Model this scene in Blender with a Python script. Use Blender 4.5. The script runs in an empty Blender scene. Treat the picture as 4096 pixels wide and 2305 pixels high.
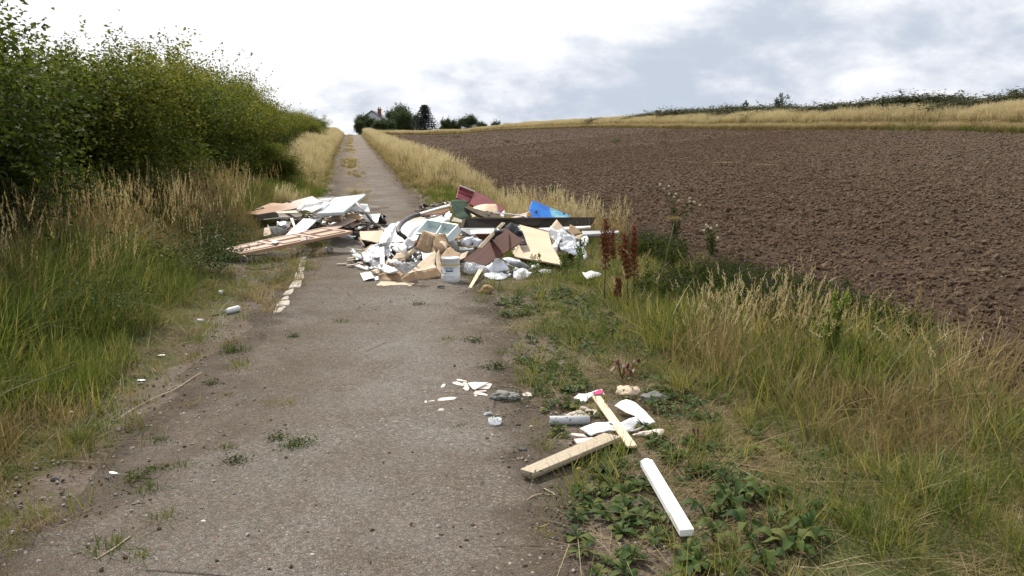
import bpy, bmesh, math, random
import numpy as np
from mathutils import Vector, Matrix, noise as mn

random.seed(7)
rng = np.random.default_rng(11)
scene = bpy.context.scene
COL = scene.collection
PI = math.pi

# ------------------------------------------------------------------ camera
CAMZ = 1.6
FPX = 3154.0                    # focal length in photograph pixels (4096 wide)
PITCH = math.atan((1152.5 - 600.0) / FPX)
cam_d = bpy.data.cameras.new('camera')
cam_d.sensor_width = 36.0
cam_d.lens = 36.0 * FPX / 4096.0
cam_d.clip_start = 0.05
cam_d.clip_end = 6000
cam = bpy.data.objects.new('camera', cam_d)
COL.objects.link(cam)
cam.location = (0, 0, CAMZ)
cam.rotation_euler = (PI / 2 - PITCH, 0, 0)
scene.camera = cam

# ------------------------------------------------------------------ exposure
scene.view_settings.view_transform = 'Standard'
scene.view_settings.look = 'None'
scene.view_settings.exposure = 0.14
scene.view_settings.gamma = 1.0
scene.view_settings.use_curve_mapping = False
scene.render.engine = 'CYCLES'
scene.cycles.max_bounces = 6
scene.cycles.transparent_max_bounces = 12
scene.cycles.diffuse_bounces = 3
scene.cycles.glossy_bounces = 2
scene.cycles.transmission_bounces = 4
scene.cycles.use_denoising = True
scene.cycles.use_adaptive_sampling = True
scene.cycles.adaptive_threshold = 0.02

# ------------------------------------------------------------------ sun
SUN_AZ = math.radians(-32)      # left of the view direction, in front of the camera
SUN_EL = math.radians(50)
sun_vec = Vector((math.sin(SUN_AZ) * math.cos(SUN_EL), math.cos(SUN_AZ) * math.cos(SUN_EL), math.sin(SUN_EL)))
sl = bpy.data.lights.new('sun', 'SUN')
sl.energy = 5.0
sl.angle = math.radians(2.5)
sl.color = (1.0, 0.94, 0.83)
so = bpy.data.objects.new('sun', sl)
so.rotation_euler = (-sun_vec).to_track_quat('-Z', 'Y').to_euler()
so.location = (0, 0, 30)
COL.objects.link(so)

# ------------------------------------------------------------------ sky
world = bpy.data.worlds.new('World')
scene.world = world
world.use_nodes = True
wt = world.node_tree
wt.nodes.clear()


class NT:
    """small wrapper to write node trees shortly"""
    def __init__(self, tree):
        self.t = tree

    def n(self, kind, **kw):
        nd = self.t.nodes.new(kind)
        for k, v in kw.items():
            setattr(nd, k, v)
        return nd

    def l(self, a, b):
        self.t.links.new(a, b)

    def put(self, sock, v):
        if isinstance(v, bpy.types.NodeSocket):
            self.l(v, sock)
        else:
            sock.default_value = v

    def math(self, op, a, b=0.0, c=0.0, clamp=False):
        nd = self.n('ShaderNodeMath', operation=op, use_clamp=clamp)
        for i, v in enumerate((a, b, c)):
            self.put(nd.inputs[i], v)
        return nd.outputs[0]

    def mix(self, f, a, b, blend='MIX'):
        nd = self.n('ShaderNodeMix', data_type='RGBA', blend_type=blend)
        self.put(nd.inputs[0], f)
        for s, v in ((nd.inputs[6], a), (nd.inputs[7], b)):
            if isinstance(v, tuple) and len(v) == 3:
                v = (*v, 1)
            self.put(s, v)
        return nd.outputs[2]

    def ramp(self, f, lo, hi, interp='EASE'):
        nd = self.n('ShaderNodeMapRange', interpolation_type='SMOOTHSTEP' if interp == 'EASE' else 'LINEAR')
        self.put(nd.inputs[0], f)
        nd.inputs[1].default_value = lo
        nd.inputs[2].default_value = hi
        return nd.outputs[0]

    def noise(self, vec, scale, detail=4, rough=0.55, dist=0.0, out=0):
        nd = self.n('ShaderNodeTexNoise')
        if vec is not None:
            self.l(vec, nd.inputs['Vector'])
        nd.inputs['Scale'].default_value = scale
        nd.inputs['Detail'].default_value = detail
        nd.inputs['Roughness'].default_value = rough
        nd.inputs['Distortion'].default_value = dist
        return nd.outputs[out]

    def voronoi(self, vec, scale, feature='F1', out='Distance'):
        nd = self.n('ShaderNodeTexVoronoi', feature=feature)
        if vec is not None:
            self.l(vec, nd.inputs['Vector'])
        nd.inputs['Scale'].default_value = scale
        return nd.outputs[out]

    def vmath(self, op, a, b):
        nd = self.n('ShaderNodeVectorMath', operation=op)
        self.put(nd.inputs[0], a)
        self.put(nd.inputs[1], b)
        return nd.outputs['Value'] if op == 'DOT_PRODUCT' else nd.outputs[0]

    def bump(self, h, strength, dist):
        nd = self.n('ShaderNodeBump')
        nd.inputs['Strength'].default_value = strength
        nd.inputs['Distance'].default_value = dist
        self.l(h, nd.inputs['Height'])
        return nd.outputs[0]


W = NT(wt)
sky = W.n('ShaderNodeTexSky', sky_type='NISHITA', sun_disc=False)
sky.sun_elevation = SUN_EL
sky.sun_rotation = SUN_AZ
tc = W.n('ShaderNodeTexCoord')
sep = W.n('ShaderNodeSeparateXYZ')
W.l(tc.outputs['Generated'], sep.inputs[0])
zc = W.math('MAXIMUM', sep.outputs[2], 0.0)
zz = W.math('ADD', zc, 0.42)
comb = W.n('ShaderNodeCombineXYZ')
W.l(W.math('DIVIDE', sep.outputs[0], zz), comb.inputs[0])
W.l(W.math('DIVIDE', sep.outputs[1], zz), comb.inputs[1])
cv = comb.outputs[0]
n_big = W.noise(cv, 1.7, 7, 0.5, 0.15)
n_det = W.noise(cv, 5.2, 10, 0.6, 0.2)
n_mix = W.math('ADD', W.math('MULTIPLY', n_big, 0.55), W.math('MULTIPLY', n_det, 0.45))
# clouds are brighter round the hidden sun and overhead, greyer low down away from it
sd = W.vmath('DOT_PRODUCT', tc.outputs['Generated'], tuple(sun_vec))
glow = W.ramp(sd, 0.52, 0.86)
up = W.ramp(sep.outputs[2], 0.02, 0.30)
v = W.math('ADD', n_mix, W.math('MULTIPLY', glow, 0.40))
v = W.math('ADD', v, W.math('MULTIPLY', up, 0.10))
t = W.ramp(v, 0.46, 0.70)
cl = W.mix(t, (5.3, 5.9, 6.9), (10.2, 10.2, 10.4))
# thin gaps where the blue of the sky tints the grey
gap = W.ramp(W.noise(cv, 1.3, 5, 0.5), 0.52, 0.75)
sk = W.mix(W.math('MULTIPLY', gap, 0.10), cl, sky.outputs[0])
bg = W.n('ShaderNodeBackground')
bg.inputs['Strength'].default_value = 0.10
W.l(sk, bg.inputs['Color'])
wo = W.n('ShaderNodeOutputWorld')
W.l(bg.outputs[0], wo.inputs['Surface'])

# ------------------------------------------------------------------ terrain shape
def sp(x, k):
    return k * np.logaddexp(0.0, np.asarray(x, float) / k)


def _table(ys, xs, smooth):
    g = np.linspace(-40, 400, 2201)
    v = np.interp(g, ys, xs)
    # extend the ends along their slope
    s0 = (xs[1] - xs[0]) / (ys[1] - ys[0])
    s1 = (xs[-1] - xs[-2]) / (ys[-1] - ys[-2])
    v = np.where(g < ys[0], xs[0] + s0 * (g - ys[0]), v)
    v = np.where(g > ys[-1], xs[-1] + s1 * (g - ys[-1]), v)
    n = int(smooth / 0.2)
    kx = np.arange(-3 * n, 3 * n + 1)
    ker = np.exp(-0.5 * (kx / n) ** 2)
    ker /= ker.sum()
    vp = np.pad(v, 3 * n, mode='edge')
    return g, np.convolve(vp, ker, 'valid')


CX = _table([0, 3, 5, 7.8, 12, 21.6, 33, 67, 130, 220], [-0.9, -0.95, -1.0, -1.3, -2.1, -3.75, -6.1, -13, -25.6, -44], 1.0)
BX = _table([0, 34, 47, 85, 126, 142, 200], [19, 16.7, 14.2, 9.5, -1.9, -20, -60], 3.0)
FE = _table([0, 5, 7, 9, 12, 15, 19, 26, 33, 44, 130], [4.3, 3.5, 3.1, 2.8, 2.1, 1.3, 0.4, -1.5, -3.3, -5.7, -23.0], 1.0)   # left edge of the field


def cx(y): return np.interp(y, *CX)
def bx(y): return np.interp(y, *BX)
def fe(y): return np.interp(y, *FE)


def sstep(a, b, x):
    t = np.clip((np.asarray(x, float) - a) / (b - a), 0, 1)
    return t * t * (3 - 2 * t)


def H(x, y):
    r = 0.035 * sp(np.asarray(y, float) - 14, 2.0) - 0.04 * sp(np.asarray(y, float) - 132, 5.0)
    ye = y - sp(np.asarray(y, float) - 132, 4.0)
    xe = x - sp(np.asarray(x, float) - (bx(y) + 4), 1.5)
    f = 0.044 * (ye - 6.9) + 0.099 * (xe - 4.2)
    u = x - cx(y)
    bank = 0.22 * sstep(-1.7, -3.6, u)
    return r + sp(f - r, 0.10) + bank


FR = dict(N=(0, 0, 1), V=(0, 0, 0.62891), A=(840, 700, 3.22), B=(1340, 780, 3.815), C=(1750, 700, 3.2227),
          D=(1950, 1450, 2.0718), E=(1400, 880, 5.152), F=(960, 740, 5.152), G=(1800, 720, 5.152),
          S=(1700, 1480, 5.8545), K=(1650, 920, 5.152), L=(1000, 950, 3.918), R=(1300, 380, 3.22),
          T=(2400, 300, 1.5189), U=(0, 700, 1.45), W=(2000, 700, 1.7057), Y=(2400, 1500, 1.5189), Q=(0, 1500, 1.1709))
SP_, CP_ = math.sin(PITCH), math.cos(PITCH)


def ray(fr, x, y):
    ox, oy, s = FR[fr]
    px, py = ox + x / s, oy + y / s
    a, b = (px - 2048) / FPX, -(py - 1152.5) / FPX
    d = Vector((a, CP_ + b * SP_, -SP_ + b * CP_))
    return d / d.y                      # per metre forward


def PD(fr, x, y, D):
    d = ray(fr, x, y)
    return Vector((0, 0, CAMZ)) + d * D


def P(fr, x, y, h=0.0):
    """where the sight line meets the surface h above the ground"""
    d = ray(fr, x, y)
    lo, hi = 0.5, None
    D = 0.5
    while D < 400:
        D2 = D * 1.12
        if CAMZ + d.z * D2 - float(H(d.x * D2, D2)) - h < 0:
            lo, hi = D, D2
            break
        D = D2
    if hi is None:
        return Vector((0, 0, CAMZ)) + d * 120
    for _ in range(22):
        m = (lo + hi) / 2
        if CAMZ + d.z * m - float(H(d.x * m, m)) - h < 0:
            hi = m
        else:
            lo = m
    return Vector((0, 0, CAMZ)) + d * hi


def PT(fr, p):
    if len(p) == 4:
        return PD(fr, p[0], p[1], p[3])
    return P(fr, *p)


# ------------------------------------------------------------------ materials
def new_mat(name):
    m = bpy.data.materials.new(name)
    m.use_nodes = True
    m.node_tree.nodes.clear()
    t = NT(m.node_tree)
    out = t.n('ShaderNodeOutputMaterial')
    return m, t, out


def principled(t, color, rough=0.6, normal=None, metallic=0.0, spec=0.5):
    b = t.n('ShaderNodeBsdfPrincipled')
    if isinstance(color, tuple) and len(color) == 3:
        color = (*color, 1)
    t.put(b.inputs['Base Color'], color)
    t.put(b.inputs['Roughness'], rough)
    b.inputs['Metallic'].default_value = metallic
    b.inputs['Specular IOR Level'].default_value = spec
    if normal is not None:
        t.l(normal, b.inputs['Normal'])
    return b


MATS = {}


def M(name, c1, c2=None, scale=3.0, rough=0.6, bump=0.2, bscale=30, stretch=(1, 1, 1), dirt=0.3, dirt_col=(0.16, 0.13, 0.10),
      spec=0.4, metallic=0.0, bdist=0.004, dscale=2.2):
    """general worn material: two tone noise stretched along local x, blotches of dirt, fine relief"""
    if name in MATS:
        return MATS[name]
    m, t, out = new_mat(name)
    tcn = t.n('ShaderNodeTexCoord')
    mp = t.n('ShaderNodeMapping')
    oi = t.n('ShaderNodeObjectInfo')
    off = t.vmath('MULTIPLY', oi.outputs['Location'], (3.1, 2.3, 1.7))
    vec = t.vmath('ADD', tcn.outputs['Object'], off)
    t.l(vec, mp.inputs[0])
    mp.inputs['Scale'].default_value = stretch
    c2 = c2 or tuple(min(1, c * 0.78) for c in c1)
    f = t.ramp(t.noise(mp.outputs[0], scale, 6, 0.6, 0.4), 0.34, 0.68)
    col = t.mix(f, c1, c2)
    if dirt > 0:
        d = t.ramp(t.noise(vec, dscale, 7, 0.65, 0.6), 0.52, 0.72)
        d2 = t.ramp(t.noise(vec, dscale * 14, 3, 0.6), 0.56, 0.70)
        d = t.math('MAXIMUM', d, t.math('MULTIPLY', d2, 0.5))
        col = t.mix(t.math('MULTIPLY', d, dirt), col, dirt_col)
    nrm = None
    if bump > 0:
        nrm = t.bump(t.noise(mp.outputs[0], bscale, 5, 0.6), bump, bdist)
    r = t.math('ADD', t.math('MULTIPLY', f, 0.12), rough - 0.06)
    b = principled(t, col, r, nrm, metallic, spec)
    t.l(b.outputs[0], out.inputs[0])
    MATS[name] = m
    return m


def film_mat(name, col=(0.85, 0.87, 0.9), alpha=0.6, rough=0.22):
    if name in MATS:
        return MATS[name]
    m, t, out = new_mat(name)
    tcn = t.n('ShaderNodeTexCoord')
    nrm = t.bump(t.noise(tcn.outputs['Object'], 22, 5, 0.6, 1.2), 0.6, 0.012)
    b = principled(t, col, rough, nrm, 0, 0.35)
    tr = t.n('ShaderNodeBsdfTransparent')
    mx = t.n('ShaderNodeMixShader')
    f = t.ramp(t.noise(tcn.outputs['Object'], 9, 5, 0.6, 0.8), 0.3, 0.65)
    fa = t.math('ADD', t.math('MULTIPLY', f, 0.35), alpha - 0.17, clamp=True)
    t.l(fa, mx.inputs[0])
    t.l(tr.outputs[0], mx.inputs[1])
    t.l(b.outputs[0], mx.inputs[2])
    t.l(mx.outputs[0], out.inputs[0])
    MATS[name] = m
    return m


def leaf_mat(name, cols, trans=0.35, rough=0.5, spread=0.35, spec=0.35):
    """colour runs through three tones by the tint stored on each leaf or blade plus the clump's own random number"""
    if name in MATS:
        return MATS[name]
    m, t, out = new_mat(name)
    at = t.n('ShaderNodeAttribute', attribute_name='tint')
    oi = t.n('ShaderNodeObjectInfo')
    v = t.math('ADD', at.outputs['Fac'], t.math('MULTIPLY', t.math('SUBTRACT', oi.outputs['Random'], 0.5), spread), clamp=True)
    cr = t.n('ShaderNodeValToRGB')
    t.l(v, cr.inputs[0])
    el = cr.color_ramp.elements
    el[0].position = 0.0
    el[0].color = (*cols[0], 1)
    el[1].position = 1.0
    el[1].color = (*cols[-1], 1)
    for i, c in enumerate(cols[1:-1]):
        e = el.new((i + 1) / (len(cols) - 1))
        e.color = (*c, 1)
    b = principled(t, cr.outputs[0], rough, None, 0, spec)
    tl = t.n('ShaderNodeBsdfTranslucent')
    t.l(t.mix(1.0, cr.outputs[0], (1.0, 1.0, 0.75), 'MULTIPLY'), tl.inputs[0])
    mx = t.n('ShaderNodeMixShader')
    mx.inputs[0].default_value = trans
    t.l(b.outputs[0], mx.inputs[1])
    t.l(tl.outputs[0], mx.inputs[2])
    t.l(mx.outputs[0], out.inputs[0])
    MATS[name] = m
    return m


# ------------------------------------------------------------------ object helpers
def tag(o, label=None, cat=None, group=None, kind=None):
    if label:
        o['label'] = label
    if cat:
        o['category'] = cat
    if group:
        o['group'] = group
    if kind:
        o['kind'] = kind
    return o


def link(name, me, mats, parent=None):
    if isinstance(mats, bpy.types.Material):
        mats = [mats]
    for m in mats:
        if m.name not in [x.name for x in me.materials if x]:
            me.materials.append(m)
    o = bpy.data.objects.new(name, me)
    COL.objects.link(o)
    if parent is not None:
        o.parent = parent
        o.matrix_parent_inverse = parent.matrix_basis.inverted() if False else Matrix.Identity(4)
    return o


def empty(name, loc, label, cat, group=None, rotz=0.0, scale=1.0):
    o = bpy.data.objects.new(name, None)
    COL.objects.link(o)
    o.empty_display_size = 0.1
    o.location = loc
    o.rotation_euler = (0, 0, rotz)
    o.scale = (scale,) * 3
    return tag(o, label, cat, group)


def np_mesh(name, verts, faces, smooth=False, tint=None, mi=None):
    """faces: (n,k) array, or list of such arrays"""
    me = bpy.data.meshes.new(name)
    if not isinstance(faces, (list, tuple)):
        faces = [faces]
    faces = [np.asarray(f, dtype=np.int32) for f in faces if len(f)]
    nv = len(verts)
    me.vertices.add(nv)
    me.vertices.foreach_set('co', np.asarray(verts, dtype=np.float32).ravel())
    loops = np.concatenate([f.ravel() for f in faces])
    tot = np.concatenate([np.full(len(f), f.shape[1], dtype=np.int32) for f in faces])
    st = np.concatenate([[0], np.cumsum(tot)[:-1]]).astype(np.int32)
    me.loops.add(len(loops))
    me.loops.foreach_set('vertex_index', loops)
    me.polygons.add(len(tot))
    me.polygons.foreach_set('loop_start', st)
    me.polygons.foreach_set('loop_total', tot)
    if mi is not None:
        me.polygons.foreach_set('material_index', np.asarray(mi, dtype=np.int32))
    if smooth:
        me.polygons.foreach_set('use_smooth', np.ones(len(tot), dtype=bool))
    if tint is not None:
        a = me.attributes.new('tint', 'FLOAT', 'POINT')
        a.data.foreach_set('value', np.asarray(tint, dtype=np.float32))
    me.update(calc_edges=True)
    me.validate()
    return me


def frame_of(pts):
    """origin, 3x3 with x along the first edge and z the normal that looks up or towards the camera"""
    c = sum(pts, Vector()) / len(pts)
    n = Vector()
    for i, p in enumerate(pts):
        q = pts[(i + 1) % len(pts)]
        n += (p - c).cross(q - c)
    n.normalize()
    to_cam = Vector((0, 0, CAMZ)) - c
    if n.dot(to_cam) < 0:
        n = -n
    x = (pts[1] - pts[0])
    x = (x - n * x.dot(n)).normalized()
    y = n.cross(x)
    R = Matrix((x, y, n)).transposed()
    return c, R, n


def flatten_on(pts, c, n):
    o = Vector((0, 0, CAMZ))
    res = []
    for p in pts:
        d = p - o
        k = d.dot(n)
        q = p
        if abs(k) > 1e-3 * d.length:
            q = o + d * ((c - o).dot(n) / k)
            if (q - p).length > 0.35:
                q = p
        res.append(q)
    return res


def place(o, c, R, parent=None):
    mw = Matrix.Translation(c) @ R.to_4x4()
    if parent is not None:
        o.parent = parent
        o.matrix_basis = MW[parent.name].inverted() @ mw
    else:
        o.matrix_basis = mw
    MW[o.name] = mw
    return o


MW = {}


def slab(name, fr, pts, t, mat, label=None, cat=None, parent=None, bevel=0.003, flat=True, group=None, amp=0.0):
    """a board: outline as seen, heights above ground, thickness t below the seen face"""
    w = [PT(fr, p) for p in pts]
    c, R, n = frame_of(w)
    if flat:
        w = flatten_on(w, c, n)
        c, R, n = frame_of(w)
    Ri = R.inverted()
    loc = [Ri @ (p - c) for p in w]
    bm = bmesh.new()
    top = [bm.verts.new(p) for p in loc]
    bot = [bm.verts.new(p - Vector((0, 0, t))) for p in loc]
    k = len(top)
    area = sum(loc[i].x * loc[(i + 1) % k].y - loc[(i + 1) % k].x * loc[i].y for i in range(k))
    if area < 0:
        top.reverse()
        bot.reverse()
    bm.faces.new(top)
    bm.faces.new(list(reversed(bot)))
    for i in range(k):
        bm.faces.new((top[i], bot[i], bot[(i + 1) % k], top[(i + 1) % k]))
    if bevel and t > 0.008:
        bmesh.ops.bevel(bm, geom=bm.edges[:], offset=min(bevel, t * 0.3), segments=1, affect='EDGES')
    me = bpy.data.meshes.new(name)
    bm.to_mesh(me)
    bm.free()
    o = link(name, me, mat)
    place(o, c, R, parent)
    tag(o, label, cat, group)
    return o


def crump(name, fr, pts, mat, label=None, cat=None, parent=None, amp=0.03, freq=9.0, dome=0.0, size=0.05, t=0.003, ridge=True,
          curl=0.0, seed=0.0, smooth=True, group=None, flat=False):
    """paper, film, cloth or torn cardboard: a fine sheet over the outline, creased and domed"""
    w = [PT(fr, p) for p in pts]
    c, R, n = frame_of(w)
    if flat:
        w = flatten_on(w, c, n)
    Ri = R.inverted()
    loc = [Ri @ (p - c) for p in w]
    bm = bmesh.new()
    vs = [bm.verts.new(p) for p in loc]
    f = bm.faces.new(vs)
    bmesh.ops.triangulate(bm, faces=[f])
    for it in range(7):
        lim = max(size, 0.0)
        es = [e for e in bm.edges if e.calc_length() > lim]
        if not es or len(bm.verts) > 6000:
            break
        bmesh.ops.subdivide_edges(bm, edges=es, cuts=1)
        bmesh.ops.triangulate(bm, faces=bm.faces[:])
        bmesh.ops.beautify_fill(bm, faces=bm.faces[:], edges=[e for e in bm.edges if not e.is_boundary])
    edge = [(v.co.x, v.co.y) for v in bm.verts if v.is_boundary]
    E = np.array(edge)
    rmax = 1e-6
    ds = {}
    for v in bm.verts:
        d = float(np.min(np.hypot(E[:, 0] - v.co.x, E[:, 1] - v.co.y)))
        ds[v] = d
        rmax = max(rmax, d)
    off = Vector((c.x * 3 + seed, c.y * 3, seed * 1.7))
    dome *= 0.45
    for v in bm.verts:
        q = Vector((v.co.x, v.co.y, v.co.z)) * freq + off
        a = mn.noise(q)
        b = mn.noise(q * 2.3 + Vector((5, 2, 9)))
        if ridge:
            hh = (0.5 - abs(a) * 2.6) + 0.55 * (0.5 - abs(b) * 2.6)
        else:
            hh = a + 0.4 * b
        k = math.sin(min(1.0, ds[v] / rmax) * PI / 2)
        v.co.z += amp * hh + dome * k
        # wavy torn border
        e2 = mn.noise_vector(q * 1.7) * amp * 0.7
        v.co.x += e2.x
        v.co.y += e2.y
        if curl:
            v.co.z += curl * (v.co.x ** 2)
    bmesh.ops.recalc_face_normals(bm, faces=bm.faces[:])
    for fc in bm.faces:
        fc.smooth = smooth
    me = bpy.data.meshes.new(name)
    bm.to_mesh(me)
    bm.free()
    o = link(name, me, mat)
    if t:
        md = o.modifiers.new('thickness', 'SOLIDIFY')
        md.thickness = t
        md.offset = -1
    place(o, c, R, parent)
    tag(o, label, cat, group)
    return o


def bar(name, a, b, wid, thk, mat, label=None, cat=None, parent=None, up=Vector((0, 0, 1)), group=None, bevel=0.002):
    """rectangular stick from a to b (world), wide side lying flat"""
    d = (b - a)
    L = d.length
    x = d.normalized()
    y = up.cross(x).normalized()
    z = x.cross(y)
    R = Matrix((x, y, z)).transposed()
    bm = bmesh.new()
    bmesh.ops.create_cube(bm, size=1)
    for v in bm.verts:
        v.co = Vector((v.co.x * L, v.co.y * wid, v.co.z * thk))
    if bevel:
        bmesh.ops.bevel(bm, geom=bm.edges[:], offset=min(bevel, thk * 0.25, wid * .25), segments=1, affect='EDGES')
    me = bpy.data.meshes.new(name)
    bm.to_mesh(me)
    bm.free()
    o = link(name, me, mat)
    place(o, (a + b) / 2, R, parent)
    return tag(o, label, cat, group)


def tube_mesh(name, pts, radii, seg=8, cap=True):
    """tube through local points"""
    V, Fq, Ft = [], [], []
    prev = None
    for i, p in enumerate(pts):
        d = (pts[min(i + 1, len(pts) - 1)] - pts[max(i - 1, 0)]).normalized()
        if prev is None:
            x = d.orthogonal().normalized()
        else:
            x = (prev - d * prev.dot(d)).normalized()
        prev = x
        y = d.cross(x)
        for k in range(seg):
            a = 2 * PI * k / seg
            V.append(p + (x * math.cos(a) + y * math.sin(a)) * radii[i])
    for i in range(len(pts) - 1):
        for k in range(seg):
            k2 = (k + 1) % seg
            Fq.append((i * seg + k, i * seg + k2, (i + 1) * seg + k2, (i + 1) * seg + k))
    fs = [np.array(Fq)]
    if cap:
        b = len(V)
        V.append(pts[0])
        V.append(pts[-1])
        e = (len(pts) - 1) * seg
        for k in range(seg):
            k2 = (k + 1) % seg
            Ft.append((b, k2, k))
            Ft.append((b + 1, e + k, e + k2))
        fs.append(np.array(Ft))
    return np_mesh(name, np.array([tuple(v) for v in V]), fs, smooth=True)


def tube(name, pts, radii, mat, label=None, cat=None, parent=None, seg=8, group=None):
    c = pts[0].copy()
    if not isinstance(radii, (list, tuple)):
        radii = [radii] * len(pts)
    me = tube_mesh(name, [p - c for p in pts], radii, seg)
    o = link(name, me, mat)
    place(o, c, Matrix.Identity(3), parent)
    return tag(o, label, cat, group)


def smooth_path(pts, n=5):
    out = []
    k = len(pts)
    for i in range(k - 1):
        p0, p1, p2, p3 = pts[max(i - 1, 0)], pts[i], pts[i + 1], pts[min(i + 2, k - 1)]
        for j in range(n):
            s = j / n
            out.append(0.5 * ((2 * p1) + (p2 - p0) * s + (2 * p0 - 5 * p1 + 4 * p2 - p3) * s * s + (3 * p1 - p0 - 3 * p2 + p3) * s ** 3))
    out.append(pts[-1].copy())
    return out


ORD = ['first', 'second', 'third', 'fourth', 'fifth', 'sixth', 'seventh', 'eighth', 'ninth', 'tenth', 'eleventh', 'twelfth',
       'thirteenth', 'fourteenth', 'fifteenth', 'sixteenth', 'seventeenth', 'eighteenth', 'nineteenth', 'twentieth',
       'twenty-first', 'twenty-second', 'twenty-third', 'twenty-fourth', 'twenty-fifth', 'twenty-sixth', 'twenty-seventh',
       'twenty-eighth', 'twenty-ninth', 'thirtieth', 'thirty-first', 'thirty-second', 'thirty-third', 'thirty-fourth',
       'thirty-fifth', 'thirty-sixth', 'thirty-seventh', 'thirty-eighth', 'thirty-ninth', 'fortieth']

# ------------------------------------------------------------------ vector value noise for terrain
def vnoise(x, y, seed=0):
    xi, yi = np.floor(x).astype(np.int64), np.floor(y).astype(np.int64)
    xf, yf = x - xi, y - yi
    xf, yf = xf * xf * (3 - 2 * xf), yf * yf * (3 - 2 * yf)

    def h(a, b):
        n = (a * 374761393 + b * 668265263 + seed * 974634777) & 0xFFFFFFFF
        n = ((n ^ (n >> 13)) * 1274126177) & 0xFFFFFFFF
        return ((n ^ (n >> 16)) & 0xFFFF) / 65535.0
    a, b, c, d = h(xi, yi), h(xi + 1, yi), h(xi, yi + 1), h(xi + 1, yi + 1)
    return (a * (1 - xf) + b * xf) * (1 - yf) + (c * (1 - xf) + d * xf) * yf


def fbm(x, y, oct=4, seed=0):
    s, a, tot = 0.0, 1.0, 0.0
    for i in range(oct):
        s = s + a * vnoise(x * 2 ** i, y * 2 ** i, seed + i)
        tot += a
        a *= 0.55
    return s / tot


def grid_mesh(name, X, Y, Z, attrs=None):
    r, c = X.shape
    V = np.stack([X, Y, Z], -1).reshape(-1, 3)
    i = np.arange((r - 1) * (c - 1))
    a = (i // (c - 1)) * c + i % (c - 1)
    F = np.stack([a, a + 1, a + c + 1, a + c], -1)
    me = np_mesh(name, V, F, smooth=True)
    for k, v in (attrs or {}).items():
        at = me.attributes.new(k, 'FLOAT', 'POINT')
        at.data.foreach_set('value', v.astype(np.float32).ravel())
    return me


# ------------------------------------------------------------------ ground materials
def dirt_color(t, vec):
    n1 = t.ramp(t.noise(vec, 1.1, 6, 0.6, 0.3), 0.35, 0.65)
    n2 = t.noise(vec, 26, 5, 0.65)
    c = t.mix(n1, (0.090, 0.070, 0.056), (0.150, 0.121, 0.096))
    c = t.mix(t.ramp(n2, 0.45, 0.75), c, (0.172, 0.142, 0.115))
    st = t.voronoi(vec, 95)
    return t.mix(t.ramp(st, 0.22, 0.10), c, (0.27, 0.235, 0.20))


def ground_material():
    m, t, out = new_mat('ground_soil_and_thatch')
    vec = t.n('ShaderNodeTexCoord').outputs['Object']
    dc = dirt_color(t, vec)
    th = t.n('ShaderNodeAttribute', attribute_name='thatch').outputs['Fac']
    f = t.math('ADD', th, t.math('MULTIPLY', t.math('SUBTRACT', t.noise(vec, 3.2, 6, 0.65), 0.5), 1.6))
    f = t.ramp(f, 0.35, 0.7)
    mp = t.n('ShaderNodeMapping')
    t.l(vec, mp.inputs[0])
    mp.inputs['Scale'].default_value = (1, 0.5, 1)
    fib = t.noise(mp.outputs[0], 60, 4, 0.7, 1.5)
    thc = t.mix(t.ramp(fib, 0.42, 0.70), (0.050, 0.042, 0.022), (0.20, 0.158, 0.085))
    thc = t.mix(t.ramp(t.noise(vec, 0.8, 4, 0.6), 0.42, 0.62), thc, (0.062, 0.075, 0.026))
    c = t.mix(f, dc, thc)
    hgt = t.math('ADD', t.math('MULTIPLY', t.noise(vec, 45, 5, 0.7), 1.0), t.math('MULTIPLY', t.voronoi(vec, 70), 0.5))
    b = principled(t, c, 0.95, t.bump(hgt, 0.9, 0.014), 0, 0.06)
    t.l(b.outputs[0], out.inputs[0])
    return m


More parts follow.
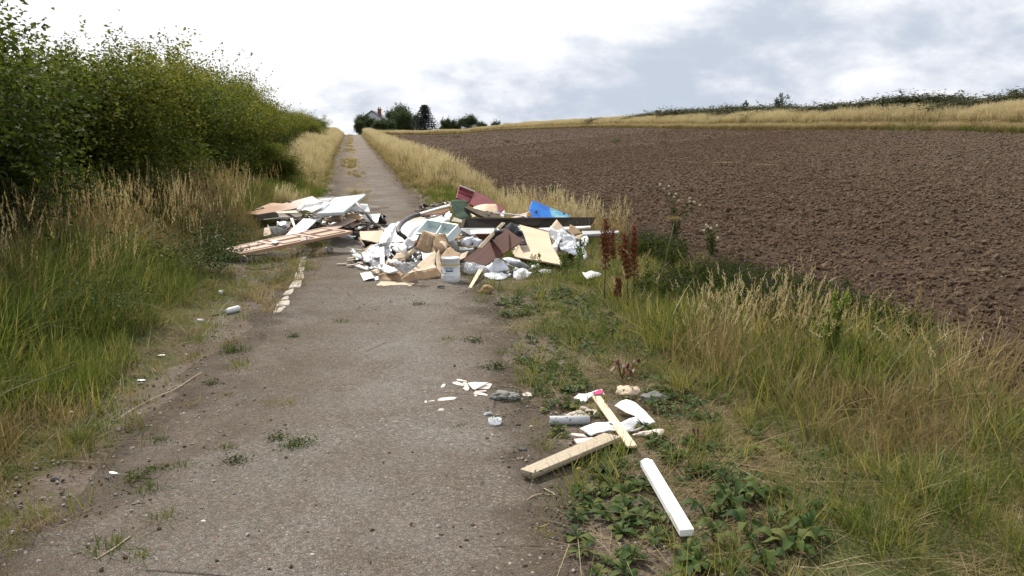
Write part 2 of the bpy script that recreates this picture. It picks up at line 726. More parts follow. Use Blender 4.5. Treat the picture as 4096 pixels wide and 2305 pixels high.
def track_material():
    m, t, out = new_mat('worn_tarmac')
    vec = t.n('ShaderNodeTexCoord').outputs['Object']
    u = t.n('ShaderNodeAttribute', attribute_name='u').outputs['Fac']
    # stone chips standing in the binder
    wob = t.n('ShaderNodeTexNoise')
    t.l(vec, wob.inputs['Vector'])
    wob.inputs['Scale'].default_value = 38
    wob.inputs['Detail'].default_value = 3
    wv = t.vmath('ADD', vec, t.vmath('MULTIPLY', wob.outputs['Color'], (0.034, 0.034, 0.0)))
    v1 = t.n('ShaderNodeTexVoronoi', feature='F1')
    t.l(wv, v1.inputs['Vector'])
    v1.inputs['Scale'].default_value = 85
    v2 = t.n('ShaderNodeTexVoronoi', feature='DISTANCE_TO_EDGE')
    t.l(wv, v2.inputs['Vector'])
    v2.inputs['Scale'].default_value = 85
    sepc = t.n('ShaderNodeSeparateColor')
    t.l(v1.outputs['Color'], sepc.inputs[0])
    chip = t.mix(sepc.outputs[0], (0.168, 0.149, 0.129), (0.300, 0.273, 0.240))
    chip = t.mix(t.ramp(sepc.outputs[1], 0.92, 0.98), chip, (0.29, 0.19, 0.15))
    chip = t.mix(t.ramp(sepc.outputs[2], 0.985, 0.995), chip, (0.50, 0.46, 0.42))
    chip = t.mix(t.math('MULTIPLY', t.ramp(v2.outputs['Distance'], 0.14, 0.0), t.ramp(t.noise(vec, 30, 4, 0.7), 0.42, 0.70)), chip, (0.085, 0.070, 0.056))
    big = t.ramp(t.noise(vec, 0.55, 6, 0.6, 0.5), 0.36, 0.62)
    col = t.mix(t.math('MULTIPLY', big, 0.75), chip, t.mix(sepc.outputs[0], (0.125, 0.097, 0.074), (0.205, 0.164, 0.128)))
    # pale dusty wheel line to the right of the middle
    w1 = t.ramp(t.math('ABSOLUTE', t.math('SUBTRACT', u, 0.22)), 0.95, 0.1)
    w1 = t.math('MULTIPLY', w1, t.ramp(t.noise(vec, 1.6, 5, 0.6), 0.3, 0.7))
    col = t.mix(t.math('MULTIPLY', w1, 0.60), col, t.mix(sepc.outputs[0], (0.225, 0.205, 0.182), (0.355, 0.330, 0.300)))
    # browner earth washed over the left half and the far reach
    w2 = t.math('MULTIPLY', t.ramp(u, 0.1, -1.0), t.ramp(t.noise(vec, 2.3, 6, 0.65), 0.36, 0.66))
    dc = dirt_color(t, vec)
    col = t.mix(t.math('MULTIPLY', w2, 0.7), col, dc)
    # dirt takes over raggedly at both edges
    au = t.math('ABSOLUTE', u)
    e = t.math('ADD', au, t.math('MULTIPLY', t.math('SUBTRACT', t.noise(vec, 2.4, 7, 0.68), 0.5), 0.95))
    ef = t.ramp(e, 0.80, 1.08)
    col = t.mix(ef, col, dc)
    # cracks
    ck = t.n('ShaderNodeTexVoronoi', feature='DISTANCE_TO_EDGE')
    t.l(t.vmath('ADD', vec, t.n('ShaderNodeTexNoise').outputs['Color']), ck.inputs['Vector'])
    ck.inputs['Scale'].default_value = 0.55
    ckm = t.math('MULTIPLY', t.ramp(ck.outputs['Distance'], 0.006, 0.001), t.ramp(t.noise(vec, 1.3, 3), 0.56, 0.62))
    col = t.mix(t.math('MULTIPLY', ckm, 0.8), col, (0.055, 0.045, 0.038))
    # dead grass down the middle of the far reach
    yv = t.n('ShaderNodeSeparateXYZ')
    t.l(vec, yv.inputs[0])
    fd = t.math('MULTIPLY', t.ramp(yv.outputs[1], 14, 22), t.ramp(t.noise(vec, 1.1, 6, 0.65), 0.30, 0.62))
    col = t.mix(t.math('MULTIPLY', fd, 0.6), col, (0.165, 0.130, 0.112))
    far = t.math('MULTIPLY', t.ramp(yv.outputs[1], 19, 26), t.ramp(t.math('ABSOLUTE', t.math('ADD', u, 0.45)), 0.55, 0.15))
    far = t.math('MULTIPLY', far, t.ramp(t.noise(vec, 0.9, 5, 0.6), 0.46, 0.60))
    col = t.mix(far, col, (0.27, 0.21, 0.115))
    hgt0 = t.math('MULTIPLY', t.noise(vec, 32, 6, 0.75, 0.6), 2.2)
    hgt = t.math('ADD', t.math('ADD', hgt0, t.math('MULTIPLY', t.ramp(v2.outputs['Distance'], 0.0, 0.16), 0.5)), t.math('MULTIPLY', t.noise(vec, 120, 3, 0.6), 0.5))
    hgt = t.math('ADD', hgt, t.math('MULTIPLY', sepc.outputs[1], 0.7))
    b = principled(t, col, 0.95, t.bump(hgt, 0.9, 0.012), 0, 0.06)
    t.l(b.outputs[0], out.inputs[0])
    return m


def field_material(name='ploughed_soil', k=1.0):
    m, t, out = new_mat(name)
    vec = t.n('ShaderNodeNewGeometry').outputs['Position']
    n1 = t.ramp(t.noise(vec, 0.12, 4, 0.5), 0.35, 0.65)
    n2 = t.ramp(t.noise(vec, 14, 6, 0.65, 0.5), 0.36, 0.68)
    c = t.mix(n1, tuple(k * v for v in (0.062, 0.039, 0.025)), tuple(k * v for v in (0.074, 0.048, 0.032)))
    c = t.mix(n2, c, tuple(k * v for v in (0.094, 0.064, 0.043)))
    sx = t.n('ShaderNodeSeparateXYZ')
    t.l(vec, sx.inputs[0])
    dry = t.math('MULTIPLY', t.ramp(t.math('SUBTRACT', sx.outputs[0], t.math('MULTIPLY', sx.outputs[1], 0.30)), 0.5, 8), 0.45)
    c = t.mix(dry, c, tuple(k * v for v in (0.108, 0.082, 0.058)))
    st = t.n('ShaderNodeTexVoronoi')
    t.l(vec, st.inputs['Vector'])
    st.inputs['Scale'].default_value = 9
    c = t.mix(t.ramp(st.outputs['Distance'], 0.09, 0.06), c, (0.20, 0.165, 0.13))
    b = principled(t, c, 0.95, t.bump(t.noise(vec, 16, 7, 0.72), 1.0, 0.05), 0, 0.1)
    t.l(b.outputs[0], out.inputs[0])
    return m


def ledge(y):
    # edge of the standing grass left of the track, measured from its middle
    return np.interp(y, [2.5, 3.3, 4, 5, 6.4, 9.3, 11, 14, 18], [-1.15, -1.2, -1.4, -1.6, -1.7, -1.95, -2.35, -2.2, -1.35])


def field_relief(x, y):
    d = (fbm(x * 4.5, y * 4.5, 4, 31) - 0.45) * 0.13 + np.abs(fbm(x * 11, y * 11, 3, 41) - 0.5) * 0.16
    # faint drill rows running away from the camera
    d = d + 0.012 * np.sin((x + 0.22 * y) * 2 * PI / 0.55 + 3 * fbm(x * .3, y * .3, 2, 5))
    return 0.78 * (0.55 + 0.45 * sstep(30, 10, y)) * (d + (fbm(x * 0.9, y * 0.9, 3, 51) - 0.5) * 0.12)


# ------------------------------------------------------------------ ground sheets
def build_ground():
    ys = np.concatenate([np.linspace(-60, -3, 8), np.arange(-2, 26, 0.18), np.geomspace(26.2, 210, 90), np.geomspace(225, 3200, 16)])
    xd = np.concatenate([np.arange(0, 14, 0.22), np.geomspace(14.4, 90, 34), np.geomspace(105, 2600, 14)])
    xs = np.concatenate([-xd[:0:-1], xd])
    X, Y = np.meshgrid(xs, ys)
    Z = H(X, Y)
    far = np.hypot(X, Y)
    Z = Z - 0.03 * np.clip(far - 260, 0, None) * 0.25
    U = X - cx(Y)
    Z = Z + np.where(np.abs(U) > 1.4, (fbm(X * 1.6, Y * 1.6, 4, 3) - 0.5) * 0.07 * sstep(1.3, 2.0, np.abs(U)), 0)
    # the sheet dips out of the way under the field
    infield = sstep(-0.1, 0.5, X - fe(Y)) * sstep(0.0, 1.0, bx(Y) - X) * (Y < 142) * (Y > 2.5)
    Z = Z - 0.16 * infield
    th = 0.52 * sstep(-1.15, -1.6, U) * (U > ledge(Y)) + sstep(1.15, 2.0, U) * 0.75 + sstep(0.25, -0.25, U - ledge(Y)) * 0.9
    me = grid_mesh('ground', X, Y, Z, dict(thatch=th))
    o = link('ground', me, ground_material())
    tag(o, 'earth and dead grass ground round the track', 'ground', kind='structure')

    ys = np.concatenate([np.arange(-1, 20, 0.07), np.geomspace(20.1, 139, 170)])
    us = np.linspace(-1.45, 1.45, 42)
    Ug, Yg = np.meshgrid(us, ys)
    Xg = Ug + cx(Yg)
    edge = (fbm(Ug * 0 + np.sign(Ug) * 7, Yg * 0.9, 4, 5) - 0.5) * 0.7 * sstep(0.7, 1.45, np.abs(Ug)) * np.sign(Ug)
    edge = edge + (fbm(Yg * 5 + np.sign(Ug) * 3, Yg * 0, 3, 6) - 0.5) * 0.16 * sstep(1.1, 1.45, np.abs(Ug))
    Xg2 = Xg + edge
    Zg = H(Xg2, Yg) + 0.006 + 0.0004 * np.clip(Yg, 0, None)
    Zg += (fbm(Xg2 * 2, Yg * 2, 3, 9) - 0.5) * 0.018
    Zg -= (0.012 + 0.03 * fbm(Xg2 * 3, Yg * 3, 3, 61)) * sstep(1.05, 1.45, np.abs(Ug))
    me = grid_mesh('track', Xg2, Yg, Zg, dict(u=Ug))
    o = link('track', me, track_material())
    tag(o, 'worn brown tarmac track running up to the crest', 'track', kind='structure')

    ys = np.geomspace(3.0, 141, 430)
    s = np.linspace(0, 1, 330) ** 1.25
    S_, Yf = np.meshgrid(s, ys)
    l = fe(Yf) - 0.15 + (fbm(Yf * 1.3, Yf * 0, 4, 21) - 0.5) * 0.9
    rr = np.maximum(bx(Yf) + 0.6, l + 2)
    Xf = l + (rr - l) * S_
    Zf = H(Xf, Yf) + 0.0
    fade = sstep(0, 0.8, Xf - l)
    near = np.clip(12 / Yf, 0.35, 1)
    Zf = Zf + field_relief(Xf, Yf) * (0.25 + 0.75 * fade) + 0.01 * (1 - fade)
    me = grid_mesh('ploughed_field', Xf, Yf, Zf)
    o = link('ploughed_field', me, field_material('ploughed_soil', 0.8))  # base soil darkened, shade between the clods put into its colour
    tag(o, 'bare brown ploughed field right of the track', 'field', kind='structure')

    # distant wheat hill on the right
    xs = np.linspace(70, 620, 60)
    ysh = np.linspace(170, 420, 30)
    X, Y = np.meshgrid(xs, ysh)
    Z = -2 + (Y - 170) * 0.075 * sstep(70, 150, X) + 0.028 * (X - 70) * sstep(170, 300, Y)
    Z = np.minimum(Z, 24) + 1.0 * fbm(X * .02, Y * .02, 3, 2)
    me = grid_mesh('hill', X, Y, Z)
    o = link('hill', me, M('ripe_wheat', (0.46, 0.36, 0.20), (0.38, 0.29, 0.15), 0.4, 0.9, 0.3, 3, dirt=0))
    tag(o, 'pale golden wheat hill beyond the field hedge', 'hill', kind='structure')


build_ground()


# ------------------------------------------------------------------ scatter: natural cover too dense to count
def make_tree(name, coll, mat_override=None):
    g = bpy.data.node_groups.new(name, 'GeometryNodeTree')
    g.interface.new_socket('Geometry', in_out='INPUT', socket_type='NodeSocketGeometry')
    g.interface.new_socket('Geometry', in_out='OUTPUT', socket_type='NodeSocketGeometry')
    n = g.nodes
    gi, go = n.new('NodeGroupInput'), n.new('NodeGroupOutput')
    ci = n.new('GeometryNodeCollectionInfo')
    ci.inputs['Collection'].default_value = coll
    ci.inputs['Separate Children'].default_value = True
    ci.inputs['Reset Children'].default_value = True
    ip = n.new('GeometryNodeInstanceOnPoints')
    ip.inputs['Pick Instance'].default_value = True

    def attr(nm, typ):
        a = n.new('GeometryNodeInputNamedAttribute')
        a.data_type = typ
        a.inputs['Name'].default_value = nm
        return a.outputs[0]
    L = g.links.new
    L(gi.outputs[0], ip.inputs['Points'])
    L(ci.outputs[0], ip.inputs['Instance'])
    L(attr('idx', 'INT'), ip.inputs['Instance Index'])
    L(attr('rot', 'FLOAT_VECTOR'), ip.inputs['Rotation'])
    L(attr('scl', 'FLOAT_VECTOR'), ip.inputs['Scale'])
    L(ip.outputs[0], go.inputs[0])
    return g


def scatter(name, pos, variants, label, cat, idx=None, rotz=None, tilt=0.12, scl=(0.8, 1.2), sz=None, parent=None, mat=None):
    """variants: list of meshes; one object carries the whole cover"""
    n = len(pos)
    coll = bpy.data.collections.new(name + '_sources')
    for i, me in enumerate(variants):
        coll.objects.link(bpy.data.objects.new('%s_source_%02d' % (name, i), me))
    me = bpy.data.meshes.new(name)
    me.vertices.add(n)
    me.vertices.foreach_set('co', np.asarray(pos, np.float32).ravel())
    rot = np.zeros((n, 3), np.float32)
    rot[:, 0] = rng.normal(0, tilt, n)
    rot[:, 1] = rng.normal(0, tilt, n)
    rot[:, 2] = rng.uniform(0, 2 * PI, n) if rotz is None else rotz
    s = rng.uniform(scl[0], scl[1], n) if not isinstance(scl, np.ndarray) else scl
    S3 = np.stack([s, s, s * (1 if sz is None else sz)], -1).astype(np.float32)
    ix = rng.integers(0, len(variants), n) if idx is None else idx
    a = me.attributes.new('rot', 'FLOAT_VECTOR', 'POINT'); a.data.foreach_set('vector', rot.ravel())
    a = me.attributes.new('scl', 'FLOAT_VECTOR', 'POINT'); a.data.foreach_set('vector', S3.ravel())
    a = me.attributes.new('idx', 'INT', 'POINT'); a.data.foreach_set('value', ix.astype(np.int32))
    o = bpy.data.objects.new(name, me)
    COL.objects.link(o)
    md = o.modifiers.new('scatter', 'NODES')
    md.node_group = make_tree(name, coll)
    if parent is not None:
        o.parent = parent
    else:
        tag(o, label, cat)
    o['kind'] = 'stuff'
    return o


def on_ground(x, y, lift=0.0):
    return np.stack([x, y, H(x, y) + lift], -1)


# ------------------------------------------------------------------ small natural meshes
def clod_mesh(name, seed, mat, flat=0.65, sub=2, amp=0.35):
    bm = bmesh.new()
    bmesh.ops.create_icosphere(bm, subdivisions=sub, radius=1.0)
    for v in bm.verts:
        q = v.co.copy()
        k = 1 + amp * mn.noise(q * 1.1 + Vector((seed * 7.3, seed, 0))) * 1.5 + amp * 0.5 * mn.noise(q * 3.1 + Vector((0, seed * 3.1, 2)))
        v.co = Vector((q.x * k, q.y * k * 0.8, q.z * k * flat))
    me = bpy.data.meshes.new(name)
    bm.to_mesh(me)
    bm.free()
    me.materials.append(mat)
    return me


def blades(n, radius, h, w, lean=0.3, bend=0.4, wind=0.0, hvar=0.35, head=0.0, head_len=0.12, head_w=0.012, tint=(0.2, 0.5), head_tint=0.9,
           seed=0, dirv=None, flatlie=False, curve=1.8, headn=9, spread_head=1.0):
    """clump of grass blades as tapering ribbons; a share 'head' of them carry seed heads"""
    r = np.random.default_rng(seed)
    a = r.uniform(0, 2 * PI, n)
    rad = radius * np.sqrt(r.uniform(0, 1, n))
    bx_, by_ = rad * np.cos(a), rad * np.sin(a)
    hh = h * (1 - hvar * r.uniform(0, 1, n))
    la = r.uniform(0, 2 * PI, n)
    ln = np.abs(r.normal(0, lean, n))
    dx, dy = np.cos(la) * ln + wind, np.sin(la) * ln
    bd = bend * r.uniform(0.3, 1.2, n)
    wa = r.uniform(0, PI, n)
    wx, wy = np.cos(wa), np.sin(wa)
    lv = [0, 0.35, 0.7, 1.0]
    V = []
    for k, s in enumerate(lv):
        off = s + bd * s ** curve
        px_ = bx_ + dx * hh * off
        py_ = by_ + dy * hh * off
        sag = 1 - 0.5 * np.clip(np.hypot(dx, dy) * bd, 0, 1.2) * s
        pz_ = hh * s * sag - 0.02
        if flatlie:
            pz_ = np.maximum(pz_ * 0.3, 0.004 + 0.03 * r.uniform(0, 1, n) * s)
        ww = w * (1 - 0.75 * s) * r.uniform(0.7, 1.2, n) if k < 3 else 0
        if k < 3:
            V.append(np.stack([px_ - wx * ww, py_ - wy * ww, pz_], -1))
            V.append(np.stack([px_ + wx * ww, py_ + wy * ww, pz_], -1))
        else:
            V.append(np.stack([px_, py_, pz_], -1))
    tipp = V[6]
    pre = (V[4] + V[5]) / 2
    V = np.stack(V, 1)                 # n,7,3
    b = np.arange(n)[:, None] * 7
    Fq = np.concatenate([b + np.array([0, 1, 3, 2]), b + np.array([2, 3, 5, 4])])
    Ft = b + np.array([4, 5, 6])
    tn = np.repeat(r.uniform(tint[0], tint[1], n), 7)
    verts = V.reshape(-1, 3)
    mq, mt_ = np.zeros(len(Fq), int), np.zeros(len(Ft), int)
    nh = int(n * head)
    if nh:
        ids = r.choice(n, nh, replace=False)
        dirs = tipp[ids] - pre[ids]
        L = np.linalg.norm(dirs, axis=1, keepdims=True) + 1e-6
        dirs /= L
        hv, ht = [], []
        for j in range(headn):
            s = j / (headn - 1)
            c = tipp[ids] + dirs * ((s - 0.45) * head_len)
            side = r.normal(0, 1, (nh, 3))
            side -= dirs * np.sum(side * dirs, 1, keepdims=True)
            side /= np.linalg.norm(side, axis=1, keepdims=True) + 1e-6
            c = c + side * head_w * 0.8 * spread_head * (1 - 0.6 * s)
            sz_ = head_w * (1.15 - 0.6 * abs(s - 0.4))
            q = [c - dirs * sz_ * 1.6, c + side * sz_ * 0.7, c + dirs * sz_ * 1.9, c - side * sz_ * 0.7]
            hv.append(np.stack(q, 1))
            ht.append(np.full(nh * 4, head_tint) + r.uniform(-0.1, 0.1, nh * 4))
        hv = np.concatenate(hv).reshape(-1, 3)
        base = len(verts)
        k = len(hv) // 4
        Fh = base + np.arange(k)[:, None] * 4 + np.arange(4)
        verts = np.concatenate([verts, hv])
        tn = np.concatenate([tn, *ht])
        Fq = np.concatenate([Fq, Fh])
    return verts, Fq, Ft, tn


def clump_mesh(name, mat, **kw):
    v, q, t_, tn = blades(**kw)
    me = np_mesh(name, v, [q, t_], tint=tn)
    me.materials.append(mat)
    return me


def join_arrays(parts):
    V, Q, T, N = [], [], [], []
    b = 0
    for v, q, t_, tn in parts:
        V.append(v); Q.append(q + b); T.append(t_ + b); N.append(tn)
        b += len(v)
    return np.concatenate(V), np.concatenate(Q), np.concatenate(T), np.concatenate(N)


def leaves(centers, normals, size, r, aspect=0.55, tint=None, fold=0.25, droop=0.2):
    """one folded rhombic leaf (two triangles along the midrib) per centre"""
    n = len(centers)
    nr = normals / (np.linalg.norm(normals, axis=1, keepdims=True) + 1e-9)
    ax = r.normal(0, 1, (n, 3))
    ax -= nr * np.sum(ax * nr, 1, keepdims=True)
    ax /= np.linalg.norm(ax, axis=1, keepdims=True) + 1e-9
    sd = np.cross(nr, ax)
    s = (size * r.uniform(0.6, 1.25, n))[:, None]
    a = centers - ax * s * 0.5
    c = centers + ax * s * 0.5 - nr * s * droop
    b = centers + sd * s * aspect * 0.5 + nr * s * fold * 0.5
    d = centers - sd * s * aspect * 0.5 + nr * s * fold * 0.5
    V = np.stack([a, b, c, d], 1).reshape(-1, 3)
    F = np.arange(n)[:, None] * 4
    T = np.concatenate([F + np.array([0, 1, 2]), F + np.array([0, 2, 3])])
    return V, T, (None if tint is None else np.repeat(tint, 4))


GREEN = [(0.045, 0.082, 0.013), (0.105, 0.140, 0.026), (0.215, 0.215, 0.052), (0.380, 0.310, 0.130)]
STRAW = [(0.110, 0.105, 0.036), (0.225, 0.165, 0.072), (0.370, 0.280, 0.145), (0.600, 0.510, 0.340)]
m_green = leaf_mat('green_blades', GREEN, 0.48, 0.55, 0.7)
m_straw = leaf_mat('straw_blades', STRAW, 0.42, 0.6, 0.5)
m_weed = leaf_mat('weed_leaves', [(0.022, 0.045, 0.011), (0.046, 0.080, 0.017), (0.115, 0.125, 0.034)], 0.25, 0.62, 0.5, 0.13)
m_dock = leaf_mat('dock_seed', [(0.10, 0.028, 0.012), (0.19, 0.060, 0.022), (0.30, 0.12, 0.045)], 0.15, 0.7, 0.3)
m_fluff = leaf_mat('thistle_fluff', [(0.62, 0.59, 0.52), (0.80, 0.78, 0.72)], 0.5, 0.8, 0.2, 0.1)
m_purple = leaf_mat('knapweed_flower', [(0.12, 0.06, 0.22), (0.26, 0.15, 0.42)], 0.4, 0.7, 0.2)
m_brown = leaf_mat('brown_seedhead', [(0.050, 0.030, 0.018), (0.095, 0.060, 0.035)], 0.1, 0.8, 0.3)
m_soil = field_material('clod_soil', 1.65)  # same soil lightened in colour to offset the clods' shaded sides
m_stone = M('field_stone', (0.27, 0.235, 0.20), (0.19, 0.165, 0.14), 3, 0.85, 0.4, 8, dirt=0.3, dirt_col=(0.11, .09, .07))
m_grit = M('pale_grit', (0.34, 0.31, 0.28), (0.20, 0.18, 0.16), 3, 0.85, 0.3, 8, dirt=0.0)

# ------------------------------------------------------------------ soil clods, grit
def build_clods():
    var = [clod_mesh('soil_clod_form_%d' % i, i, m_soil, 0.6 + 0.06 * (i % 3), 2, 0.42) for i in range(6)]
    var.append(clod_mesh('flint_form', 9, m_stone, 0.5, 1, 0.3))
    P_ = []
    S_ = []
    for (y0, y1, dens, s0, s1) in ((3.5, 12, 520, 0.008, 0.034), (3.5, 12, 12, 0.03, 0.075), (12, 20, 300, 0.010, 0.040), (12, 20, 7, 0.04, 0.085),
                                   (20, 42, 110, 0.015, 0.050), (36, 60, 40, 0.018, 0.055), (42, 120, 14, 0.025, 0.07)):
        n = int((y1 - y0) * 26 * dens)
        y = rng.uniform(y0, y1, n)
        x = rng.uniform(-22, 20, n) if y1 > 45 else rng.uniform(-5, 19, n)
        n_keep = (x > fe(y) + rng.exponential(0.25, n) - 0.35) & (x < bx(y)) & (x < 0.68 * y + 1.5)
        cl = fbm(x * 1.1, y * 1.1, 3, 77)
        n_keep &= rng.uniform(0, 1, n) < 0.62 + 0.9 * np.clip(cl - 0.4, 0, 1)
        x, y = x[n_keep], y[n_keep]
        P_.append(on_ground(x, y, 0.0) + np.stack([x * 0, x * 0, field_relief(x, y) * 0.9 + 0.008], -1))
        S_.append(s0 + (s1 - s0) * rng.uniform(0, 1, len(x)) ** 1.7)
    p, s = np.concatenate(P_), np.concatenate(S_)
    idx = rng.integers(0, 6, len(p))
    st = rng.uniform(0, 1, len(p)) < 0.022
    idx[st] = 6
    s[st] *= 0.5
    scatter('soil_clods', p, var, 'loose brown clods and stones lying all over the ploughed field', 'soil clods', idx=idx, tilt=0.5, scl=s)

    g = [clod_mesh('grit_form_%d' % i, i + 20, (m_grit, m_stone, m_soil, m_grit)[i], 0.6, 1, 0.35) for i in range(4)]
    n = 26000
    y = 1.8 + 15 * rng.uniform(0, 1, n) ** 1.5
    u = rng.uniform(-2.0, 2.2, n)
    keep = rng.uniform(0, 1, n) < (0.12 + 0.88 * sstep(0.5, 1.2, np.abs(u + 0.1 * np.sin(y)))) * sstep(2.3, 1.5, np.abs(u))
    y, u = y[keep], u[keep]
    x = cx(y) + u
    s = 0.002 + 0.012 * rng.uniform(0, 1, len(x)) ** 3.5
    scatter('gravel', on_ground(x, y, 0.009), g, 'fine loose grit strewn over the track and its edges', 'gravel', tilt=0.5, scl=s,
            idx=rng.choice(4, len(x), p=[0.33, 0.25, 0.28, 0.14]))
    # loose pebbles one can tell apart
    peb = [(300, 640, 0.018, 'S', 'dark'), ]


build_clods()


# ------------------------------------------------------------------ grass
def zone(n, y0, y1, u0, u1, yp=1.0, fn=None):
    y = y0 + (y1 - y0) * rng.uniform(0, 1, n) ** yp
    u = rng.uniform(u0, u1, n)
    x = cx(y) + u
    k = np.ones(n, bool)
    if fn is not None:
        k = rng.uniform(0, 1, n) < fn(x, y, u)
    return x[k], y[k]


def clear_of_planks(x, y):
    """no leaves grow up through the planks that lie on them"""
    k = np.ones(len(x), bool)
    for (fr, a, b, w_) in (('D', (320, 900), (1040, 600), .13), ('D', (1315, 800), (1655, 1385), .10), ('D', (900, 275), (1200, 690), .07), ('D', (515, 480), (845, 480), .08),
                           ('D', (800, 560), (1220, 500), .12), ('D', (1100, 350), (1350, 500), .12)):
        p, q = P(fr, *a), P(fr, *b)
        d = np.array([q.x - p.x, q.y - p.y])
        L2 = float(d @ d)
        t = np.clip(((x - p.x) * d[0] + (y - p.y) * d[1]) / L2, 0, 1)
        k &= np.hypot(x - p.x - t * d[0], y - p.y - t * d[1]) > w_
    return x[k], y[k]


def build_grass():
    # --- left verge, near: olive grass with tan seed heads
    mid = [clump_mesh('left_grass_form_%d' % i, m_green, n=32, radius=0.17, h=0.62, w=0.0065, lean=0.36, bend=0.9, tint=(0.0, 0.8), seed=i) for i in range(4)]
    mid += [clump_mesh('left_dry_form_%d' % i, m_straw, n=26, radius=0.18, h=0.55, w=0.0055, lean=0.40, bend=1.0, tint=(0.0, 0.45), seed=i + 10) for i in range(3)]
    tall = [clump_mesh('left_tall_form_%d' % i, m_straw, n=9, radius=0.16, h=1.05, w=0.0022, lean=0.12, bend=0.35, wind=0.04, head=0.95, head_len=0.17,
                       head_w=0.0075, tint=(0.0, 0.4), head_tint=0.62, seed=i + 20, headn=14) for i in range(4)]
    low = [clump_mesh('left_low_form_%d' % i, (m_green, m_straw)[i % 2], n=45, radius=0.13, h=0.2, w=0.003, lean=0.8, bend=1.0, tint=(0.1, 0.6), seed=i + 30) for i in range(4)]


    def dens_l(x, y, u):
        e = ledge(y) + (fbm(y * 0.8, y * 0 + 3, 3, 8) - 0.5) * 0.7
        return sstep(e, e - 0.45, u)
    x, y = zone(7500, 1.2, 18, -6.2, -1.2, 1.15, dens_l)
    u = x - cx(y)
    hgt = 0.40 + 0.75 * sstep(0.0, -1.5, u - ledge(y)) + 0.35 * (fbm(x * 0.9, y * 0.9, 3, 12) - 0.4)
    dry = fbm(x * 0.6 + 9, y * 0.6, 3, 15) + 0.25 * sstep(7, 12, y) * sstep(-0.9, 0.1, u - ledge(y)) + 0.07
    idx = np.where(rng.uniform(0, 1, len(x)) < sstep(0.44, 0.66, dry), rng.integers(4, 7, len(x)), rng.integers(0, 4, len(x)))
    scatter('verge_grass', on_ground(x, y), mid, 'thick olive and brown grass on the bank left of the track', 'grass', idx=idx, scl=hgt * rng.uniform(0.8, 1.2, len(x)))
    x, y = zone(1500, 2.5, 19, -6.0, -1.7, 1.0, lambda x, y, u: sstep(-1.8, -3.2, u) * (0.25 + 1.5 * np.clip(fbm(x, y, 3, 44) - 0.4, 0, 1) * 3))
    scatter('seeding_grass', on_ground(x, y), tall, 'tall tan grass stems with seed heads in front of the left hedge', 'grass', scl=(0.7, 1.12))
    x, y = zone(5200, 1.6, 20, -2.8, -1.0, 1.1, lambda x, y, u: (0.16 + 0.84 * sstep(0.45, 0.05, u - ledge(y))) * (0.12 + 3.0 * np.clip(fbm(x * 1.7, y * 1.7, 3, 4) - 0.44, 0, 1)))
    scatter('edge_grass', on_ground(x, y), low, 'short trodden grass along the left edge of the track', 'grass', scl=(0.4, 0.9), tilt=0.2)
    kt = [clump_mesh('kerb_tuft_form_%d' % i, m_straw, n=40, radius=0.10, h=0.16, w=0.003, lean=0.7, bend=1.0, tint=(0.1, 0.6), seed=i + 130) for i in range(3)]
    n = 420
    y = rng.uniform(7.4, 13.5, n)
    u = np.where(rng.uniform(0, 1, n) < 0.6, rng.normal(-1.75, 0.28, n), rng.normal(-0.98, 0.13, n))
    k = rng.uniform(0, 1, n) < 3 * np.clip(fbm(u * 1.5, y * 1.5, 3, 141) - 0.4, 0, 1)
    y, u = y[k], u[k]
    scatter('kerb_grass', on_ground(cx(y) + u, y), kt + low[:1], 'dry tufts of grass on both sides of the kerb stones', 'grass', scl=(0.5, 1.1), tilt=0.2)
    # broad leaved tangle inside the near left grass
    r = np.random.default_rng(5)
    wl = []
    for i in range(3):
        c = r.normal(0, 1, (160, 3)) * np.array([0.16, 0.16, 0.12]) + np.array([0, 0, 0.24])
        c[:, 2] = np.abs(c[:, 2])
        V, T, tn = leaves(c, np.stack([r.normal(0, .5, 160), r.normal(0, .5, 160), np.ones(160)], -1), 0.045, r, 0.5, r.uniform(0, 0.8, 160))
        me = np_mesh('hedge_weed_form_%d' % i, V, T, tint=tn)
        me.materials.append(m_weed)
        wl.append(me)
    x, y = zone(420, 2.5, 12, -4.6, -2.0, 1.0, lambda x, y, u: 2.2 * np.clip(fbm(x * 0.8, y * 0.8, 3, 91) - 0.45, 0, 1) * 2)
    scatter('leafy_weeds', on_ground(x, y, 0.05), wl, 'dark green leafy weeds tangled in the left bank grass', 'weeds', scl=(0.7, 1.3))

    # --- far verges: golden tall grass both sides
    gold = [clump_mesh('golden_form_%d' % i, m_straw, n=36, radius=0.20, h=0.95, w=0.006, lean=0.12, bend=0.4, wind=0.10, head=0.55, head_len=0.2,
                       head_w=0.013, tint=(0.25, 0.75), head_tint=0.98, seed=i + 50, headn=7) for i in range(4)]
    goldl = [clump_mesh('golden_low_form_%d' % i, m_straw, n=46, radius=0.22, h=0.55, w=0.005, lean=0.25, bend=0.5, wind=0.08, head=0.3, head_len=0.12,
                        head_w=0.012, tint=(0.1, 0.6), head_tint=0.8, seed=i + 60, headn=5) for i in range(3)]
    grn = [clump_mesh('green_far_form_%d' % i, m_green, n=50, radius=0.22, h=0.5, w=0.005, lean=0.3, bend=0.6, tint=(0.1, 0.6), seed=i + 70) for i in range(3)]
    allv = gold + goldl + grn
    # left of the track beyond the rubbish
    x, y = zone(16000, 17.5, 130, -4.6, -0.85, 1.5, lambda x, y, u: sstep(-0.85, -1.5, u + 0.75 * (fbm(y * .7, y * 0, 3, 151) - .5) * 2 - 0.0) * (0.35 + 0.65 * sstep(-1.1, -1.8, u)))
    u = x - cx(y)
    g = 0.12 + sstep(32, 22, y) * 0.65 + sstep(-2.6, -4.0, u) * 0.5 + (fbm(x * .6, y * .22, 3, 19) - 0.5) * 1.6
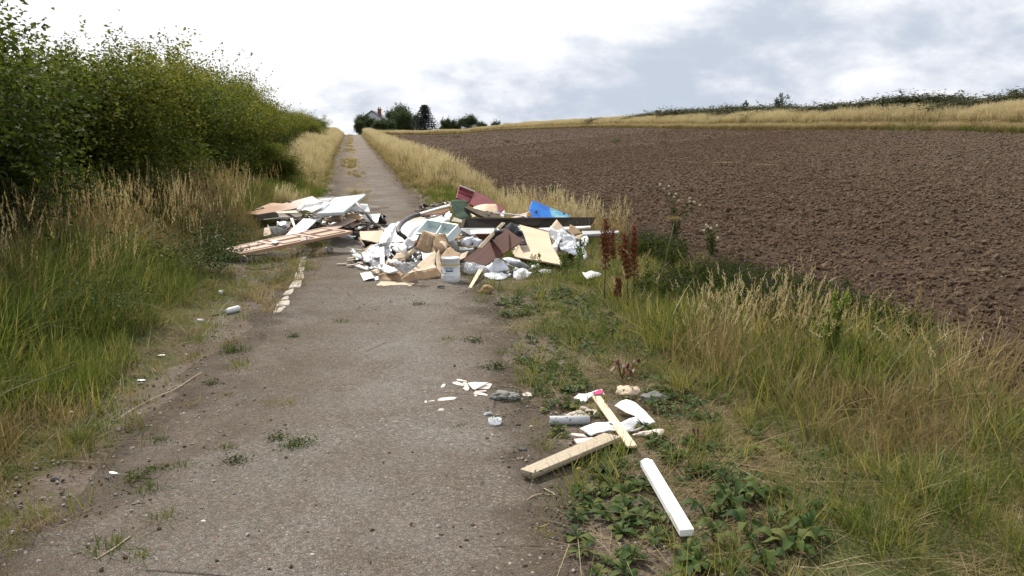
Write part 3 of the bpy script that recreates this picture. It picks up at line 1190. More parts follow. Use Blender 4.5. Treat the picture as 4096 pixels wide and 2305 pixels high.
    r1 = rng.uniform(0, 1, len(x))
    edge = sstep(-1.9, -1.3, u)
    idx = np.where(r1 < g, rng.integers(7, 10, len(x)), np.where(rng.uniform(0, 1, len(x)) < edge + 0.2, rng.integers(4, 7, len(x)), rng.integers(0, 4, len(x))))
    s = rng.uniform(0.45, 1.1, len(x)) * (0.45 + 0.55 * sstep(-1.5, -2.8, u)) * (0.7 + 0.6 * fbm(x * .7, y * .4, 3, 87)) * (0.2 + 0.8 * sstep(-1.0, -1.8, u))
    scatter('golden_verge_grass', on_ground(x, y), allv, 'long golden grass left of the track towards the crest', 'grass', idx=idx, scl=s, tilt=0.06)
    n = 3200
    y = 18.5 + 110 * rng.uniform(0, 1, n) ** 1.7
    u = rng.normal(-0.62, 0.22, n)
    k = rng.uniform(0, 1, n) < 4 * np.clip(fbm(u, y * .35, 3, 161) - 0.36, 0, 1)
    y, u = y[k], u[k]
    scatter('track_grass', on_ground(cx(y) + u, y), goldl + grn[:1], 'dry low grass overgrowing the left side of the far track', 'grass', scl=(0.12, 0.34), tilt=0.1)
    # right of the track
    def rr(x, y, u):
        return sstep(0.80, 1.5, u + 0.40 * sstep(18, 28, y) + 0.6 * (fbm(y * .7, y * 0, 3, 152) - .5) * 2) * (0.3 + 0.7 * sstep(1.1, 1.7, u)) * (x < fe(y) + 0.1 + 0.5 * rng.uniform(-1, 1, len(x)))
    x, y = zone(19500, 14.5, 131, 0.35, 5.2, 1.5, rr)
    u = x - cx(y)
    w_ = fe(y) - cx(y)
    q = (u - 1.2) / (w_ - 1.2 + 1e-6)
    g = sstep(31, 19, y) * 0.75 * sstep(1.05, 0.55, q) + 0.12 + (fbm(x * .6, y * .3, 3, 29) - 0.5) * 1.4
    r1 = rng.uniform(0, 1, len(x))
    tallp = sstep(0.2, 0.5, q) * sstep(20, 27, y)
    idx = np.where(r1 < g, rng.integers(7, 10, len(x)), np.where(rng.uniform(0, 1, len(x)) > tallp, rng.integers(4, 7, len(x)), rng.integers(0, 4, len(x))))
    s = rng.uniform(0.45, 1.15, len(x)) * (0.2 + 0.8 * sstep(0.7, 1.5, u)) * (0.45 + 0.6 * sstep(0.05, 0.35, q)) * (0.55 + 0.45 * sstep(20, 28, y)) * (1 - 0.45 * sstep(0.75, 1.0, q))
    scatter('pale_verge_grass', on_ground(x, y), allv, 'pale windblown grass strip between the track and the field', 'grass', idx=idx, scl=s, tilt=0.06)
    # strip round the far side of the field
    n = 30000
    tt = rng.uniform(0, 1, n) ** 1.35
    y = 26 + (146 - 26) * tt
    y = np.where(rng.uniform(0, 1, n) < 0.12, rng.uniform(134, 150, n), y)
    off = rng.uniform(0, 1, n) ** 1.2 * 3.6
    x = bx(y) + off - 0.1
    k = (x < 0.70 * y + 2)
    x, y, off = x[k], y[k], off[k]
    xb, yb = rng.uniform(-24, 0, 2600), rng.uniform(137, 143, 2600)
    x, y, off = np.concatenate([x, xb]), np.concatenate([y, yb]), np.concatenate([off, np.full(2600, 1.0)])
    g = sstep(44, 34, y) * 0.5 * (fbm(x * .5, y * .5, 3, 37) > 0.5) * (off < 1.6) + 0.05
    r1 = rng.uniform(0, 1, len(x))
    idx = np.where(r1 < g, rng.integers(7, 10, len(x)), np.where(off < 0.5, rng.integers(4, 7, len(x)), rng.integers(0, 4, len(x))))
    s = rng.uniform(0.65, 1.1, len(x)) * (0.66 + 0.25 * sstep(0, 1.2, off)) * (0.8 + 0.4 * fbm(x * .4, y * .4, 3, 55))
    scatter('boundary_grass', on_ground(x, y), allv, 'belt of tall golden grass along the far edge of the field', 'grass', idx=idx, scl=s, tilt=0.05)

    # --- right near verge
    rg = [clump_mesh('right_green_form_%d' % i, m_green, n=24, radius=0.16, h=0.46, w=0.0062, lean=0.42, bend=1.0, tint=(0.1, 0.85), seed=i + 80) for i in range(4)]
    rd = [clump_mesh('right_dry_form_%d' % i, m_straw, n=20, radius=0.17, h=0.46, w=0.0048, lean=0.45, bend=1.0, tint=(0.05, 0.65), seed=i + 90) for i in range(4)]
    rh = [clump_mesh('right_head_form_%d' % i, m_straw, n=16, radius=0.14, h=0.8, w=0.0018, lean=0.28, bend=0.6, wind=0.1, head=0.9, head_len=0.11,
                     head_w=0.006, tint=(0.35, 0.75), head_tint=0.8, seed=i + 100, headn=13, spread_head=1.6) for i in range(4)]
    rt = [clump_mesh('thatch_form_%d' % i, m_straw, n=60, radius=0.16, h=0.22, w=0.002, lean=2.2, bend=0.6, tint=(0.0, 0.75), seed=i + 110, flatlie=True) for i in range(3)]

    def edge_r(y):
        # where the tall growth starts, measured from the middle of the track
        return np.interp(y, [0, 3, 4.2, 5.2, 7, 9, 11, 14], [2.9, 2.75, 2.6, 2.35, 2.35, 2.4, 2.6, 2.6])

    def dr(x, y, u):
        e = edge_r(y) + (fbm(x * 1.5, y * 1.5, 3, 61) - 0.5) * 0.7
        return sstep(e - 0.2, e + 0.25, u) * (x < fe(y) + 0.35 * rng.normal(0, 1, len(x)) - 0.1) * (1 - 0.72 * sstep(fe(y) - 1.9, fe(y) - 1.3, x) * sstep(6.3, 7.3, y))
    x, y = zone(4300, 1.2, 14.5, 1.7, 7.0, 1.25, dr)
    u = x - cx(y)
    dryf = fbm(x * 0.9 + 40, y * 0.9, 3, 66) + 0.04 * sstep(5.5, 4.0, y) - 0.10 * sstep(6.4, 8.0, y) - 0.15
    idx = np.where(rng.uniform(0, 1, len(x)) < sstep(0.40, 0.66, dryf), rng.integers(4, 8, len(x)), rng.integers(0, 4, len(x)))
    s = (0.55 + 0.42 * sstep(3.5, 5.5, y) * sstep(8.5, 6.5, y)) * rng.uniform(0.45, 1.2, len(x)) * (1 - 0.12 * sstep(6.0, 7.5, y))
    scatter('rough_grass', on_ground(x, y), rg + rd, 'rough green and straw coloured grass between track and field', 'grass', idx=idx, scl=s)
    x, y = zone(170, 1.8, 13.5, 2.0, 6.4, 1.0, lambda x, y, u: dr(x, y, u) * (0.08 + 4.0 * np.clip(fbm(x * 0.9 + 7, y * 0.9, 3, 71) - 0.52, 0, 1)) * sstep(10.5, 7.5, y))
    scatter('seeding_stems', on_ground(x, y), rh, 'straw coloured flowering grass stems on the right verge', 'grass', scl=(0.5, 0.85))
    # a pale stand of oat-like grass in front of the knapweed, as in the photo
    c = P('W', 1750, 1250)
    n = 30
    x, y = c.x + rng.normal(0, 0.42, n), c.y + rng.normal(0, 0.4, n)
    scatter('pale_grass_stand', on_ground(x, y), rh, 'pale leaning stand of seeding grass in the middle of the right verge', 'grass', scl=(0.6, 0.9), tilt=0.12)
    x, y = zone(3000, 1.3, 14, 1.0, 5.0, 1.1, lambda x, y, u: sstep(1.05, 1.7, u) * (0.05 + 2.6 * np.clip(fbm(x * 1.3, y * 1.3, 3, 81) - 0.36, 0, 1)) * (x < fe(y) - 0.1))
    x, y = clear_of_planks(x, y)
    scatter('dead_thatch', on_ground(x, y, 0.002), rt, 'flattened dead straw over the bare soil of the right verge', 'dead grass', scl=(0.5, 1.1), tilt=0.05)
    x, y = zone(9000, 1.4, 16.5, 0.95, 5.0, 1.0, lambda x, y, u: sstep(0.95, 1.6, u) * (x < fe(y)) * (0.16 + 2.6 * np.clip(fbm(x * 1.9, y * 1.9, 3, 83) - 0.46, 0, 1)))
    x, y = clear_of_planks(x, y)
    scatter('short_grass', on_ground(x, y), low[::2] + rg[:2], 'short green grass growing through the right hand verge', 'grass', scl=(0.22, 0.55), tilt=0.2)
    # bent grass strip crossing the top of the field edge near the blue board
    x, y = zone(500, 13.0, 17.5, 2.4, 5.6, 1.0, lambda x, y, u: (x < fe(y) + 0.3 * rng.normal(0, 1, len(x))) * 1.0)
    scatter('tawny_grass', on_ground(x, y), goldl + gold[:1], 'tawny grass behind the blue board at the edge of the field', 'grass', scl=(0.4, 0.75))


build_grass()


# ------------------------------------------------------------------ herbs that cover the ground
def rosette(seed, n=9, L=0.13, W=0.05, mat=m_weed, rise=0.35, name='rosette_form'):
    """broad arching leaves from one crown, each a curved strip with a folded midrib"""
    r = np.random.default_rng(seed)
    V, Q, TN = [], [], []
    b = 0
    for i in range(n):
        a = i * 2.4 + r.uniform(-.3, .3)
        l = L * r.uniform(0.6, 1.15)
        w = W * r.uniform(0.7, 1.1)
        rs = rise * r.uniform(0.5, 1.3)
        ca, sa = math.cos(a), math.sin(a)
        tn = r.uniform(0, 0.9)
        tw = r.uniform(-0.4, 0.4)
        S = np.array([0, 0.25, 0.45, 0.65, 0.85, 1.0])
        Wd = np.array([0.12, 0.35, 0.9, 1.0, 0.6, 0.05]) * w * 0.5
        for s, wd in zip(S, Wd):
            rr = l * s
            z = 0.01 + l * rs * math.sin(min(1.0, s * 1.15) * PI * 0.75)
            und = r.uniform(-0.12, 0.12) * wd
            for k in (-1, 0, 1):
                V.append((ca * rr - sa * wd * k, sa * rr + ca * wd * k, z + (0.28 * wd if k else 0) + und * k + tw * wd * k))
                TN.append(tn + (0.1 if k == 0 else 0))
        for j in range(5):
            o = b + j * 3
            Q += [(o, o + 1, o + 4, o + 3), (o + 1, o + 2, o + 5, o + 4)]
        b += 18
    me = np_mesh(name, np.array(V), np.array(Q), smooth=True, tint=np.array(TN))
    me.materials.append(mat)
    return me


def leafy_sprig(seed, h=0.12, n=26, L=0.02, mat=m_weed, r0=0.05, name='sprig_form'):
    r = np.random.default_rng(seed)
    c = np.stack([r.normal(0, r0, n), r.normal(0, r0, n), r.uniform(0.01, h, n) * r.uniform(0.3, 1, n)], -1)
    V, T, tn = leaves(c, np.stack([r.normal(0, .6, n), r.normal(0, .6, n), np.ones(n)], -1), L, r, 0.5, r.uniform(0, 1, n))
    me = np_mesh(name, V, T, tint=tn)
    me.materials.append(mat)
    return me


def knapweed(seed, h=0.5):
    """branching dark green herb topped with brown knobs, some of them in purple flower"""
    r = np.random.default_rng(seed)
    v, q, t_, tn = blades(n=16, radius=0.10, h=h, w=0.0026, lean=0.25, bend=0.25, tint=(0.2, 0.9), seed=seed, hvar=0.5)
    tips = v.reshape(-1, 7, 3)[:, 6]
    n = 110
    s = r.integers(0, 16, n)
    f = r.uniform(0.05, 0.85, n)[:, None]
    base = v.reshape(-1, 7, 3)[s, 0]
    c = base * (1 - f) + tips[s] * f + r.normal(0, 0.02, (n, 3))
    LV, LT, ltn = leaves(c, np.stack([r.normal(0, .6, n), r.normal(0, .6, n), np.ones(n)], -1), 0.065, r, 0.22, r.uniform(0.2, 1.0, n))
    knobs, mi, kb = [], [], []
    V = [v, LV]
    N = [tn * 0.5, ltn]
    Q = [q]
    T = [t_, LT + len(v)]
    mq = [np.zeros(len(q), int)]
    mt = [np.zeros(len(t_) + len(LT), int)]
    b = len(v) + len(LV)
    octv = np.array([(1, 0, 0), (0, 1, 0), (-1, 0, 0), (0, -1, 0), (0, 0, 1.2), (0, 0, -1.2)], float)
    octf = np.array([(0, 1, 4), (1, 2, 4), (2, 3, 4), (3, 0, 4), (1, 0, 5), (2, 1, 5), (3, 2, 5), (0, 3, 5)])
    for i, tp in enumerate(tips):
        if i % 2:
            continue
        V.append(octv * 0.008 + tp)
        N.append(np.full(6, r.uniform(0, 1)))
        T.append(octf + b)
        mt.append(np.full(8, 1))
        b += 6
        if r.uniform() < 0.06:
            k = 10
            pc = tp + r.normal(0, 1, (k, 3)) * np.array([0.009, 0.009, 0.003]) + np.array([0, 0, 0.013])
            pv, pt, ptn = leaves(pc, np.stack([r.normal(0, .8, k), r.normal(0, .8, k), np.ones(k)], -1), 0.013, r, 0.4, r.uniform(0, 1, k))
            V.append(pv); N.append(ptn); T.append(pt + b); mt.append(np.full(len(pt), 2))
            b += len(pv)
    me = np_mesh('knapweed_form', np.concatenate(V), [np.concatenate(Q), np.concatenate(T)], tint=np.concatenate(N),
                 mi=np.concatenate([np.concatenate(mq), np.concatenate(mt)]))
    for m in (m_weed, m_brown, m_purple):
        me.materials.append(m)
    return me


def build_herbs():
    ros = [rosette(i, n=8 + i % 3, L=0.11, W=0.05, rise=0.4) for i in range(5)]
    spr = [leafy_sprig(i + 40) for i in range(4)]
    # plantain patches following the outer side of the track
    def dp(x, y, u):
        return sstep(1.05, 1.45, u) * sstep(2.6, 2.0, u) * np.clip((fbm(x * 1.4, y * 1.4, 3, 111) - 0.40) * 5, 0, 1)
    x, y = clear_of_planks(*zone(2600, 2.6, 12.5, 0.95, 3.1, 0.9, dp))
    scatter('plantain_cover', on_ground(x, y), ros, 'low dark green plantain leaves matting the verge beside the track', 'ground cover', scl=(0.35, 0.8), tilt=0.15)
    x, y = clear_of_planks(*zone(1900, 2.4, 15, 0.8, 3.2, 0.9, lambda x, y, u: sstep(0.85, 1.3, u) * np.clip((fbm(x * 1.7 + 5, y * 1.7, 3, 121) - 0.46) * 5, 0, 1)))
    scatter('knotgrass', on_ground(x, y), spr, 'fine creeping green weeds on the bare edge of the track', 'ground cover', scl=(0.5, 1.3), tilt=0.2)
    # knapweed bed
    kn = [knapweed(i) for i in range(5)]
    n = 620
    y = rng.uniform(6.2, 13.0, n)
    x = fe(y) - np.abs(rng.normal(0, 0.8, n)) + 0.1
    k = (x > cx(y) + 2.8 + 1.0 * sstep(8.5, 9.8, y)) & (y < 12.4) & (fbm(x * .8, y * .8, 3, 131) > 0.36)
    x, y = x[k], y[k]
    scatter('knapweed_bed', on_ground(x, y), kn, 'dark green knapweed with brown knobs and small purple flowers beside the field', 'flowering weeds', scl=(0.6, 1.0), tilt=0.08)


build_herbs()


# ------------------------------------------------------------------ single plants
def dock_spike(fr, px, py, ptop, label, lean=0.0, seed=0):
    """tall dock gone to rusty seed: stem and several crowded upright seed spikes"""
    r = np.random.default_rng(seed)
    base = P(fr, px, py)
    top = PD(fr, ptop[0], ptop[1], base.y)
    h = top.z - base.z
    e = empty('dock_plant', base, label, 'dock', 'rusty dock plants in seed')
    MW[e.name] = e.matrix_basis.copy()
    d = Vector((top.x - base.x, 0, h))
    pts = [d * s + Vector((0, 0.01 * math.sin(s * 9), 0)) for s in (0, .25, .5, .75, 1.0)]
    st = link('stem', tube_mesh('stem', pts, [0.006, 0.005, 0.004, 0.003, 0.002], 5), m_dock, e)
    V, T, N = [], [], []
    b = 0
    for k in range(4 if h > 0.6 else 2):
        s0 = 0.38 + 0.1 * k
        off = Vector((r.uniform(-0.05, 0.05), r.uniform(-0.05, 0.05), 0)) if k else Vector()
        n = int(1500 / (k + 1.2))
        s = r.uniform(s0, 1.0 - 0.07 * k, n)
        rad = 0.034 * (1 - 0.75 * s) + 0.008
        wh = 0.5 + 0.5 * np.sin(s * 90)
        a = r.uniform(0, 2 * PI, n)
        g = np.clip((s - s0) * 6, 0, 1)
        c = np.stack([d.x * s + off.x * g + rad * np.cos(a) * (0.6 + wh), off.y * g + rad * np.sin(a) * (0.6 + wh), h * s], -1)
        v, t_, tn = leaves(c, r.normal(0, 1, (n, 3)), 0.015, r, 0.8, r.uniform(0, 1, n))
        V.append(v); T.append(t_ + b); N.append(tn)
        b += len(v)
    me = np_mesh('seed_head', np.concatenate(V), np.concatenate(T), tint=np.concatenate(N))
    link('seed_head', me, m_dock, e)
    return e


def thistle(fr, px, py, heads, label, seed=0):
    """creeping thistle gone to white fluff"""
    r = np.random.default_rng(seed)
    base = P(fr, px, py)
    e = empty('thistle', base, label, 'thistle', 'thistles gone to fluff')
    V, N = [], []
    tubes = []
    for (hx, hy) in heads:
        tp = PD(fr, hx, hy, base.y + r.uniform(-0.15, 0.15)) - base
        tubes.append(tp)
    # stems in one part
    bmv, bmf, b = [], [], 0
    for tp in tubes:
        mid = Vector((tp.x * 0.25, tp.y * 0.25, tp.z * 0.6))
        me_ = tube_mesh('tmp', [Vector((0, 0, 0)), mid, tp], [0.005, 0.0035, 0.002], 4, cap=False)
        v = np.zeros(len(me_.vertices) * 3)
        me_.vertices.foreach_get('co', v)
        bmv.append(v.reshape(-1, 3))
        bmf.append(np.array([list(p.vertices) for p in me_.polygons]) + b)
        b += len(me_.vertices)
        bpy.data.meshes.remove(me_)
    me = np_mesh('stem', np.concatenate(bmv), np.concatenate(bmf), tint=np.full(b, 0.6))
    link('stem', me, m_weed, e)
    n = 260
    i = r.integers(0, len(tubes), n)
    tp = np.array([tuple(t_) for t_ in tubes])[i]
    f = r.uniform(0.1, 0.92, n)[:, None]
    c = np.where(f < 0.6, np.stack([tp[:, 0] * .25, tp[:, 1] * .25, tp[:, 2] * .6], -1) * (f / 0.6),
                 np.stack([tp[:, 0] * .25, tp[:, 1] * .25, tp[:, 2] * .6], -1) * (1 - (f - .6) / .4) + tp * (f - .6) / .4)
    c = c + r.normal(0, 0.03, (n, 3))
    v, t_, tn = leaves(c, np.stack([r.normal(0, .6, n), r.normal(0, .6, n), np.ones(n)], -1), 0.06, r, 0.25, r.uniform(0.4, 1, n))
    me = np_mesh('foliage', v, t_, tint=tn)
    link('foliage', me, m_weed, e)
    for tp in tubes:
        n = 60
        c = r.normal(0, 1, (n, 3))
        c /= np.linalg.norm(c, axis=1, keepdims=True)
        rad = r.uniform(0.3, 1.0, n)[:, None] * 0.021
        v, t_, tn = leaves(c * rad * np.array([1, 1, .85]), c, 0.016, r, 0.6, r.uniform(0, 1, n))
        me = np_mesh('seed_fluff', v, t_, tint=tn)
        o = link('seed_fluff', me, m_fluff, e)
        o.location = tp
    return e


def build_plants():
    dock_spike('W', 715, 860, (722, 300), 'left tall rusty dock spike standing in dry grass right of the rubbish', seed=1)
    dock_spike('W', 772, 690, (770, 378), 'thin short rusty dock spike just right of the leftmost one', seed=2)
    dock_spike('W', 880, 900, (845, 395), 'dense rusty dock with two crowded spikes, left half of the thick pair', seed=3)
    dock_spike('W', 915, 900, (918, 345), 'tallest rusty dock spike leaning right in the thick pair', seed=4)
    dock_spike('W', 800, 905, (806, 700), 'short dark red dock low in the grass below the thick pair', seed=5)
    thistle('W', 1190, 480, [(1092, 66), (1117, 92), (1152, 76), (1155, 130), (1200, 130), (1186, 152), (1217, 174), (1295, 160), (1294, 180), (1322, 184), (1363, 205)],
            'tall thistle with many white fluffy heads against the ploughed field', 1)
    thistle('W', 1440, 560, [(1392, 378), (1406, 340), (1415, 352), (1438, 362), (1480, 345), (1484, 428)],
            'smaller thistle with white fluffy heads right of the tall one', 2)
    thistle('W', 345, 200, [(318, 78), (340, 76), (372, 48), (395, 72), (412, 70), (350, 66)],
            'thistle with white fluff behind the blue board at the field edge', 3)
    thistle('W', 140, 240, [(136, 152), (150, 153), (124, 172)],
            'little pale thistle in tawny grass right of the red door', 4)
    # hogweed skeletons
    for (bx0, by0, tx, ty, lab) in ((1065, 860, 1190, 320, 'dry brown hogweed stem leaning right with a flat umbel below the tall thistle'),
                                    (1385, 1200, 1440, 860, 'shorter brown umbel of dead hogweed in the straw coloured grass')):
        base = P('W', bx0, by0)
        top = PD('W', tx, ty, base.y) - base
        e = empty('hogweed', base, lab, 'hogweed')
        pts = [top * s for s in (0, .35, .7, 1)]
        me = tube_mesh('stem', pts, [0.008, 0.006, 0.005, 0.003], 5)
        link('stem', me, leaf_mat('hogweed_stem', [(0.16, 0.16, 0.06), (0.25, 0.20, 0.10)], 0.1), e)
        r = np.random.default_rng(int(tx))
        n = 26
        for k in range(1):
            Vv, Ff, b = [], [], 0
            for i in range(n):
                a, rr = i * 2.4, 0.085 * math.sqrt((i + .5) / n)
                tip = top + Vector((math.cos(a) * rr, math.sin(a) * rr, 0.05 - rr * 0.2))
                m_ = tube_mesh('tmp', [top, tip], [0.0015, 0.001], 3, cap=False)
                v = np.zeros(len(m_.vertices) * 3)
                m_.vertices.foreach_get('co', v)
                Vv.append(v.reshape(-1, 3))
                Ff.append(np.array([list(p.vertices) for p in m_.polygons]) + b)
                b += len(m_.vertices)
                bpy.data.meshes.remove(m_)
                c = np.array(tuple(tip)) + r.normal(0, 0.008, (14, 3))
                lv, lt, _ = leaves(c, r.normal(0, 1, (14, 3)), 0.010, r, 0.7, np.ones(14))
                q = np.concatenate([lt, lt[:, -1:]], 1)
                Vv.append(lv)
                Ff.append(q[:0])
                b += len(lv)
                Ff.append(np.zeros((0, 4), int))
                tris = lt + b - len(lv)
                Ff.append(np.concatenate([tris, tris[:, :1]], 1)[:0])
                Vv_ = None
                TRI = globals().setdefault('_tri', [])
                TRI.append(tris)
            me = np_mesh('umbel', np.concatenate(Vv), [np.concatenate([f for f in Ff if len(f)]), np.concatenate(TRI)], tint=np.full(b, 0.35))
            TRI.clear()
            link('umbel', me, m_straw, e)
    # yellow green herb at the right
    base = P('W', 2250, 1340)
    e = empty('tall_weed', base, 'tall yellow-green leafy weed at the right edge of the verge', 'weed')
    r = np.random.default_rng(3)
    Vs, Ts, Ns, b = [], [], [], 0
    tops = [PD('W', a, c, base.y) - base for a, c in ((2290, 790), (2350, 850), (2230, 930), (2380, 800), (2150, 1010))]
    bv, bf, bb = [], [], 0
    for tp in tops:
        m_ = tube_mesh('tmp', [Vector(), Vector((tp.x * .3, 0, tp.z * .5)), tp], [0.005, 0.004, 0.0015], 4, cap=False)
        v = np.zeros(len(m_.vertices) * 3); m_.vertices.foreach_get('co', v)
        bv.append(v.reshape(-1, 3)); bf.append(np.array([list(p.vertices) for p in m_.polygons]) + bb); bb += len(m_.vertices)
        bpy.data.meshes.remove(m_)
        n = 240
        f = r.uniform(0.3, 1.0, n)[:, None]
        mid = np.array([tp.x * .3, 0, tp.z * .5])
        tpn = np.array(tuple(tp))
        c = np.where(f < .5, mid * f * 2, mid * (2 - 2 * f) + tpn * (2 * f - 1)) + r.normal(0, 1, (n, 3)) * 0.03 * (1.25 - f)
        v, t_, tn = leaves(c, r.normal(0, 1, (n, 3)) + np.array([0, 0, 1]), 0.035, r, 0.3, r.uniform(0, 1, n))
        Vs.append(v); Ts.append(t_ + b); Ns.append(tn); b += len(v)
    m_lime = leaf_mat('lime_leaves', [(0.13, 0.20, 0.03), (0.22, 0.30, 0.05), (0.30, 0.32, 0.08)], 0.4)
    link('stem', np_mesh('stem', np.concatenate(bv), np.concatenate(bf), tint=np.full(bb, .5)), m_lime, e)
    link('foliage', np_mesh('foliage', np.concatenate(Vs), np.concatenate(Ts), tint=np.concatenate(Ns)), m_lime, e)
    # green sprigs in front of the plywood
    m_fresh = leaf_mat('fresh_leaves', [(0.07, 0.13, 0.03), (0.13, 0.20, 0.05), (0.20, 0.25, 0.07)], 0.4)
    for (x0, y0, x1, y1, lab) in ((1660, 1190, 1620, 1000, 'slim green weed with narrow leaves in front of the plywood sheet'),
                                  (1810, 1230, 1850, 820, 'taller green weed with narrow leaves beside the silver bag'),
                                  (1270, 1200, 1262, 1020, 'small yellowish weed at the foot of the plywood sheet')):
        base = P('C', x0, y0 + 75)
        tp = PD('C', x1, y1, base.y) - base
        e = empty('narrow_leaved_weed', base, lab, 'weed')
        n = 130 if y1 > 1010 else 300
        s = r.integers(-1, 2, n)
        f = r.uniform(0.05, 1, n)[:, None]
        c = np.array(tuple(tp)) * f + r.normal(0, 1, (n, 3)) * 0.04 * (1.15 - f) + np.stack([s * 0.05, s * 0.0, s * 0.0], -1) * f
        v, t_, tn = leaves(c, r.normal(0, 1, (n, 3)), 0.05, r, 0.2, r.uniform(.3, 1, n))
        link('stem', tube_mesh('stem', [Vector(), tp * .5, tp], [0.004, 0.003, 0.0015], 4), m_fresh, e)
        link('foliage', np_mesh('foliage', v, t_, tint=tn), m_fresh, e)

    # plantains and docks one can pick out in the foreground
    big = [(115, 480, 'D2', 0.9)]
    spots = [('D', 760, 1240, 1.0), ('D', 960, 1110, 0.8), ('D', 1090, 980, 0.8), ('D', 1120, 1190, 1.0), ('D', 1180, 740, 0.85), ('D', 1000, 830, 0.7),
             ('D', 1280, 880, 0.7), ('D', 1330, 1220, 1.0), ('Y', 20, 730, 0.9), ('Y', 250, 900, 1.2), ('Y', 380, 890, 1.0), ('Y', 200, 1130, 1.2),
             ('Y', 600, 1170, 1.3), ('Y', 120, 560, 0.9), ('Y', 640, 870, 1.1), ('Y', 800, 830, 1.5), ('Y', 920, 760, 1.3), ('Y', 900, 1010, 1.4),
             ('Y', 1040, 990, 1.3), ('Y', 1180, 1090, 1.4), ('Y', 1270, 1020, 1.2), ('Y', 1000, 1190, 1.2), ('Y', 540, 430, 1.1), ('Y', 690, 1010, 1.2)]
    forms = [rosette(200 + i, n=10 + i, L=0.15, W=0.065, rise=0.5, name='leaves') for i in range(4)]
    docks = [rosette(300 + i, n=7 + i, L=0.2, W=0.07, rise=0.8, name='leaves') for i in range(3)]
    spots.sort(key=lambda s: FR[s[0]][0] + s[1] / FR[s[0]][2])
    for i, (fr, a, c, s) in enumerate(spots):
        p = P(fr, a, c)
        dk = fr == 'Y' and a > 600 and s >= 1.1
        nm, what = ('dock_rosette', 'upright broad leaved dock') if dk else ('plantain', 'flat dark green plantain')
        o = link(nm, (docks if dk else forms)[i % 3], m_weed)
        o.location = p
        o.scale = (s * (0.46 if dk else 0.44),) * 3
        o.rotation_euler = (0, 0, i * 1.7)
        tag(o, '%s, %s from the left of the foreground rosettes' % (what, ORD[i]), 'plant', 'broad leaved rosettes in the foreground')

    m_red = leaf_mat('red_dock_leaves', [(0.045, 0.010, 0.010), (0.085, 0.022, 0.014), (0.13, 0.07, 0.018)], 0.3)
    for i, (x, y, s_, lab) in enumerate(((1115, 150, .6, 'dark red dock leaves beside the crumpled brown paper'), (1180, 118, .5, 'small red and yellow dock leaves behind the brown paper'),
                                        (1735, 665, .32, 'lone reddish dock leaf rosette right of the planks'))):
        o = link('red_dock', rosette(330 + i, n=5, L=.2, W=.08, rise=1.0, name='leaves', mat=m_red), m_red)
        o.location = P('D', x, y)
        o.scale = (s_,) * 3
        tag(o, lab, 'plant')

    # tufts growing through the tarmac
    T = [('Q', 645, 490, 1.0), ('Q', 700, 545, 1.1), ('Q', 710, 452, .7), ('Q', 820, 440, .9), ('Q', 1105, 410, .8), ('Q', 1052, 345, .8), ('Q', 745, 315, .7),
         ('Q', 1290, 302, .8), ('Q', 1345, 345, 1.0), ('Q', 1410, 330, 1.0), ('Q', 1265, 143, .8), ('Q', 1350, 140, .9), ('Q', 1065, 98, .6), ('Q', 770, 675, .9),
         ('Q', 490, 820, 1.2), ('Q', 655, 848, .8), ('Q', 2150, 245, .7), ('V', 605, 925, 1.6), ('V', 585, 888, 1.2), ('V', 860, 812, 1.0), ('V', 740, 850, .9),
         ('V', 1125, 858, 1.0), ('V', 1195, 862, 1.1), ('V', 1250, 930, 1.2), ('V', 1050, 770, 1.0), ('V', 530, 968, .8), ('V', 775, 1095, .4)]
    T.sort(key=lambda s: FR[s[0]][0] + s[1] / FR[s[0]][2])
    tm = []
    for i in range(4):
        a = blades(n=70, radius=0.045, h=0.07, w=0.0032, lean=0.9, bend=0.7, tint=(0.1, 0.6), seed=400 + i)
        me = np_mesh('tuft_form', a[0], [a[1], a[2]], tint=a[3])
        me.materials.append(m_green)
        tm.append(me)
    for i in range(3):
        tm.append(leafy_sprig(500 + i, h=0.05, n=110, L=0.018, r0=0.035, name='tuft_form'))
    for i, (fr, a, c, s) in enumerate(T):
        o = link('weed_tuft', tm[(i * 5) % 7], m_green)
        o.location = P(fr, a, c)
        o.scale = (s * 1.15,) * 3
        o.rotation_euler = (0, 0, i)
        tag(o, 'green tuft growing through the tarmac, %s from the left of the track tufts' % ORD[i], 'weed tuft', 'weed tufts on the track')
    # green seedlings in the field
    F_ = [('T', 100, 412, 2.2), ('T', 386, 416, 1.2), ('R', 1705, 555, 3.0), ('R', 2358, 612, 2.0), ('R', 1480, 545, 2.0), ('R', 2455, 615, 1.4)]
    F_.sort(key=lambda s: FR[s[0]][0] + s[1] / FR[s[0]][2])
    for i, (fr, a, c, s) in enumerate(F_):
        o = link('seedling', tm[4 + i % 3], m_weed)
        p = P(fr, a, c, 0.05)
        o.location = p
        o.scale = (s * 2.2,) * 3
        tag(o, 'lone green seedling in the ploughed field, %s from the left of the seedlings' % ORD[i], 'seedling', 'green seedlings in the field')


build_plants()

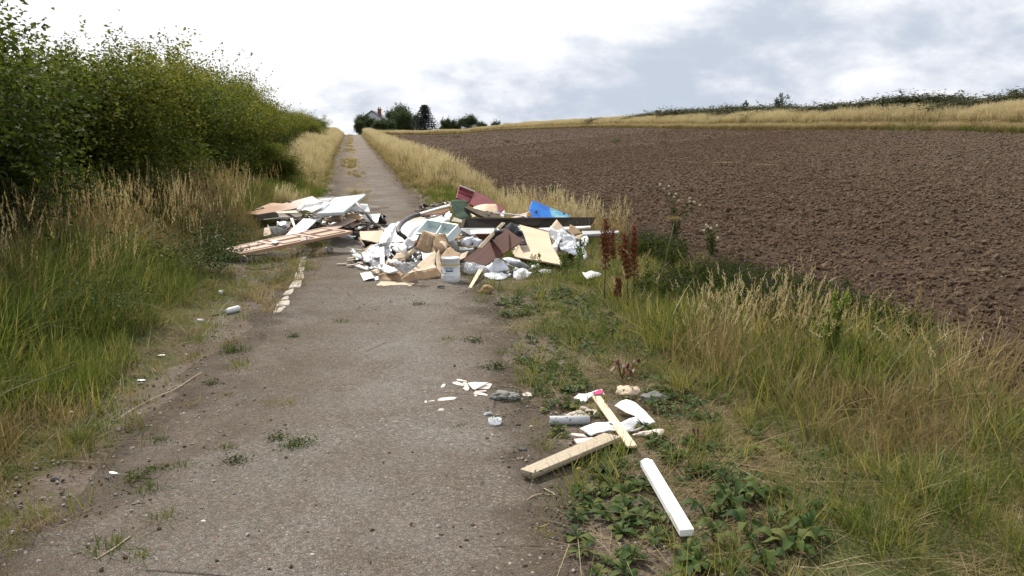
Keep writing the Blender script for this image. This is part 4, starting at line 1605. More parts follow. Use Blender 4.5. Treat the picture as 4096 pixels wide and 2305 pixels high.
# ------------------------------------------------------------------ trees and hedges
m_leafA = leaf_mat('hedge_leaves', [(0.026, 0.044, 0.010), (0.068, 0.090, 0.016), (0.160, 0.175, 0.028), (0.270, 0.230, 0.045)], 0.45, 0.65, 0.3, 0.1)
m_leafB = leaf_mat('far_tree_leaves', [(0.022, 0.040, 0.014), (0.045, 0.070, 0.022), (0.080, 0.105, 0.035)], 0.3, 0.6, 0.25)
m_leafC = leaf_mat('conifer_needles', [(0.012, 0.022, 0.018), (0.025, 0.040, 0.032), (0.045, 0.062, 0.048)], 0.15, 0.6, 0.2)
m_leafD = leaf_mat('bramble_leaves', [(0.028, 0.038, 0.016), (0.060, 0.068, 0.028), (0.110, 0.095, 0.048)], 0.25, 0.6, 0.3)
m_bark = M('bark', (0.055, 0.044, 0.034), (0.035, 0.028, 0.022), 6, 0.9, 0.6, 20, (1, 1, .3), dirt=0.2)


def crown_mesh(name, seed, R, Hh, n, leaf, mat, lumps=46, z0=0.25, shoots=26, tint=(0.1, 0.9), lr=(0.35, 0.75), squash=1.0):
    """thousands of small leaves on many uneven sprays, gaps between them, shoots breaking the outline"""
    r = np.random.default_rng(seed)
    cz = Hh * 0.52
    d = r.normal(0, 1, (lumps, 3))
    d /= np.linalg.norm(d, axis=1, keepdims=True)
    rad = r.uniform(0.45, 0.95, lumps)[:, None]
    C = d * rad * np.array([R, R * squash, Hh * 0.46]) + np.array([0, 0, cz])
    C[:, 2] = np.maximum(C[:, 2], z0)
    LR = r.uniform(lr[0], lr[1], lumps) * R * 0.5
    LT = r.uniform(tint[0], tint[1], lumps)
    LT = LT * 0.65 + 0.35 * np.clip(C[:, 2] / Hh, 0, 1)  # higher lumps get a lighter tint, lit tops put into the leaf colour
    w = LR ** 2
    li = r.choice(lumps, n, p=w / w.sum())
    o = r.normal(0, 1, (n, 3))
    o /= np.linalg.norm(o, axis=1, keepdims=True)
    rr = (r.uniform(0, 1, n) ** 0.45)[:, None] * LR[li][:, None]
    # sprays: leaves gather on short twigs
    tw = np.floor(r.uniform(0, 9, n)).astype(int)
    tdir = r.normal(0, 1, (lumps, 9, 3))
    tdir /= np.linalg.norm(tdir, axis=2, keepdims=True)
    td = tdir[li, tw]
    mixk = (r.uniform(0, 1, n) < 0.42)[:, None]
    ext = r.uniform(0.3, 1.35, n)[:, None] * LR[li][:, None]
    pos = C[li] + np.where(mixk, td * ext + r.normal(0, 1, (n, 3)) * leaf * 1.6, o * rr * np.array([1, 1, 0.8]))
    nr = o * 0.5 + r.normal(0, 0.5, (n, 3)) + np.array([0, 0, 0.8])
    tn = np.clip(LT[li] + r.normal(0, 0.14, n), 0, 1)
    # shoots
    P2, N2, T2 = [], [], []
    for k in range(shoots):
        j = r.integers(0, lumps)
        if C[j, 2] < Hh * 0.45:
            continue
        base = C[j]
        dr = np.array([r.normal(0, .45), r.normal(0, .45), 1.0])
        L = r.uniform(0.35, 0.8) * R * 0.5 + LR[j]
        m = 34
        s = r.uniform(0.3, 1, m)[:, None]
        P2.append(base + dr * s * L + r.normal(0, 1, (m, 3)) * leaf * 0.9 * (1.3 - s))
        N2.append(r.normal(0, 1, (m, 3)) + np.array([0, 0, .5]))
        T2.append(np.full(m, min(1, LT[j] + 0.1)))
    if P2:
        pos = np.concatenate([pos] + P2)
        nr = np.concatenate([nr] + N2)
        tn = np.concatenate([tn] + T2)
    k = pos[:, 2] > 0.02
    V, T, tt = leaves(pos[k], nr[k], leaf, r, 0.62, tn[k])
    me = np_mesh(name, V, T, tint=tt)
    me.materials.append(mat)
    return me


def trunk_mesh(name, seed, Hh, R, rad=0.07, limbs=6):
    r = random.Random(seed)
    Vv, Ff, b = [], [], 0

    def add(pts, rr, seg=6):
        nonlocal b
        m_ = tube_mesh('tmp', pts, rr, seg, cap=False)
        v = np.zeros(len(m_.vertices) * 3)
        m_.vertices.foreach_get('co', v)
        Vv.append(v.reshape(-1, 3))
        Ff.append(np.array([list(p.vertices) for p in m_.polygons]) + b)
        b += len(m_.vertices)
        bpy.data.meshes.remove(m_)
    top = Vector((r.uniform(-.2, .2), r.uniform(-.2, .2), Hh * 0.8))
    add([Vector((0, 0, -0.1)), top * 0.35 + Vector((.05, 0, 0)), top * 0.7, top], [rad, rad * .75, rad * .45, rad * .15], 7)
    for i in range(limbs):
        a = i * 2.4 + r.uniform(-.4, .4)
        z = Hh * r.uniform(0.08, 0.5)
        p0 = top * (z / top.z)
        e = Vector((math.cos(a) * R * .8, math.sin(a) * R * .8, Hh * r.uniform(0.45, .85)))
        m = p0 * 0.5 + e * 0.5 + Vector((0, 0, -0.1 * Hh))
        add([p0, m, e], [rad * .5, rad * .3, rad * .08], 5)
        e2 = m + Vector((r.uniform(-1, 1), r.uniform(-1, 1), 1.0)) * R * .4
        add([m, e2], [rad * .25, rad * .05], 4)
    me = np_mesh(name, np.concatenate(Vv), np.concatenate(Ff), smooth=True)
    me.materials.append(m_bark)
    return me


def tree(kind, x, y, crown, trunk, crown_mat, label, cat, group, rot=0.0, s=(1, 1, 1), z=None):
    e = empty(kind, (x, y, float(H(x, y)) if z is None else z), label, cat, group, rot)
    e.scale = s
    link('trunk', trunk, m_bark, e)
    link('crown', crown, crown_mat, e)
    return e


def build_trees():
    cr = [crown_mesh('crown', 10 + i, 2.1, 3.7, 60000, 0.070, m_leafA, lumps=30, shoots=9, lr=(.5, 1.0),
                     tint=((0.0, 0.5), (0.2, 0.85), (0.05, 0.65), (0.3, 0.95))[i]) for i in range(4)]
    tr = [trunk_mesh('trunk', 30 + i, 3.4, 2.0, 0.08, 8) for i in range(3)]
    # the hedgerow left of the track: y, sideways offset, crown form, scale, height factor
    rows = [(6.4, -6.7, 0, 1.05, .90), (8.4, -5.7, 0, 1.1, 1.0), (11.3, -6.2, 2, 1.0, .80), (13.9, -5.2, 1, 1.05, 0.84), (16.8, -6.3, 0, .9, .66),
            (19.6, -5.2, 3, 1.1, .90), (22.4, -6.5, 0, .8, .68), (24.4, -5.6, 1, 1.15, 1.07), (28.0, -5.0, 3, 1.0, .80), (30.5, -4.2, 0, .7, .55),
            (32.5, -5.6, 2, 1.0, .80), (36, -6.2, 3, 1.15, 1.08), (40, -5.2, 0, .85, .74), (45, -5.1, 1, 1.0, .79), (51, -5.2, 0, 1.0, .66), (58, -5.3, 3, 1.2, .76), (66, -5.4, 0, 1.1, .60),
            (75, -5.6, 2, 1.3, .72), (87, -5.9, 0, 1.2, .58), (100, -6.2, 3, 1.4, .68), (115, -6.6, 0, 1.2, .62), (129, -7.0, 2, 1.3, .66)]
    look = {0: 'dark green hedge bush', 1: 'yellow-green hedge bush', 2: 'mid green hedge tree', 3: 'olive hedge bush, yellowing leaves'}
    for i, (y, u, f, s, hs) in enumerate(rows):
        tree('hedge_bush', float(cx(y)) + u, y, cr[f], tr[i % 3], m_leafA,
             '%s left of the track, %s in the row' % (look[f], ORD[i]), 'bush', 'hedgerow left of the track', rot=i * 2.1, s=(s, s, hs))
    # back rank closing the gaps to the left
    for i, (x, y, f, s) in enumerate(((-9.6, 9.4, 1, 1.05), (-11.2, 13.2, 0, 1.15), (-12.0, 17.5, 1, 1.15), (-13.0, 22.5, 0, 1.2))):
        tree('hedge_bush', x, y, cr[f], tr[i % 3], m_leafA, '%s in the second rank behind the hedge, %s nearest' % (look[f], ORD[i]), 'bush',
             'second rank behind the hedgerow', rot=i, s=(s, s, 1.0))
    # low bramble arm reaching out at the end of the near hedge
    t_low = trunk_mesh('trunk', 33, 1.1, .7, .03, 5)
    cr_low = crown_mesh('crown', 90, 1.1, 1.5, 16000, 0.06, m_leafA, lumps=26, shoots=10, tint=(0, .6))
    tree('bramble_bush', *[float(v) for v in P('N', 1060, 740)[:2]], cr_low, t_low, m_leafA, 'low dark bramble at the foot of the hedge beyond the rubbish', 'bush', None, s=(1, 1, .8))
    tree('bramble_bush', float(cx(15.5)) - 3.9, 15.5, cr_low, t_low, m_leafA, 'low leafy bramble spilling from the hedge over the tall grass', 'bush', None, rot=2, s=(.9, .9, .75))
    tree('bramble_bush', float(cx(12.2)) - 4.1, 12.2, cr_low, t_low, m_leafA, 'dark low bramble under the nearest hedge bushes', 'bush', None, rot=4, s=(1, 1, .7))

    # trees round the house on the skyline
    cf = [crown_mesh('crown', 60 + i, 3.4, 6.4, 15000, 0.26, m_leafB, lumps=50, shoots=12, z0=.4, lr=(.3, .6)) for i in range(2)]
    tf = trunk_mesh('trunk', 70, 6, 2.5, 0.16, 6)

    def at(px, D, top, wpx, kind, lab, f, frm='N', grp='trees round the house on the skyline', mat=m_leafB, cat='tree', base=507):
        x = (px - 2048) / FPX * D
        zt = CAMZ + D * (600 - top) / FPX
        zb = min(float(H(x, D)), CAMZ + D * (600 - base) / FPX - 0.3)
        hh = zt - zb
        s = wpx / FPX * D / 6.0
        return tree(kind, x, D, f, tf, mat, lab, cat, grp, rot=px, s=(s, s, hh / 6.4), z=zb)
    at(1472, 165, 462, 78, 'broadleaf_tree', 'green bushy tree left of the white house at the end of the track', cf[0])
    at(1448, 150, 480, 40, 'broadleaf_tree', 'small dark tree at the left end of the skyline group by the track', cf[1])
    at(1535, 150, 480, 56, 'broadleaf_tree', 'low green tree in front of the white house', cf[1])
    at(1600, 205, 425, 92, 'broadleaf_tree', 'largest grey-green tree right of the chimney on the skyline', cf[0])
    at(1622, 180, 440, 78, 'broadleaf_tree', 'dark round tree in front of the largest skyline tree', cf[1])
    at(1560, 170, 478, 60, 'broadleaf_tree', 'low bush between house and largest skyline tree', cf[0])
    at(1668, 190, 462, 46, 'broadleaf_tree', 'small tree between the round tree and the conifer', cf[0])
    at(1795, 150, 475, 62, 'round_bush', 'dark rounded bush right of the conifer', cf[1], base=512)
    at(1830, 160, 488, 44, 'round_bush', 'small dark bush between the two rounded bushes', cf[1], base=512)
    at(1876, 150, 464, 74, 'round_bush', 'larger rounded bush with lighter crown, right of the dark one', cf[0], base=512)
    at(1930, 140, 490, 44, 'round_bush', 'yellowish low bush right of the two rounded bushes', cf[0], base=514)
    at(1985, 160, 485, 40, 'round_bush', 'thin grey bush standing over the field corner', cf[1], base=514)
    at(2035, 150, 497, 60, 'round_bush', 'flat green bush at the far field corner', cf[0], base=514)
    # conifer: whorled drooping boughs
    r = np.random.default_rng(4)
    pos, nr = [], []
    for k in range(17):
        z = 0.6 + k * 0.36
        R = 2.3 * (1 - z / 7.0) ** 0.8
        for b in range(9):
            a = b * 0.7 + k * 1.3 + r.uniform(-.2, .2)
            RR = R * r.uniform(.75, 1.15)
            n = 60
            s = r.uniform(0.05, 1, n)
            pos.append(np.stack([np.cos(a) * RR * s, np.sin(a) * RR * s, z - 0.35 * s * RR * .5 + 0.25 * s ** 2 * RR * .5], -1) + r.normal(0, .09, (n, 3)))
            nr.append(r.normal(0, 1, (n, 3)))
    V, T, tn = leaves(np.concatenate(pos), np.concatenate(nr), 0.22, r, 0.35, r.uniform(0, 1, sum(map(len, pos))))
    me = np_mesh('crown', V, T, tint=tn)
    e = at(1706, 160, 430, 200, 'conifer', 'dark blue-green conifer on the skyline right of the house', me, mat=m_leafC)
    # dead stump pole at the crest
    # right hedge behind the grass belt
    bc = [crown_mesh('crown', 100 + i, 1.15, 1.5, 17000, 0.075, m_leafD, lumps=44, shoots=3, lr=(.45, .8), z0=.15) for i in range(3)]
    bt = trunk_mesh('trunk', 80, 1.2, .9, 0.03, 5)
    tops = [(4080, 375, 1.5), (3990, 400, 1.4), (3900, 405, 1.5), (3800, 396, 1.6), (3720, 396, 1.6), (3640, 398, 1.6), (3570, 402, 1.5), (3500, 412, 1.5), (3420, 420, 1.5), (3350, 425, 1.3),
            (3270, 432, 1.5), (3190, 436, 1.4), (3110, 434, 1.3), (3020, 434, 1.5), (2960, 432, 1.2), (2890, 438, 1.5), (2820, 440, 1.4), (2750, 445, 1.5), (2680, 450, 1.5), (2610, 458, 1.5),
            (2540, 470, 1.4), (2470, 478, 1.4), (2380, 484, 1.5), (2290, 492, 1.4), (2200, 500, 1.4)]
    tops.sort()
    yy = np.linspace(30, 125, 400)
    pxs = 2048 + (bx(yy) + 4.2) / yy * FPX
    for i, (px, top, sx) in enumerate(tops):
        D = float(np.interp(-px, -pxs, yy))
        x = (px - 2048) / FPX * D
        zb = float(H(x, D))
        hh = max(0.5, CAMZ + D * (600 - top) / FPX - zb) * 0.98
        w = sx * (0.8, 1.25, 1.0, 1.35)[i % 4] * (1 + D / 90)
        tree('bramble_bush', x, D, bc[i % 3], bt, m_leafD, 'dark bramble clump behind the golden grass belt, %s from the left' % ORD[i], 'bush',
             'bramble hedge beyond the field', rot=i * 1.9, s=(w, w * .8, hh / 1.55))
    # two young ash trees rising from it, and the twiggy bush at the frame edge
    for (px, top, wpx, lab) in ((3105, 378, 86, 'young ash tree standing tallest in the hedge beyond the field'), (2960, 403, 46, 'small round sapling left of the young ash'),
                                (2618, 443, 36, 'tiny sapling at the left end of the field hedge'), (4040, 345, 130, 'thin twiggy bush at the right end of the field hedge')):
        D = float(np.interp(-px, -pxs, yy)) + 0.5
        x = (px - 2048) / FPX * D
        zb = float(H(x, D)) + .8
        hh = CAMZ + D * (600 - top) / FPX - zb
        c = crown_mesh('crown', px, 1.0, 2.0, 1500, 0.12, m_leafB, lumps=16, shoots=26, lr=(.2, .5), z0=.3)
        s = wpx / FPX * D / 2.3
        tree('sapling', x, D, c, bt, m_leafB, lab, 'tree', None, s=(s, s, hh / 2.3), z=zb)


build_trees()


def build_house():
    D = 185
    m_render = M('pale_render', (0.62, 0.66, 0.70), (0.55, 0.59, 0.63), 1, .8, .1, dirt=.1)
    m_slate = M('slate_roof', (0.13, 0.14, 0.16), (0.09, 0.10, 0.11), 2, .7, .3, dirt=.1)
    m_brick = M('red_brick', (0.30, 0.10, 0.07), (0.22, 0.07, 0.05), 5, .9, .3, dirt=.2)
    k = D / FPX
    x0 = (1500 - 2048) * k
    zr = CAMZ + (600 - 452) * k
    e = empty('house', (x0, D, zr - 8.0), 'pale rendered house with grey roof and red brick chimney behind the skyline trees', 'house')
    hw, hd = 3.0, 5.0
    # gable end facing the camera
    z0, ze, zt = 0, 5.8, 8.0
    V = [(-hw, 0, z0), (hw, 0, z0), (hw, 0, ze), (0, 0, zt), (-hw, 0, ze), (-hw, 2 * hd, z0), (hw, 2 * hd, z0), (hw, 2 * hd, ze), (0, 2 * hd, zt), (-hw, 2 * hd, ze)]
    me = bpy.data.meshes.new('wall')
    me.from_pydata(V, [], [(0, 1, 2, 3, 4), (9, 8, 7, 6, 5), (0, 5, 6, 1), (1, 6, 7, 2), (5, 0, 4, 9)])
    link('wall', me, m_render, e)
    bm = bmesh.new()
    for sgn in (-1, 1):
        o = [Vector((0, -.35, zt + .12)), Vector((sgn * (hw + .35), -.35, ze - .14)), Vector((sgn * (hw + .35), 2 * hd + .35, ze - .14)), Vector((0, 2 * hd + .35, zt + .12))]
        a = [bm.verts.new(p) for p in o] + [bm.verts.new(p + Vector((0, 0, .16))) for p in o]
        for f in ((0, 1, 2, 3), (7, 6, 5, 4), (0, 4, 5, 1), (1, 5, 6, 2), (2, 6, 7, 3), (3, 7, 4, 0)):
            bm.faces.new([a[i] for i in f])
    me = bpy.data.meshes.new('roof')
    bm.to_mesh(me)
    bm.free()
    rf = link('roof', me, m_slate, e)
    cxp = (1526 - 1500) * k
    bm = bmesh.new()

    def bxx(x, y, z, a, b, c):
        r_ = bmesh.ops.create_cube(bm, size=1)
        for v in r_['verts']:
            v.co = Vector((x + v.co.x * a, y + v.co.y * b, z + v.co.z * c))
    bxx(cxp, 1.5, zt - 1.2, 0.72, .9, 3.3)
    bxx(cxp, 1.5, zt + .5, 0.86, 1.04, .2)
    me = bpy.data.meshes.new('chimney')
    bm.to_mesh(me)
    bm.free()
    ch = link('chimney', me, m_brick, rf)
    for dx in (-.18, .18):
        pot = link('chimney_pot', tube_mesh('chimney_pot', [Vector((0, 0, 0)), Vector((0, 0, .5))], [.13, .1], 8), m_brick, rf)
        pot.location = (cxp + dx, 1.5, zt + .55)
    # pole on the crest
    b = P('N', 1424, 531)
    tp = PD('N', 1421, 514, b.y)
    tube('marker_post', [b, tp], 0.05, M('grey_post', (0.2, .2, .2), None, 5), 'thin dark post where the track meets the skyline', 'post')
    for i, (a, c, h) in enumerate((((395, 775 / 1.0), None, 0),) * 0):
        pass


build_house()


# ------------------------------------------------------------------ kerb stones along the left side of the track
def build_kerb():
    e = bpy.data.objects.new('kerb', None)
    COL.objects.link(e)
    e['kind'] = 'structure'
    e['label'] = 'broken row of pale kerb stones along the left edge of the track'
    ms = M('kerb_stone_face', (0.44, 0.395, 0.34), (0.33, 0.285, 0.24), 9, 0.85, 0.5, 30, dirt=0.7, dirt_col=(0.15, 0.115, 0.095), dscale=5)
    quads = [  # corners in the L frame, far side first
        [(860, 135), (965, 130), (975, 165), (850, 190)], [(850, 190), (968, 168), (960, 215), (835, 245)], [(835, 250), (940, 222), (935, 255), (780, 300)],
        [(790, 290), (925, 262), (880, 325), (785, 335)], [(800, 350), (885, 362), (862, 425), (750, 460)], [(765, 468), (860, 462), (835, 530), (745, 535)],
        [(715, 545), (830, 537), (848, 650), (690, 655)], [(680, 675), (812, 662), (800, 775), (600, 795)], [(575, 835), (690, 800), (660, 880), (510, 905)],
        [(530, 935), (605, 915), (605, 965), (480, 985)], [(470, 1000), (620, 985), (620, 1055), (395, 1080)], [(395, 1100), (570, 1080), (490, 1165), (355, 1188)]]
    for i, q in enumerate(quads):
        w = [P('L', x, y, 0.022) for x, y in q]
        c = sum(w, Vector()) / 4
        bm = bmesh.new()
        # rounded irregular outline
        ring = []
        for k in range(4):
            a, b = w[k], w[(k + 1) % 4]
            for s in (0.12, 0.5, 0.88):
                p = a.lerp(b, s) - c
                p *= 0.97 + 0.07 * mn.noise(p * 9 + Vector((i, k, s)))
                ring.append(p)
        levels = [(1.07, -0.12), (1.07, -0.010), (1.02, 0.002), (0.5, 0.005)]
        rows_ = []
        for sc_, z in levels:
            rows_.append([bm.verts.new(Vector((p.x * sc_, p.y * sc_, p.z + z + 0.008 * mn.noise(p * 12 + Vector((z * 9, i, 0)))))) for p in ring])
        n = len(ring)
        for r0, r1 in zip(rows_, rows_[1:]):
            for k in range(n):
                bm.faces.new((r0[k], r0[(k + 1) % n], r1[(k + 1) % n], r1[k]))
        bm.faces.new(rows_[-1])
        bmesh.ops.recalc_face_normals(bm, faces=bm.faces[:])
        me = bpy.data.meshes.new('kerb_stone')
        bm.to_mesh(me)
        bm.free()
        o = link('kerb_stone', me, ms, e)
        o.location = c
    # the ones still showing further up
    for i, (fr, x0, y0, x1, y1, w_) in enumerate((('R', 290, 870, 275, 925, .16), ('R', 318, 700, 314, 716, .13))):
        a, b = P(fr, x0, y0, -.04), P(fr, x1, y1, -.04)
        o = bar('kerb_stone', a, b, w_ * .7, 0.16, ms, bevel=0.02)
        mw = o.matrix_basis.copy()
        o.parent = e
        o.matrix_basis = mw


build_kerb()

# ------------------------------------------------------------------ the dumped rubbish
FR['M'] = (2350, 1560, 7.25)
FR['I'] = (960, 780, 9.0615)
FR['J'] = (780, 1150, 9.0615)
white = M('white_laminate', (0.80, 0.80, 0.79), (0.74, 0.74, 0.73), 1.5, 0.35, 0.05, 30, dirt=0.25, dirt_col=(0.45, 0.42, 0.38))
whitep = M('white_paint', (0.82, 0.81, 0.79), (0.74, 0.73, 0.71), 4, 0.5, 0.15, 40, (0.3, 1, 1), dirt=0.45, dirt_col=(0.40, 0.36, 0.31))
foam = M('white_board', (0.86, 0.86, 0.86), (0.82, 0.82, 0.82), 3, 0.6, 0.1, 60, dirt=0.10, dirt_col=(0.6, 0.58, 0.55))
grey = M('grey_board', (0.36, 0.37, 0.38), (0.27, 0.28, 0.29), 3, 0.6, 0.15, 30, dirt=0.4, dirt_col=(0.17, 0.15, 0.13))
taupe = M('weathered_ply', (0.20, 0.175, 0.15), (0.145, 0.125, 0.105), 5, 0.75, 0.3, 40, (0.2, 1, 1), dirt=0.4, dirt_col=(0.08, 0.06, 0.05))
bluegrey = M('grey_painted_door', (0.50, 0.55, 0.58), (0.42, 0.47, 0.50), 2.0, 0.38, 0.12, 18, (0.25, 1, 1), dirt=0.5, dirt_col=(0.24, 0.22, 0.19))
wood = M('door_veneer', (0.45, 0.29, 0.19), (0.35, 0.21, 0.13), 5, 0.5, 0.15, 60, (0.12, 1.5, 1), dirt=0.30, dirt_col=(0.24, 0.15, 0.10))
woodd = M('dark_moulding', (0.17, 0.065, 0.035), (0.11, 0.04, 0.024), 5, 0.45, 0.1, 50, (0.2, 1, 1), dirt=0.15)
orange = M('old_orange_veneer', (0.40, 0.20, 0.085), (0.28, 0.13, 0.055), 4, 0.42, 0.2, 50, (0.1, 1.2, 1), dirt=0.45, dirt_col=(0.13, 0.07, 0.045), spec=0.7)
pinkw = M('pink_brown_board', (0.42, 0.31, 0.26), (0.34, 0.245, 0.20), 6, 0.5, 0.1, 60, (0.15, 1, 1), dirt=0.3)
mahog = M('mahogany_laminate', (0.125, 0.050, 0.036), (0.092, 0.036, 0.026), 9, 0.5, 0.06, 80, (0.06, 1.4, 1), dirt=0.12, spec=0.2, dirt_col=(0.2, .13, .10))
ply = M('birch_ply', (0.57, 0.44, 0.30), (0.48, 0.36, 0.235), 5, 0.6, 0.12, 60, (0.12, 1.4, 1), dirt=0.28, dirt_col=(0.38, 0.28, 0.19))
pine = M('pine', (0.72, 0.58, 0.40), (0.64, 0.49, 0.32), 7, 0.6, 0.12, 70, (0.10, 1.6, 1), dirt=0.20, dirt_col=(0.45, 0.34, 0.23))
cream = M('cream_wood', (0.64, 0.57, 0.46), (0.55, 0.48, 0.38), 6, 0.6, 0.1, 60, (0.12, 1.4, 1), dirt=0.25, dirt_col=(0.42, 0.35, 0.27))
chip = M('chipboard', (0.43, 0.36, 0.27), (0.34, 0.28, 0.20), 70, 0.75, 0.4, 120, dirt=0.35, dirt_col=(0.24, 0.19, 0.14))
oak = M('oak_board', (0.46, 0.29, 0.13), (0.36, 0.21, 0.09), 5, 0.6, 0.15, 50, (0.15, 1, 1), dirt=0.3)
card = M('cardboard', (0.32, 0.215, 0.125), (0.26, 0.17, 0.098), 5, 0.8, 0.15, 90, (1, 0.2, 1), dirt=0.30, dirt_col=(0.20, 0.13, 0.08))
cardp = M('pale_cardboard', (0.54, 0.43, 0.315), (0.46, 0.36, 0.255), 4, 0.8, 0.15, 90, (1, 0.2, 1), dirt=0.25, dirt_col=(0.36, 0.27, 0.19))
paper = M('white_paper', (0.80, 0.80, 0.82), (0.74, 0.745, 0.77), 6, 0.7, 0.2, 30, dirt=0.2, dirt_col=(0.5, 0.48, 0.47))
cloth = M('white_cloth', (0.76, 0.78, 0.84), (0.68, 0.70, 0.78), 9, 0.85, 0.4, 60, dirt=0.25, dirt_col=(0.45, 0.45, 0.50))
silver = M('silver_sack', (0.50, 0.52, 0.55), (0.40, 0.42, 0.45), 4, 0.35, 0.3, 20, dirt=0.3, metallic=0.3)
blackp = M('black_plastic', (0.012, 0.013, 0.016), (0.02, 0.021, 0.025), 5, 0.33, 0.3, 20, dirt=0.1, dirt_col=(0.06, .05, .045))
blackw = M('black_wood', (0.020, 0.017, 0.014), (0.030, 0.024, 0.018), 7, 0.75, 0.4, 50, (0.1, 1, 1), dirt=0.25, spec=0.15, dirt_col=(0.06, 0.045, 0.03))
rot = M('rotten_timber', (0.060, 0.045, 0.032), (0.10, 0.075, 0.052), 7, 0.85, 0.8, 30, (0.1, 1.3, 1), dirt=0.4, dirt_col=(0.17, 0.13, 0.09))
green = M('dark_green_felt', (0.030, 0.062, 0.036), (0.022, 0.048, 0.028), 20, 0.9, 0.4, 90, dirt=0.15, dirt_col=(0.07, .08, .05))
redg = M('dark_red_gloss', (0.185, 0.012, 0.016), (0.145, 0.009, 0.012), 2, 0.28, 0.1, 12, dirt=0.2, dirt_col=(0.07, .01, .012))
redl = M('light_red_gloss', (0.34, 0.060, 0.070), (0.27, 0.040, 0.050), 2, 0.28, 0.1, 12, dirt=0.25, dirt_col=(0.12, .02, .025))
tile = M('broken_tile', (0.78, 0.69, 0.62), (0.72, 0.62, 0.55), 6, 0.6, 0.15, 40, dirt=0.2, dirt_col=(0.5, 0.4, 0.34))
plaster = M('plaster_lump', (0.60, 0.53, 0.45), (0.50, 0.43, 0.36), 6, 0.85, 0.5, 40, dirt=0.35, dirt_col=(0.33, 0.26, 0.2))
rock = M('grey_rock', (0.20, 0.20, 0.185), (0.135, 0.135, 0.13), 5, 0.85, 0.8, 14, dirt=0.4, dirt_col=(0.33, 0.29, 0.23), bdist=0.02)
tubp = M('white_tub_plastic', (0.62, 0.64, 0.65), (0.56, 0.58, 0.59), 4, 0.4, 0.05, 20, dirt=0.25, dirt_col=(0.45, .43, .40))
tray = M('drawer_plastic', (0.62, 0.70, 0.70), (0.56, 0.64, 0.645), 2, 0.35, 0.04, 20, dirt=0.15, dirt_col=(0.4, .42, .40))
pipem = M('grey_pipe', (0.52, 0.54, 0.56), (0.47, 0.49, 0.51), 3, 0.4, 0.05, 30, dirt=0.25, dirt_col=(0.3, .27, .24))
metal = M('dull_metal', (0.34, 0.34, 0.34), (0.24, 0.24, 0.25), 6, 0.4, 0.1, 30, metallic=0.7, dirt=0.2)
film = film_mat('white_film', (0.80, 0.80, 0.82), 0.78, 0.25)
clear = film_mat('clear_film', (0.72, 0.75, 0.80), 0.38, 0.12)
bluec = M('blue_plastic', (0.02, 0.14, 0.42), (0.015, 0.11, 0.34), 4, 0.35, 0.05, dirt=0.05)
magenta = M('magenta_print', (0.55, 0.03, 0.20), (0.50, 0.03, 0.17), 4, 0.5, 0.05, dirt=0.05)
yellowp = M('yellow_print', (0.62, 0.45, 0.06), (0.56, 0.40, 0.05), 8, 0.5, 0.05, dirt=0.2)
inkb = M('blue_ink', (0.06, 0.13, 0.24), (0.05, 0.11, 0.20), 8, 0.5, 0.02, dirt=0.1)
inkp = M('purple_ink', (0.045, 0.02, 0.06), (0.06, 0.03, 0.07), 20, 0.5, 0.02, dirt=0.1)
inkg = M('grey_ink', (0.22, 0.23, 0.25), (0.18, 0.19, 0.21), 8, 0.5, 0.02, dirt=0.1)
inkl = M('pale_grey_ink', (0.50, 0.52, 0.55), (0.46, 0.48, 0.51), 8, 0.6, 0.02, dirt=0.1)
hosem = M('black_hose', (0.035, 0.033, 0.035), (0.055, 0.05, 0.05), 12, 0.5, 0.2, 50, dirt=0.45, dirt_col=(0.13, 0.11, 0.10))


def blue_board_mat():
    m, t, out = new_mat('blue_painted_ply')
    tcn = t.n('ShaderNodeTexCoord').outputs['Object']
    s = t.n('ShaderNodeSeparateXYZ')
    t.l(tcn, s.inputs[0])
    mp = t.n('ShaderNodeMapping')
    t.l(tcn, mp.inputs[0])
    mp.inputs['Scale'].default_value = (0.6, 5, 1)
    n = t.noise(mp.outputs[0], 6, 6, 0.65, 0.8)
    n0 = t.noise(tcn, 4, 5, 0.6)
    c = t.mix(t.ramp(n0, .35, .65), (0.005, 0.13, 0.55), (0.012, 0.21, 0.72))
    pale = t.mix(t.ramp(n, 0.42, 0.6), (0.06, 0.36, 0.62), (0.38, 0.66, 0.70))
    f = t.math('ADD', s.outputs[0], t.math('MULTIPLY', t.math('SUBTRACT', n0, .5), 0.12))
    c = t.mix(t.ramp(f, 0.07, 0.12), c, pale)
    scr = t.ramp(t.noise(mp.outputs[0], 14, 4, 0.7), 0.62, 0.70)
    c = t.mix(t.math('MULTIPLY', scr, t.ramp(f, 0.07, .15)), c, (0.25, 0.33, 0.30))
    b = principled(t, c, 0.4, None, 0, 0.5)
    t.l(b.outputs[0], out.inputs[0])
    return m


def veneer_mat():
    """orange-brown at the grass end, pale at the other: sheen painted into the veneer colour"""
    m, t, out = new_mat('veneer_painted_sheen')
    tcn = t.n('ShaderNodeTexCoord').outputs['Object']
    s = t.n('ShaderNodeSeparateXYZ')
    t.l(tcn, s.inputs[0])
    mp = t.n('ShaderNodeMapping')
    t.l(tcn, mp.inputs[0])
    mp.inputs['Scale'].default_value = (0.3, 3, 1)
    n = t.noise(mp.outputs[0], 6, 6, 0.6, 0.6)
    c = t.mix(t.ramp(n, .35, .65), (0.24, 0.105, 0.045), (0.38, 0.20, 0.10))
    p = t.mix(t.ramp(n, .35, .65), (0.52, 0.44, 0.40), (0.64, 0.57, 0.54))  # whitish end of the door, a sheen put into the colour
    f = t.math('ADD', s.outputs[0], t.math('MULTIPLY', t.math('SUBTRACT', n, .5), 0.9))
    c = t.mix(t.ramp(f, -0.25, 0.75), c, p)
    b = principled(t, c, 0.35, t.bump(n, 0.15, 0.004), 0, 0.6)
    t.l(b.outputs[0], out.inputs[0])
    return m


